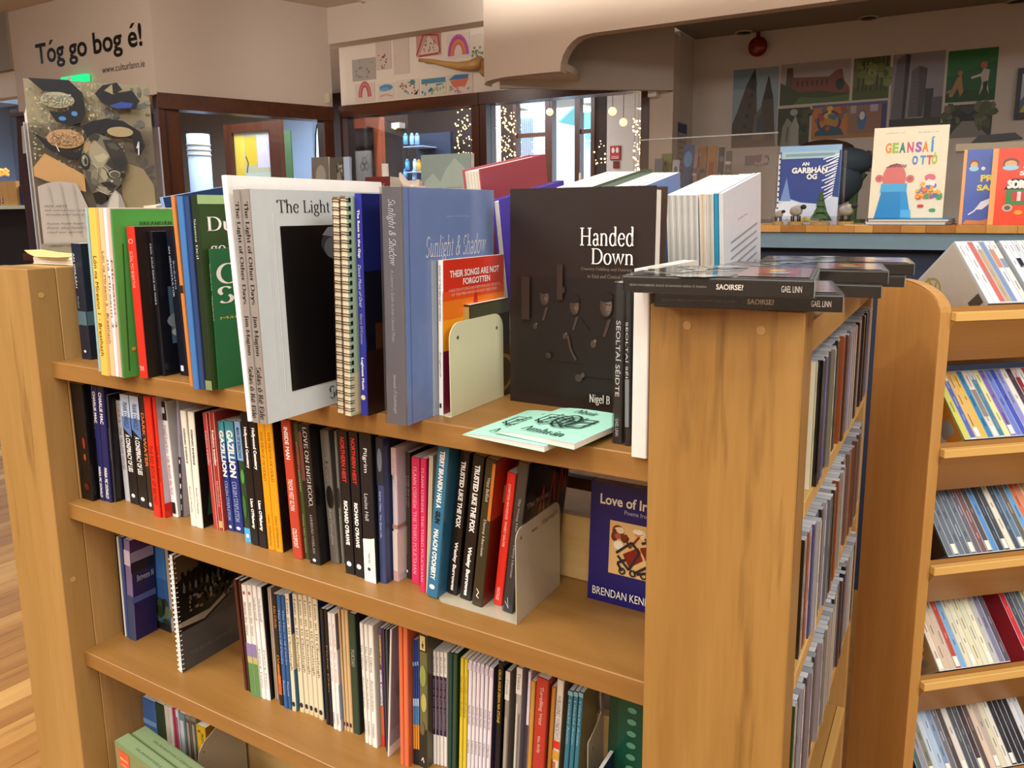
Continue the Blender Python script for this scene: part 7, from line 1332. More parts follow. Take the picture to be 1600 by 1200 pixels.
row3c += [
 D3(g3(168, 193, 1040, 141, 192), '#6a4a78', 'purple to orange spine with yellow title', art=[('s', 'R', 0, .0, 1, .35, '#c85c30'), ('s', 'R', 0, .0, 1, .1, '#d8301c'), ('s', 'T', 'JUDGEMENT DAY', .2, .70, .8, .95, '#e8c040', 'B'), ('s', 'T', 'GABRIEL ROSENSTOCK', .2, .35, .8, .66, WH, 'B')]),
 D3(g3(198, 212, 1080, 166, 197), '#3a3a40', 'first of two dark grey magazines', D=.12), D3(g3(214, 228, 1088, 192, 203), '#44444a', 'second of two dark grey magazines', D=.12),
]
row(Z3, row3c)
# magazine leaning the other way
q0 = (560+213*.21667, 940+1115*.21667); yz = U(q0[0], q0[1], 'z', Z3).y; xz = xat(q0[0], yz, Z3)
solid_book('pale magazine leaning right against the salmon spines', xz-.001, yz, Z3, .003, .163-yz, .197, '#d8d4c8', '#8a8894', [('f', 'R', 0, 0, 1, .08, '#e4e0d8'), ('f', 'R', 0, .08, 1, .2, '#9a98a4'), ('f', 'E', .5, .5, .4, .15, '#75757f')], rot=(0, math.radians(4.0), 0), name='magazine', cat='magazine', group=G3)
row3d = [
 D3(g3(301, 328, 1172, 286, 177), '#d86c44', 'left of two salmon orange spines'), D3(g3(330, 362, 1183, 319, 184), '#d86c44', 'right of two salmon orange spines', '#c0603c', touch=False),
]
bl_ = [('s', 'R', 0, .0, 1, .13, '#1a1a1e'), ('s', 'R', 0, .13, 1, .33, '#d8902c'), ('s', 'R', 0, .33, 1, .5, '#4a80b8'), ('s', 'R', 0, .48, 1, .54, '#a8c4dc'), ('s', 'R', 0, .8, 1, .83, '#7a9cc8')]
for k, q in enumerate([(383, 399, 1163, 373, 272), (401, 418, 1168, 392, 270), (420, 438, 1173, 410, 267)]): row3d.append(D3(g3(*q), '#28458c', ['first', 'second', 'third'][k]+' of three spines banded blue, orange and black', art=bl_, D=.12))
row3d += [D3(g3(442, 500, 1183, 433, 235), '#6a6840', 'wide spine with a hazy meadow picture and a black star label', '#4a4834', D=.13, art=[('s', 'R', 0, .88, 1, 1, '#1c1814'), ('s', 'R', .15, .89, .8, .995, '#d8c888'), ('s', 'P', [(.35, .93), (.45, .94), (.5, .97), (.55, .94), (.65, .93), (.57, .92), (.6, .9), (.5, .91), (.4, .9), (.43, .92)], '#1c1814'), ('s', 'E', .5, .7, .4, .08, '#8a9a50'), ('s', 'E', .6, .5, .35, .07, '#b0a860'), ('s', 'R', 0, 0, 1, .3, '#25241c'), ('s', 'E', .4, .3, .3, .05, '#6a5a40'), ('s', 'Q', [(.3, .05), (.5, .08), (.6, .04)], .001, WH)])]
pw = [('s', 'R', 0, .27, 1, .79, '#2e1c3c'), st('An Choill', .96, .82, '#6a6a6a', 's'), st('Ban an Túir', .76, .52, '#a898b0', 's'), st('Coiscéim', .5, .32, '#a898b0', 's')]
for k, q in enumerate([(535, 559, 1166, 529, 352), (561, 584, 1172, 556, 356), (586, 611, 1178, 581, 360), (613, 638, 1184, 608, 364)]): row3d.append(D3(g3(*q), '#ebe7df', ['first', 'second', 'third', 'fourth'][k]+' of four white spines with a deep purple middle', art=pw))
row3d += [D3(g3(645, 668, 1205, 655, 368), '#24443a', 'left of two dark green spines', D=.13), D3(g3(670, 700, 1212, 680, 372), '#2a4a38', 'right of two dark green spines', D=.13, touch=False)]
for k, q in enumerate([(722, 746, 1232, 735, 407), (749, 774, 1240, 763, 413)]): row3d.append(D3(g3(*q), '#d8c034', ['left', 'right'][k]+' of two yellow spines', art=[st('Scothscéalta', .85, .5, '#6a6020', 's')], D=.12))
for k, q in enumerate([(779, 804, 1250, 792, 421), (806, 831, 1256, 823, 432), (833, 858, 1262, 852, 440), (860, 885, 1268, 881, 448), (887, 912, 1274, 912, 460), (915, 945, 1280, 943, 474)]): row3d.append(D3(g3(*q), '#e6dfe4', ['first', 'second', 'third', 'fourth', 'fifth', 'last'][k]+' of six lilac-white spines with fine print', '#453a58' if k == 5 else None, art=[st('Ruaille Buaille', .62, .45, '#5c5660', 's'), st('Dánta', .32, .2, '#5c5660', 's'), ('s', 'R', 0, .92, 1, .98, '#cfc4d4')]))
row3d += [D3(g3(975, 1012, 1290, 1002, 430), '#15121a', 'black spine with thin yellow capitals', art=[st('CRUA AGUS DEAN NA STONE', .94, .5, '#d0a838', 'b')]),
 D3(g3(1032, 1064, 1300, 1042, 492), '#8f877c', 'first of two grey woodgrain spines with a pale head', '#77706a', art=[('s', 'R', 0, .75, 1, 1, '#dcd6cc'), ('s', 'R', .2, .1, .8, .6, '#a39a8e'), st('Feasta', .93, .8, '#6a665e', 's')]),
 D3(g3(1108, 1148, 1312, 1120, 465), '#a8a298', 'second grey woodgrain spine, streaked white', '#8a7f84', art=[('s', 'R', 0, .78, 1, 1, '#e0dad0'), ('s', 'R', .2, .0, .45, .7, '#d0cac0'), ('s', 'R', .6, .1, .8, .62, '#6a665c'), st('Feasta', .95, .82, '#6a665e', 's')]),
]
q_ = lambda *a: h3(*a)
row3d += [D3(h3(202, 226, 1360, 208, 365), '#ded4e0', 'thin lilac white spine right of the woodgrain pair', art=[('s', 'R', 0, 0, 1, .55, '#3a3440')]), D3(h3(228, 264, 1370, 236, 446), '#c8903c', 'tan orange spine left of the red one', D=.12),
 D3(h3(270, 370, 1385, 302, 420), '#b8382c', 'broad brick red spine lettered Travelling West', '#8c2a20', art=[('s', 'T', 'Travelling West', .3, .60, .68, .93, '#e8dcc8', 's'), ('s', 'T', 'Rita Kelly', .3, .35, .6, .5, '#e8dcc8', 's')]),
 D3(h3(385, 425, 1395, 440, 508), '#c88a38', 'narrow orange spine right of the brick red one', D=.12),
 D3(h3(432, 490, 1400, 472, 438), '#e0d8c4', 'cream spine with multicoloured capitals WASHING WINDOWS', '#8a7258', D=.12, art=[('s', 'T', 'WASHING WINDOWS', .2, .48, .8, .87, '#3a3078', 's'), ('s', 'R', 0, .40, 1, .47, '#d8381c'), ('s', 'R', 0, .3, 1, .38, '#d8a038'), ('s', 'R', .1, .0, .5, .28, '#c86a38'), ('s', 'E', .6, .15, .25, .04, '#487848')]),
]
for k, q in enumerate([(530, 570, 1420, 575, 535), (572, 612, 1430, 612, 540), (614, 655, 1440, 656, 546)]): row3d.append(D3(h3(*q), '#39788c', ['first', 'second', 'third'][k]+' of three dusty teal spines', '#8a8058' if k == 2 else None, art=[st('Filíocht Anois', .92, .5, '#a8d0d8', 's'), ('s', 'R', 0, .96, 1, 1, '#8ab0b8')], D=.125))
r3 = row(Z3, row3d)
lb = r3[-1]; xq = lb[1]+lb[3]+.004
bt = thing('bookend', 'grey steel bookend at the right end of the third shelf', 'bookend', (xq+.012, lb[2]+.0, Z3+.0003)); 
m = MB(); Hq = .14; Dq = .16-lb[2]; rn = .03
pr = [(0, 0), (0, Hq-.055)]+[(.05*math.sin(PI/2*k/5)*.8, Hq-.055+.02*k/5) for k in range(1, 6)]+[(Dq-.01, Hq-.004), (Dq-.003, Hq-.01), (Dq, Hq-.02), (Dq, 0)]
m.prism([(0, y, q) for y, q in pr], (.0012, 0, 0)); m.build('upright_plate', 'steel', bt); m = MB(); m.box((-.011, 0, 0), (0, Dq, .001)); m.build('base_plate', 'steel', bt)
for y, q in ((.012, Hq-.07), (Dq-.012, Hq-.03)): m = MB(); m.cyl((.0012, y, q), (.0018, y, q), .002, 8); m.build('rivet', 'screw', bt)
def celtic(F):
    F.R(0, 0, 1, 1, '#0e4a36'); F.R(0, 0, .12, 1, '#0c3e2c'); 
    for k in range(12): F.E(.30, .06+.08*k, .06, .02, '#5c9478')
    F.Q([(.55, 0), (.55, 1)], .0035, '#a8b090'); 
    for k in range(3): F.E(.55, .18+.33*k, .05, .018, '#c8d0b8')
    for k in range(2):
        for r_ in (.13, .10): F.Q([(.86+r_*math.cos(math.radians(t_)), (.35+.4*k)+r_*.75*math.sin(math.radians(t_))) for t_ in range(0, 361, 20)], .0016, '#a8b090')
    F.Q([(.55, .35), (.74, .35)], .002, '#a8b090'); F.Q([(.55, .75), (.74, .75)], .002, '#a8b090')
flat_facing('slim_book', 'deep green book with ringed pattern, facing out at right end of third shelf', 780+940*.18336, 1020, None, 0, .152, Z3, .010, '#0e4a36', celtic, G3, wd=.12, H=.20)
solid_book('small navy booklet lying in front of the green book', .935, .07, Z3, .006, .10, .06, '#1a2650', '#1a2650', rot=(0, math.radians(-90) if False else 0, 0), name='booklet', cat='booklet', group=G3)

# ================================================================== row 4
G4 = 'books on the bottom visible shelf'
def e4(u0, u1, v): return (130+u0*.3168, 130+u1*.3168, 820+v*.3168)
ys4 = .092
spec4 = [(287, 349, 850, '#3f6cb0', 'blue book at the left end of the lowest visible shelf', [('s', 'R', 0, .6, 1, .68, '#7aa4d8')]), (352, 393, 875, '#22402e', 'dark green spine beside the blue book', None), (396, 416, 888, '#cfcabc', 'first of two off-white spines', None), (418, 434, 898, '#d8d4c8', 'second of two off-white spines', None),
         (436, 450, 903, '#a82c50', 'crimson spine between the off-white and the pale pink ones', None), (451, 465, 912, '#e0d8dc', 'pale pink spine right of the crimson one', [('s', 'R', .3, .3, .7, .9, '#b04060')]), (468, 496, 925, '#6f8890', 'grey-blue spine right of the pale pink one', [('s', 'R', .2, .3, .8, .9, '#c8d0d4')]), (499, 524, 936, '#8a8070', 'first of two patterned brown-grey spines', [('s', 'R', .1, .1, .9, .95, '#5c5248'), ('s', 'R', .3, .2, .7, .9, '#a89c88')]), (526, 551, 946, '#8a8070', 'second of two patterned brown-grey spines', [('s', 'R', .1, .1, .9, .95, '#5c5248'), ('s', 'R', .3, .2, .7, .9, '#a89c88')]),
         (555, 597, 985, '#dcae28', 'bright yellow spine with a brown cover', [('s', 'E', .35, .92, .15, .02, '#8a5a20'), ('s', 'T', 'PROMPTNESS AND CARE', .5, .3, .8, .9, '#4a4020', 'n')])]
px_end = 0
for u0, u1, v, c, lab, art in spec4:
    u0p, u1p, vp = e4(u0, u1, v); p = U(u0p, vp, 'y', ys4); x1 = U(u1p, vp, 'y', ys4).x; H = p.z-Z4
    x0 = max(p.x, px_end+.0004); T = max(x1-x0, .003); px_end = x0+T
    solid_book(lab, x0, ys4, Z4, T, .070, H, c, '#9c6a24' if u0 == 555 else tint(c, .8), art, name='book', group=G4)
t, _, _, _ = (lambda a: (thing('bookend', 'grey steel bookend on the lowest visible shelf', 'bookend', a), 0, 0, 0))((px_end+.016, ys4-.030, Z4+.0003))
m = MB(); m.prism([(0, y, z) for y, z in [(0, 0), (0, .09), (.004, .105), (.015, .118), (.08, .145), (.095, .14), (.10, .13), (.10, 0)]], (.0012, 0, 0)); m.build('upright_plate', 'steel', t); m = MB(); m.box((-.03, 0, 0), (0, .10, .0009)); m.v = [(x+.0, y, z) for x, y, z in m.v]; m.build('base_plate', 'steel', t)
m = MB(); m.cyl((.0012, .012, .10), (.0018, .012, .10), .002, 8); m.build('rivet', 'screw', t)
# two thick green volumes lying on their long edge
zt4 = .415
pL = U(178, 1158, 'z', zt4); pL2 = U(206, 1147, 'z', zt4)
for k, lab in enumerate(('nearer thick sage green volume lying on its long edge, orange label on the side', 'farther thick sage green volume lying on its long edge')):
    x0 = .0677+.0088*k; y0 = -.0015+.0265*k
    t = thing('box_volume', lab, 'book', (x0, y0, Z4+.0003), (0, 0, -.10), 'sage green volumes')
    L = .235; T = .0245; H = zt4-Z4
    m = MB(); m.box((0, 0, 0), (L, .002, H), '#71845a'); m.box((0, T-.002, 0), (L, T, H), '#71845a'); m.box((0, .002, H-.002), (L, T-.002, H), '#7c8e66'); m.build('cover', 'gloss', t)
    m = MB(); m.box((.002, .0021, 0.0), (L-.002, T-.0021, H-.0021), '#f0e8d8'); m.build('pages', 'paper', t)
    F = Face((0, .002, H), (1, 0, 0), (0, 1, 0), L, T-.004); F.T('ULAMHFHILÍ ÉIREANN', .22, .35, .8, .6, '#4a5a3c', 's'); F.done(t, art='spine_print', title='spine_title')
    if k == 0:
        F = Face((0, 0, 0), (1, 0, 0), (0, 0, 1), L, H); F.R(.05, .66, .20, .92, '#d8542c'); F.T('DÁNTA', .07, .78, .18, .82, '#f4d8c0', 'b'); F.R(.08, .70, .17, .715, '#f0b090'); F.done(t)

# ================================================================== back side of the bookcase
TL = math.radians(9.4)
m = MB(); m.prism([(.0004, DS+.02, Z1+.0003), (.0004, DB-.02, Z1+.0003), (.0004, DB-.02, Z1+.0003+.403*math.tan(TL)), (.0004, DS+.0205, Z1+.0008)], (W-.001, 0, 0)); m.build('sloping_shelf', 'shelf', bc)
G5 = 'books on the far side of the top shelf'
def zsl(y): return Z1+.0008+(y-DS-.02)*math.tan(TL)
def back_book(lab, uL, uR, v, yb, D, edge, right='#f0efea', left=None, top='#f4f2ee', art=None, hard=False, T=None):
    """fore-edge towards us, tilted like its shelf; (uL..uR, v) is the near top edge"""
    # find bottom position so that the near top edge lands at depth yb
    pt = U(uL, v, 'y', yb); H = (pt.z-zsl(yb))*math.cos(TL)
    yy = yb+H*math.sin(TL); H = (pt.z-zsl(yy))/math.cos(TL); yy = yb+H*math.sin(TL)
    x1 = U(uR, v, 'y', yb).x; T = T or max(x1-pt.x-.0003, .003)
    t = thing('book', lab, 'book', (pt.x, yy, zsl(yy)+.0003), (TL, 0, 0), G5)
    ct = .002 if hard else .0006; ct = min(ct, T*.2); ov = .003 if hard else 0
    m = MB(); m.box((0, -ov, 0), (ct, D, H), left or right); m.box((T-ct, -ov, 0), (T, D, H), right); m.box((ct, D-ct, 0), (T-ct, D, H), right); m.build('cover', 'gloss', t)
    m = MB(); m.box((ct+.00005, 0, ov), (T-ct-.00005, D-ct-.0001, H-ov), None, [edge, top, edge, edge, edge, edge]); nl = min(5, int(T/.003))
    for i in range(1, nl): 
        x = ct+(T-2*ct)*i/nl; m.box((x-.0002, -.0002, ov), (x+.0002, 0, H-ov), tint(edge, .75))
    m.build('pages', 'paper', t)
    if art:
        F = Face((T, 0, 0), (0, 1, 0), (0, 0, 1), D, H); art(F); F.done(t, 'gloss')
    return t
def text_block(F):
    F.T('Leabhar Beag', .35, .80, .6, .815, '#8a8a90', 's')
    for k, (a_, b_) in enumerate(((.18, .88), (.18, .86), (.18, .88), (.18, .84), (.18, .87), (.18, .85), (.18, .6))): F.R(a_, .70-.045*k, b_, .712-.045*k, '#9c9ca2')
ox, oy, of = 780, 240, .3918
labs = ['first', 'second', 'third', 'fourth', 'fifth']
for k in range(5): back_book(labs[k]+' of five grey-white fore-edges in the tall white block', ox+(666+25*k)*of, ox+(690+25*k)*of, oy+167*of, .28, .2, '#b4aea4')
back_book('beige fore-edge right of the tall white block', ox+798*of, ox+824*of, oy+163*of, .28, .2, '#cbb89c')
back_book('striped fore-edge with two rows of grey squares', ox+826*of, ox+854*of, oy+163*of, .28, .2, '#b8b0a2').children
back_book('teal blue edge between the grey edges', ox+856*of, ox+874*of, oy+160*of, .28, .2, '#2484a4', right='#2484a4')
back_book('white book with a paragraph on its back cover, at the right end', ox+876*of, ox+892*of, oy+160*of, .28, .205, '#c8c2b6', right='#dfe3ea', art=text_block)
mid = [(858, 876, '#e8e4d8'), (877, 893, '#ece8de'), (894, 908, '#e4e6d8'), (909, 921, '#e9e6dc')]
for k, (u0, u1, c) in enumerate(mid): back_book(labs[k]+' of four off-white books behind the big brown book', u0, u1, 297, .27, .2, c)
back_book('dark green box file behind the big brown book', 923, 938, 293, .27, .2, '#2c4a30', right='#3a5c3c', left='#3a5c3c', top='#24382a')
for k, (u0, u1) in enumerate(((940, 953), (954, 966), (967, 979), (980, 991))): back_book(labs[k]+' of four white books right of the green box file', u0, u1, 298, .28, .19, '#eceae4', right='#6f94c8' if k == 3 else '#f0efea')
solid_book('cream book standing at the back of the left end unit, above the songbooks', -.062, .24, ZP, .045, .17, U(203, 322, 'y', .26).z-ZP, '#e2d6bc', '#e2d6bc', rot=(TL, 0, 0))
back_book('tall dark blue book rising behind the songbooks', 249, 255, 309, .215, .20, '#8fa4c8', right='#2c4878', top='#a8bcdc')
back_book('thick red-pink hardback standing tall behind the pale blue book', 724, 751.5, 265.5, .26, .2, '#d8d0bc', right='#b0505a', left='#b0505a', hard=True, art=lambda F: (F.Q([(.45, .55), (.6, .75), (.85, .62)], .0012, '#96404a'), F.Q([(.5, .5), (.7, .66), (.9, .55)], .0012, '#96404a')))
back_book('purple covered book beneath the red-pink one', 770, 783, 312, .21, .19, '#dcd6c8', right='#4a34a8', hard=True, art=lambda F: F.R(.1, .5, .4, .56, '#8a78d0'))
# ---------------------------------------------------- papers and poster on the left end unit
for k, (lab, x0, x1, y0, y1, z0, th_, c, rz) in enumerate((('stack of white paper on top of the left end unit', -.135, -.012, .06, .36, ZP, .013, '#dcd4c4', .02), ('yellowed top sheet curling over the paper stack', -.140, -.03, .05, .34, ZP+.0135, .0015, '#e4c688', -.03))):
    t = thing('paper_stack' if k == 0 else 'paper_sheet', lab, 'paper', (x0, y0, z0+.0003), (0, 0, rz))
    m = MB(); 
    if k == 0:
        for j in range(6): m.box((.0007*(j % 3), .001*(j % 2), th_*j/6), (x1-x0-.0008*(j % 2), y1-y0-.001*(j % 3), th_*(j+1)/6-.0002), tint(c, 1-.03*(j % 2)))
    else:
        n = 8
        for j in range(n):
            xa_, xb_ = (x1-x0)*j/n, (x1-x0)*(j+1)/n; za, zb__ = .010*max(0, 1-j/3)**2, .010*max(0, 1-(j+1)/3)**2
            m.prism([(xa_, 0, za), (xb_, 0, zb__), (xb_, 0, zb__+.0006), (xa_, 0, za+.0006)], (0, y1-y0, 0), c)
    m.build('sheets', 'paper', t)['kind'] = 'stuff'
hd_ = math.radians(90-34.8); sd = Vector((math.cos(hd_), math.sin(hd_), 0))
zb0 = ZP+.016
pL_ = U(66, 396, 'z', zb0); q2_ = pL_+sd
pR = UV(232, 135, pL_, q2_); wps = (Vector((pR.x, pR.y, 0))-Vector((pL_.x, pL_.y, 0))).length; htp = UV(66, 124, pL_, q2_).z-zb0; hR = pR.z-zb0
t = thing('poster', 'tall poster of a shaven-headed man under dark swirling shapes, in an acrylic holder', 'poster', (pL_.x, pL_.y, zb0), (0, 0, hd_))
m = MB(); m.box((0, 0, 0), (wps, .0035, htp), None, ['#caa85c', '#d8b45c', '#8a8068', '#b8c8c0', '#8a8068', '#d8b060']); m.build('board', 'print', t)
F = Face((.003, 0, 0), (1, 0, 0), (0, 0, 1), wps-.004, htp-.001)
F.R(0, 0, 1, 1, '#857a62'); F.R(0, .40, 1, 1, '#8d8468'); F.spill(90, (.6, .4, .99, .98), ['#6a6a64', '#5c5a58', '#7c7464'], .003, .008, 6); F.spill(700, (.01, .42, .75, .99), ['#a39a78', '#7c7a66', '#b09a70', '#6f7468', '#8c6a48', '#8f8f80', '#b8b098'], .0008, .0028, 5)
F.P([(0, .5), (.1, .58), (.4, .46), (.4, .36), (.1, .42), (0, .45)], '#b0895a'); F.P([(.7, .55), (.9, .5), (.98, .4), (.98, .2), (.7, .2)], '#857758')
K = '#222326'
F.P([(.03, 1), (.35, 1), (.45, .93), (.46, .82), (.40, .74), (.30, .75), (.18, .80), (.32, .83), (.36, .88), (.30, .93), (.14, .93)], K)
F.E(.245, .885, .135, .045, '#9a9a82'); F.spill(160, (.13, .855, .36, .915), ['#b0ac90', '#86867a', '#a8986c', '#8c9088'], .0008, .0022, 15); F.P([(.17, .82), (.22, .76), (.32, .74), (.42, .76), (.46, .82), (.38, .84), (.3, .815)], K); F.E(.27, .78, .03, .012, '#4a7ab4'); F.E(.37, .81, .025, .014, '#4a7ab4')
F.P([(.55, .93), (.62, .98), (.74, 1), (.78, .96), (.68, .93), (.86, .96), (.92, .9), (.86, .85), (.72, .85), (.6, .88)], K); F.P([(.66, .865), (.76, .89), (.86, .885), (.84, .86), (.72, .85)], '#33488c'); F.P([(.63, .95), (.7, .99), (.7, .93)], '#8f8568')
F.P([(.42, .74), (.5, .77), (.62, .79), (.76, .78), (.9, .72), (.93, .64), (.88, .58), (.84, .6), (.83, .68), (.76, .71), (.66, .72), (.56, .69), (.46, .66)], K); F.E(.73, .715, .11, .03, '#9a8a68')
F.P([(.02, .70), (.12, .66), (.24, .60), (.36, .59), (.42, .62), (.40, .55), (.28, .555), (.14, .60)], K); F.E(.28, .665, .15, .055, '#a4835c'); F.spill(160, (.16, .63, .40, .70), ['#b8946a', '#8a6a4c', '#a08464', '#7c7060'], .0008, .0022, 16); F.Q([(.86, .62), (.88, .66), (.87, .58)], .002, '#c8ccc8'); F.Q([(.2, .63), (.22, .59)], .0015, '#c8c0b0')
F.P([(.02, .02), (.02, .39), (.1, .41), (.2, .42), (.33, .41), (.36, .36), (.40, .28), (.44, .2), (.46, .02)], '#a39b92')
hx = lambda x, y: ((20.6+x/5.6)/158.9, 1-(46+y/5.6)/265)
def HP(c, *q): F.P([hx(*p) for p in q], c)
def HE(c, x, y, rx, ry): F.E(*hx(x, y), rx/5.6/158.9, ry/5.6/265, c)
def HQ(c, w_, *q): F.Q([hx(*p) for p in q], w_, c)
HP('#8f897f', (330, 860), (390, 790), (450, 660), (500, 720), (530, 860)); HP('#b3ada2', (400, 800), (450, 670), (480, 720), (470, 860), (390, 860)); HP('#6f6a68', (310, 800), (350, 800), (390, 770), (380, 860), (310, 860))
HP('#6a6557', (250, 330), (262, 270), (300, 215), (345, 185), (400, 200), (470, 235), (520, 280), (555, 350), (570, 420), (560, 490), (530, 530), (510, 600), (490, 650), (460, 670), (440, 700), (400, 715), (340, 690), (290, 700), (265, 630), (245, 560), (235, 500), (225, 430), (235, 370))
HP('#8f8870', (300, 290), (345, 250), (390, 300), (440, 370), (410, 430), (380, 480), (345, 520), (310, 440), (290, 360)); HP('#a39c80', (325, 385), (400, 355), (435, 385), (380, 435), (350, 430)); HP('#9a7f54', (255, 330), (275, 270), (310, 250), (302, 320), (270, 360))
HP('#33322e', (400, 240), (470, 235), (520, 280), (555, 350), (570, 430), (555, 500), (500, 520), (440, 480), (405, 450), (445, 390), (420, 320)); HP('#4a4943', (430, 270), (480, 262), (520, 310), (500, 330), (450, 310)); HP('#2b2a2c', (450, 400), (540, 380), (560, 440), (540, 500), (470, 470)); HP('#38362f', (295, 220), (345, 185), (385, 205), (362, 250), (332, 240), (310, 262))
HP('#77715f', (300, 500), (370, 480), (412, 560), (400, 610), (330, 620), (285, 580)); HP('#938d77', (372, 485), (400, 505), (416, 570), (385, 600), (360, 545)); HP('#4b473d', (245, 500), (290, 520), (285, 600), (330, 640), (290, 695), (262, 620)); HP('#5e5a4c', (300, 560), (340, 600), (330, 640), (290, 620))
HE('#26231f', 255, 430, 38, 72); HE('#7a7467', 257, 422, 24, 50); HE('#2c2824', 262, 428, 11, 30); HE('#a09a8a', 250, 398, 8, 14)
HE('#25231f', 462, 535, 52, 42); HE('#9c967f', 466, 537, 44, 34); HE('#4f4b40', 468, 540, 36, 27); HE('#25231f', 525, 545, 20, 24); HQ('#b4ad94', .0009, (385, 465), (412, 500), (425, 530)); HP('#504c40', (490, 560), (512, 620), (475, 650), (430, 612), (440, 575)); HE('#a8a290', 440, 597, 10, 10)
HP('#2a2723', (355, 612), (420, 598), (475, 640), (440, 660), (380, 640)); HP('#857f6b', (330, 640), (400, 652), (440, 682), (400, 710), (350, 690)); HP('#3a362e', (395, 655), (450, 660), (440, 690), (410, 680)); HQ('#c4bda6', .0008, (322, 668), (350, 690), (400, 715), (445, 703)); HP('#221d18', (290, 705), (335, 690), (390, 716), (392, 755), (350, 800), (308, 792))
HQ('#b0a98f', .0008, (300, 440), (345, 480), (340, 520)); HQ('#3c3930', .0008, (330, 600), (350, 560), (345, 530))
F.Q([(.2, .41), (.24, .1)], .0016, '#98908a'); F.Q([(.30, .41), (.33, .1)], .0016, '#98908a'); F.Q([(.10, .40), (.12, .3)], .0016, '#98908a'); F.R(.0, 0, 1, .06, '#7b7567')
F.T('FOR ARTS', .06, .27, .24, .283, '#3a3836', 'i'); F.T('we carry our creations', .06, .245, .5, .258, '#3a3836', 'i'); F.T('indestructibly', .06, .22, .48, .233, '#3a3836', 'i'); F.T('Some have been', .06, .17, .36, .183, '#4a4844', 'i'); F.T('from the heart of', .06, .145, .42, .158, '#4a4844', 'i'); F.T('read our secret', .06, .12, .34, .133, '#4a4844', 'i'); F.T('LIBRARY OF WISDOM', .06, .04, .4, .052, '#4a4844', 'i')
F.done(t, 'gloss')
ho = thing('acrylic_holder', 'clear acrylic holder around the poster, with folded leaflets at its left', 'holder', (pL_.x, pL_.y, zb0), (0, 0, hd_))
ph = UV(53, 192, pL_, q2_).z-zb0
m = MB(); m.box((-.006, -.008, 0), (wps+.012, -.006, ph)); m.build('front_sheet', 'acryl', ho)
m = MB(); m.box((-.006, .022, 0), (wps+.012, .024, ph)); m.build('back_sheet', 'acryl', ho)
m = MB(); m.box((wps+.010, -.0055, 0), (wps+.0125, .0215, ph)); m.box((-.0065, -.0055, 0), (-.0045, .0215, ph)); m.build('side_edge', 'stand', ho)
m = MB(); m.box((-.006, -.0055, -.002), (wps+.012, .0215, -.0002)); m.build('base', 'acryl', ho)
t = thing('folded_leaflets', 'sheaf of cream leaflets standing behind the poster in the holder', 'leaflet', pL_+Vector((-.018, .012, 0)), (0, 0, hd_)); hl = UV(50, 158, pL_, q2_).z-zb0
m = MB()
for j in range(5): m.box((-.002*j, .0045+.003*j, 0), (.13, .006+.003*j, hl-.004*j), tint('#e2d8c8', 1-.05*(j % 2)))
m.build('leaves', 'paper', t)['kind'] = 'stuff'

# ---------------------------------------------------- display table behind the bookcase
tb = thing('display_table', 'dark display table behind the bookcase carrying small books', 'table', (0, 0, 0)); ZT = 1.16
rect('table_top', -2.2, .3, 1.1, 1.75, ZT-.03, ZT, 'mahog', tb)
for x, y in ((-2.15, 1.15), (.25, 1.15), (-2.15, 1.7), (.25, 1.7)): rect('leg', x-.03, x+.03, y-.03, y+.03, 0, ZT-.03, 'mahogv', tb)
def table_book(lab, u0, u1, vt, y, c, fn=None, T=.02, edge=None, name='book'):
    xl = U(u0, 280, 'y', y).x; xr = U(u1, 280, 'y', y).x; H = U((u0+u1)/2, vt, 'y', y).z-ZT
    t = thing(name, lab, 'book', (xl, y, ZT+.0003), (-.04, 0, 0), 'small books on the display table')
    w_ = xr-xl; m = MB(); m.box((0, 0, 0), (w_, .001, H), c); m.box((0, T-.001, 0), (w_, T, H), edge or c); m.box((0, .001, 0), (.001, T-.001, H), c); m.build('cover', 'gloss', t)
    m = MB(); m.box((.0011, .0011, .0005), (w_-.0006, T-.0011, H-.0005), PAGE); m.build('pages', 'paper', t)
    if fn: F = Face((0, 0, 0), (1, 0, 0), (0, 0, 1), w_, H); fn(F); F.done(t, 'gloss')
    return t
def mountain(F):
    F.R(0, 0, 1, 1, '#8fa098'); F.P([(0, .62), (.1, .76), (.25, .82), (.4, .74), (.5, .85), (.68, .96), (.85, .88), (1, .78), (1, 0), (0, 0)], '#a9b8ac')
    for k in range(3): F.R(.22, .68-.035*k, .82, .685-.035*k, '#5c6a66')
    for k in range(3): F.R(.25, .5-.035*k, .8, .505-.035*k, '#5c6a66')
table_book('grey-green book with pale mountain shapes, standing on the display table', 655, 733, 240, 1.45, '#8fa098', mountain)
table_book('small dark red book with gilt lettering, on the display table', 567, 606, 276, 1.3, '#6a1f22', lambda F: F.T('BEALTAINE', .2, .86, .8, .92, '#c09a7a', 's'), T=.06)
table_book('book with a grey portrait and a red edge, on the display table', 484, 510, 245, 1.5, '#6f6a62', lambda F: (F.R(0, 0, 1, 1, '#77726a'), F.E(.55, .8, .3, .12, '#a09a90'), F.P([(.1, .3), (.3, .66), (.8, .66), (1, .3)], '#3c3a36'), F.Q([(.1, .9), (.16, .6), (.08, .3)], .004, '#b02c28')), T=.012)
table_book('sepia book beside the portrait, blue edge, on the display table', 512, 538, 245, 1.45, '#5a564c', lambda F: (F.P([(.3, .3), (.5, .95), (.8, .7), (.7, .3)], '#8a8474'), F.spill(20, (.2, .4, .9, .95), ['#a8a290', '#3c3830'], .003, .008, 3)), T=.03)
tag(rect('blue_folder', U(538, 280, 'y', 1.42).x, U(547, 280, 'y', 1.42).x, 1.42, 1.43, ZT+.0003, U(540, 245, 'y', 1.42).z, 'bwall'), 'pale blue card standing right of the sepia book', 'card')
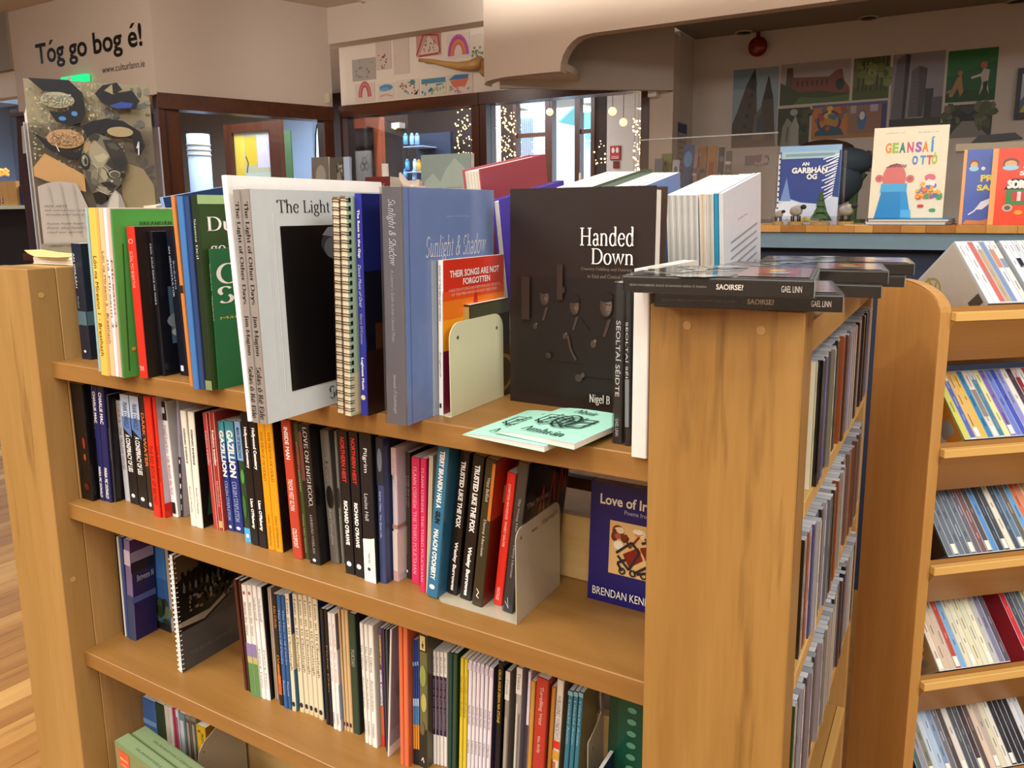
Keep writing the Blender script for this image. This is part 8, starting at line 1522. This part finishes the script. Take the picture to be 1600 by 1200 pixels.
o = thing('horn_ornament', 'cream curved horn-shaped ornament on the display table', 'ornament', (0, 0, 0)); yy = 1.3
m = MB(); m.tube([U(u, v, 'y', yy) for u, v in ((655, 291), (645, 292), (634, 288), (628, 279), (625, 270))]+[], [.022, .018, .014, .011, .004], 10); p = U(655, 291, 'y', yy); m.cyl((p.x, yy, ZT+.0005), (p.x, yy, p.z), .03, 12, None, .02); m.build('horn', 'ceramic', o, True)
o = thing('candle', 'white candle on the display table left of the dark lobby', 'candle', (U(602, 270, 'y', 1.5).x, 1.5, ZT+.0003)); m = MB(); m.cyl((0, 0, 0), (0, 0, U(602, 256, 'y', 1.5).z-ZT), .012, 12); m.build('wax', 'white', o, True)

# ================================================================== disc cases on the right end unit
def dvd(lab, fl, fr, z, T=.014, dark=True, txt=None, D=.135, yaw=None, wd=None):
    a = U(fl[0], fl[1], 'z', z); b = U(fr[0], fr[1], 'z', z); ang = math.atan2(b.y-a.y, b.x-a.x) if yaw is None else yaw; L = wd or (b-a).length
    t = thing('disc_case', lab, 'DVD case', (a.x, a.y, z+.0002), (0, 0, ang), 'shrink-wrapped disc cases on the end unit')
    m = MB(); m.box((-.0006, -.0006, .0001), (L+.0006, D+.0006, T+.0006)); m.build('shrink_wrap', 'wrap', t)
    m = MB(); m.box((0, 0, 0), (L, D, T), None, ['#26241e', '#5a5a52', '#1d1a16', '#b8c4c0', '#26241e', '#1d1a16']); bevel(m.build('case', 'plastic', t), .0012, 2)
    F = Face((0, 0, T), (1, 0, 0), (0, 1, 0), L, D); F.R(.01, .02, .99, .98, '#6c6a64'); F.spill(30, (.03, .05, .6, .95), ['#8a8c88', '#55534c', '#a0a4a0', '#44423c'], .005, .02, 3); F.P([(.6, .1), (.97, .1), (.97, .9), (.6, .9)], '#7a5a50'); F.P([(.68, .3), (.9, .3), (.9, .75), (.68, .75)], '#a05048'); F.E(.78, .6, .05, .1, '#d0b048'); F.E(.8, .4, .06, .08, '#a8b8a0'); F.done(t, 'plastic')
    F = Face((0, 0, 0), (1, 0, 0), (0, 0, 1), L, T)
    if txt:
        F.T('SAOIRSE?', .51, .34, .65, .66, '#e8dccc', 'b'); F.T('GAEL LINN', .84, .30, .94, .66, '#d8d0c0', 'n'); F.T('SEÁN MACBRIDE AGUS SCANNÁN SEÁN Ó RIADA', .04, .42, .46, .58, '#8a8478', 'n')
    F.done(t, 'gloss', title='spine_title'); return t
dvd('lower front disc case lettered SAOIRSE? lying on the end unit', (1022, 480), (1317, 489), ZP+.0003, txt=True)
dvd('upper front disc case lettered SAOIRSE?, overhanging to the left', (973, 457), (1272, 467), ZP+.0150, txt=True)
zq_ = 1.2190
pr_ = U(1378, 452, 'z', zq_+.004)
for k, (lab, dx, dy, yw) in enumerate((('lower disc case of the nearer rear pile on the end unit', -.184, .0, .08), ('upper disc case of the nearer rear pile on the end unit', -.178, .004, .14))):
    t = dvd(lab, (1195, 449), (1380, 452), zq_+.0148*k, wd=.19, yaw=yw); t.location.x = pr_.x+dx; t.location.y = .225+dy
for k, (lab, dx, dy, yw) in enumerate((('lower disc case of the rearmost pile on the end unit', -.170, .15, .05), ('upper disc case of the rearmost pile on the end unit', -.160, .152, .12))):
    t = dvd(lab, (1195, 449), (1380, 452), zq_+.0148*k, wd=.19, yaw=yw); t.location.x = pr_.x+dx; t.location.y = .225+dy

# ================================================================== CDs in the end unit
GC = 'CD cases in the end unit racks'
CN = {'black': (20, 20, 24), 'charcoal': (55, 55, 60), 'grey': (125, 125, 128), 'pale grey': (190, 192, 195), 'white': (232, 230, 226), 'cream': (226, 218, 185), 'beige': (200, 182, 155), 'brown': (95, 70, 55), 'tan': (165, 125, 90), 'orange': (200, 105, 50), 'salmon': (222, 130, 90), 'red': (190, 50, 50), 'dark red': (110, 35, 35), 'pink': (215, 190, 192), 'yellow': (222, 178, 80), 'yellow-green': (200, 200, 90), 'olive': (100, 100, 60), 'green': (60, 110, 70), 'dark green': (40, 60, 45), 'teal': (63, 127, 150), 'blue': (80, 110, 185), 'pale blue': (165, 195, 220), 'navy': (40, 50, 90), 'purple': (120, 100, 170), 'slate': (95, 108, 120), 'lilac': (165, 155, 185)}
def cname(c):
    q = [int(c.lstrip('#')[i:i+2], 16) for i in (0, 2, 4)]; return min(CN, key=lambda n: sum((a-b)**2 for a, b in zip(CN[n], q)))
def ordinal(n):
    return str(n)+('th' if 10 < n % 100 < 14 else {1: 'st', 2: 'nd', 3: 'rd'}.get(n % 10, 'th'))
rd = random.Random(11)
pal1 = ['#e4dcb4', '#18161a', '#aebfd0', '#5a5890', '#8a8a98', '#3c3a38', '#2c2e30', '#b0a890', '#3a4038', '#4a5048', '#262626', '#2e3032', '#3c3c40', '#cfc6b8', '#c0642c', '#b8602c', '#5a4034', '#6a5a50', '#a098a8', '#8c8ca8', '#c8b8bc', '#b8a8b0', '#d8ccd0']
pal2 = ['#3a3020', '#2c3a58', '#7a8494', '#a8b0b8', '#8a5a4c', '#a89888', '#6a5a50', '#c8c0b0', '#503c34', '#b8b4a8', '#94705c', '#3c3c48', '#c0b8b0', '#e0dcd4']
ordn = ['nearest', 'second nearest', 'third nearest', 'fourth nearest', 'fifth nearest', 'sixth nearest']
tn = ['top', 'middle', 'lower']
for ti, (z, n, y0) in enumerate(((TIER[0], 44, .055), (TIER[1], 44, .048), (TIER[2], 44, .045))):
    y = y0
    for k in range(n):
        c = pal1[k % len(pal1)] if ti == 0 and k < 23 else rd.choice(pal2+pal1[3:])
        if ti == 0 and k == 23: pass
        T = .0104; dx = rd.uniform(-.006, .002) if k else -.004
        lab = cname(c)+' CD case, '+ordinal(k+1)+' from the near end of the '+tn[ti]+' tier, end unit'
        cov = {0: '#e6dfc0', 1: '#33291c', 2: '#3a4a20'}[ti] if k == 0 else None
        # local y must run towards -x
        lean = 0
        cd_case('cd_case', lab, (XE+.003+dx, y, z+.0003), (0, 0, PI/2), c, None, edge=rd.choice(['#c8ccd0', '#aab0b6', '#8a9098', '#b8bcc2']), cover=cov or tint(c, .7), D=.096 if False else .100, group=GC, seed=k+ti*50, marks=(k < 14))
        y += T+rd.choice((.0004, .0006, .0012))
        if y > DB-.074: break

# ================================================================== CDs in the slanting rack
GR = 'CD cases in the slanting rack'
tiers = [
 (0, 0.0, ['#eceae4', '#e4e8ec', '#dccfd0/#c86a60', '#d8dfe6/#b8a080', '#e0cfca/#7a94b8', '#d9e2ea/#c88a70', '#e6dcd4/#8098b0', None, '#dfe6ee', '#e8ecf0/#2a2e34', '#cdd6e0', '#e6e6e6', '#d8dce0']),
 (1, None, ['#c8c858', '#e8e6e0/#5a68a8', '#deb060', '#dcb050', '#3f7fa8', '#e0cfc0/#8a8078', '#c8d6dc/#4a8098', '#e0dc98', '#7b6ab0', '#6a80c8', '#4a58b8', '#8a90c8', '#e4e0d8', '#4a3a44', '#d8c0c0/#8a3038', '#e8e4e0', '#c05040', '#e8e0d0']),
 (2, None, ['#6a7480', '#66707c', '#6a7480', '#626c78', '#6a7480', '#6a6470', '#7a5a58', '#5a5254', '#5a8fc8', '#3a4450', '#4a5058', '#e6ddc8', '#4a5664', '#5f7f9f', '#6a6460', '#6aa0d0', '#d87850', '#e08860', '#e0c890', '#d8d8d8', '#b8c0c0']),
 (3, None, ['#d9c9b0', '#cdb59a', '#c8b49c', '#b04a3c', '#78a8d0', '#d8d4b8', '#e0dcc0', '#dcd8b0', '#d8d8b8', '#e6e2c0', '#b8b8b0', '#7a7a98', 'C', '#c8323c', '#4a4f58', '#5a6068', '#6a7078', '#d8d8a0', '#5a6068', '#9098a0']),
 (4, None, ['#3f5a58', '#8a8a98', '#7a7a68', '#b8c8d8', '#a8c0d8', '#7890b0', '#6a6a70', '#4a4040', '#d8cfc4', '#4a5258', '#4a4a50', '#3a3034', '#5a4840', '#d8c0a8', '#b8a898', '#d8d0b0', '#e0dccc', '#2a2a30', '#26262c', '#2c2c34', '#24242a', '#d8d8dc', '#c8ccd0']),
]
tno = ['top', 'second', 'third', 'fourth', 'fifth']
starts = [0.0, None, None, None, None]
def s_at(u, z):
    k = (u-800-PX)/F_PX; q = _r-k*_f; P = Vector((RA.x, RA.y, z))-CAM
    return -(q.dot(P))/(q.dot(RX))
su = [1545, 1508, 1482, 1468, 1440]
for (ti, _, cols) in tiers:
    z = TZ[ti]; s = s_at(su[ti], z); idx = 0
    rot = (-(PI/2-RP), 0, th)
    for c in cols:
        if c is None: s += .010; continue
        p = RA+RX*s; p.z = z+.0006
        if c == 'C':
            # case seen cover-on where its neighbours have tipped away
            t = cd_case('cd_case', 'CD case showing a dark dancing figure, fourth tier of the slanting rack', p, rot, '#55505c', None, cover='#b8b4bc', group=GR, seed=3)
            F = Face((.0104, 0, 0), (0, 1, 0), (0, 0, 1), .142, .1246); F.R(.05, .05, .95, .95, '#b4b0b8'); F.Q([(.3, .2), (.4, .5), (.6, .7), (.7, .85)], .008, '#1c1a20'); F.Q([(.4, .5), (.2, .7)], .006, '#1c1a20'); F.Q([(.4, .5), (.7, .4)], .006, '#1c1a20'); F.E(.62, .78, .05, .05, '#1c1a20'); F.Q([(.02, .02), (.98, .02), (.98, .98), (.02, .98), (.02, .02)], .006, '#b83040'); F.done(t, 'gloss')
            s += .045; continue
        c_ = c.split('/'); 
        nth = ['first', 'second', 'third', 'fourth', 'fifth', 'sixth', 'seventh', 'eighth', 'ninth', 'tenth', 'eleventh', 'twelfth', 'thirteenth', 'fourteenth', 'fifteenth', 'sixteenth', 'seventeenth', 'eighteenth', 'nineteenth', 'twentieth', 'twenty-first', 'twenty-second', 'twenty-third'][idx]
        cov = {0: '#c8c0b4', 1: '#b8752c', 2: '#3a2a20', 3: '#a88a58', 4: '#2a3430'}[ti] if idx == 0 else None
        t = cd_case('cd_case', cname(c_[0])+' CD spine, '+nth+' from the left in the '+tno[ti]+' tier, slanting rack', p, rot, c_[0], c_[1] if len(c_) > 1 else None, cover=tint(c_[0], .8), group=GR, seed=idx*7+ti, label_c='#ece8d8' if (idx+ti) % 3 == 0 and ti in (2, 3, 4, 1) else None)
        if idx == 0:      # the face towards the end panel is in view
            F = Face((0, .142, 0), (0, -1, 0), (0, 0, 1), .142, .1246); F.R(.03, .03, .97, .97, cov)
            if ti == 0: F.R(.03, .03, .97, .97, '#b5ab9c'); F.Q([(.35+.18*math.cos(math.radians(q)), .72+.16*math.sin(math.radians(q))) for q in range(-100, 140, 20)], .004, '#a08a3c'); F.Q([(.42, .9), (.4, .56)], .004, '#a08a3c'); F.Q([(.3, .6), (.5, .75)], .0035, '#a08a3c'); F.R(.76, .06, .95, .2, '#4a4640'); F.E(.2, .2, .16, .2, '#c8c4bc')
            elif ti == 1: F.E(.5, .55, .18, .2, '#d8b890'); F.P([(.3, .05), (.35, .4), (.65, .42), (.75, .05)], '#d0c0a0'); F.R(.7, .15, .92, .35, '#8a8a80'); F.R(.05, .05, .3, .95, '#a85c1c')
            else: F.spill(20, (.1, .1, .9, .9), [tint(cov, 1.5), tint(cov, .7), '#8a8070'], .005, .015, ti); F.R(.6, .2, .8, .32, '#c8c4b8')
            F.done(t, 'gloss')
        s += .0104+.00035; idx += 1
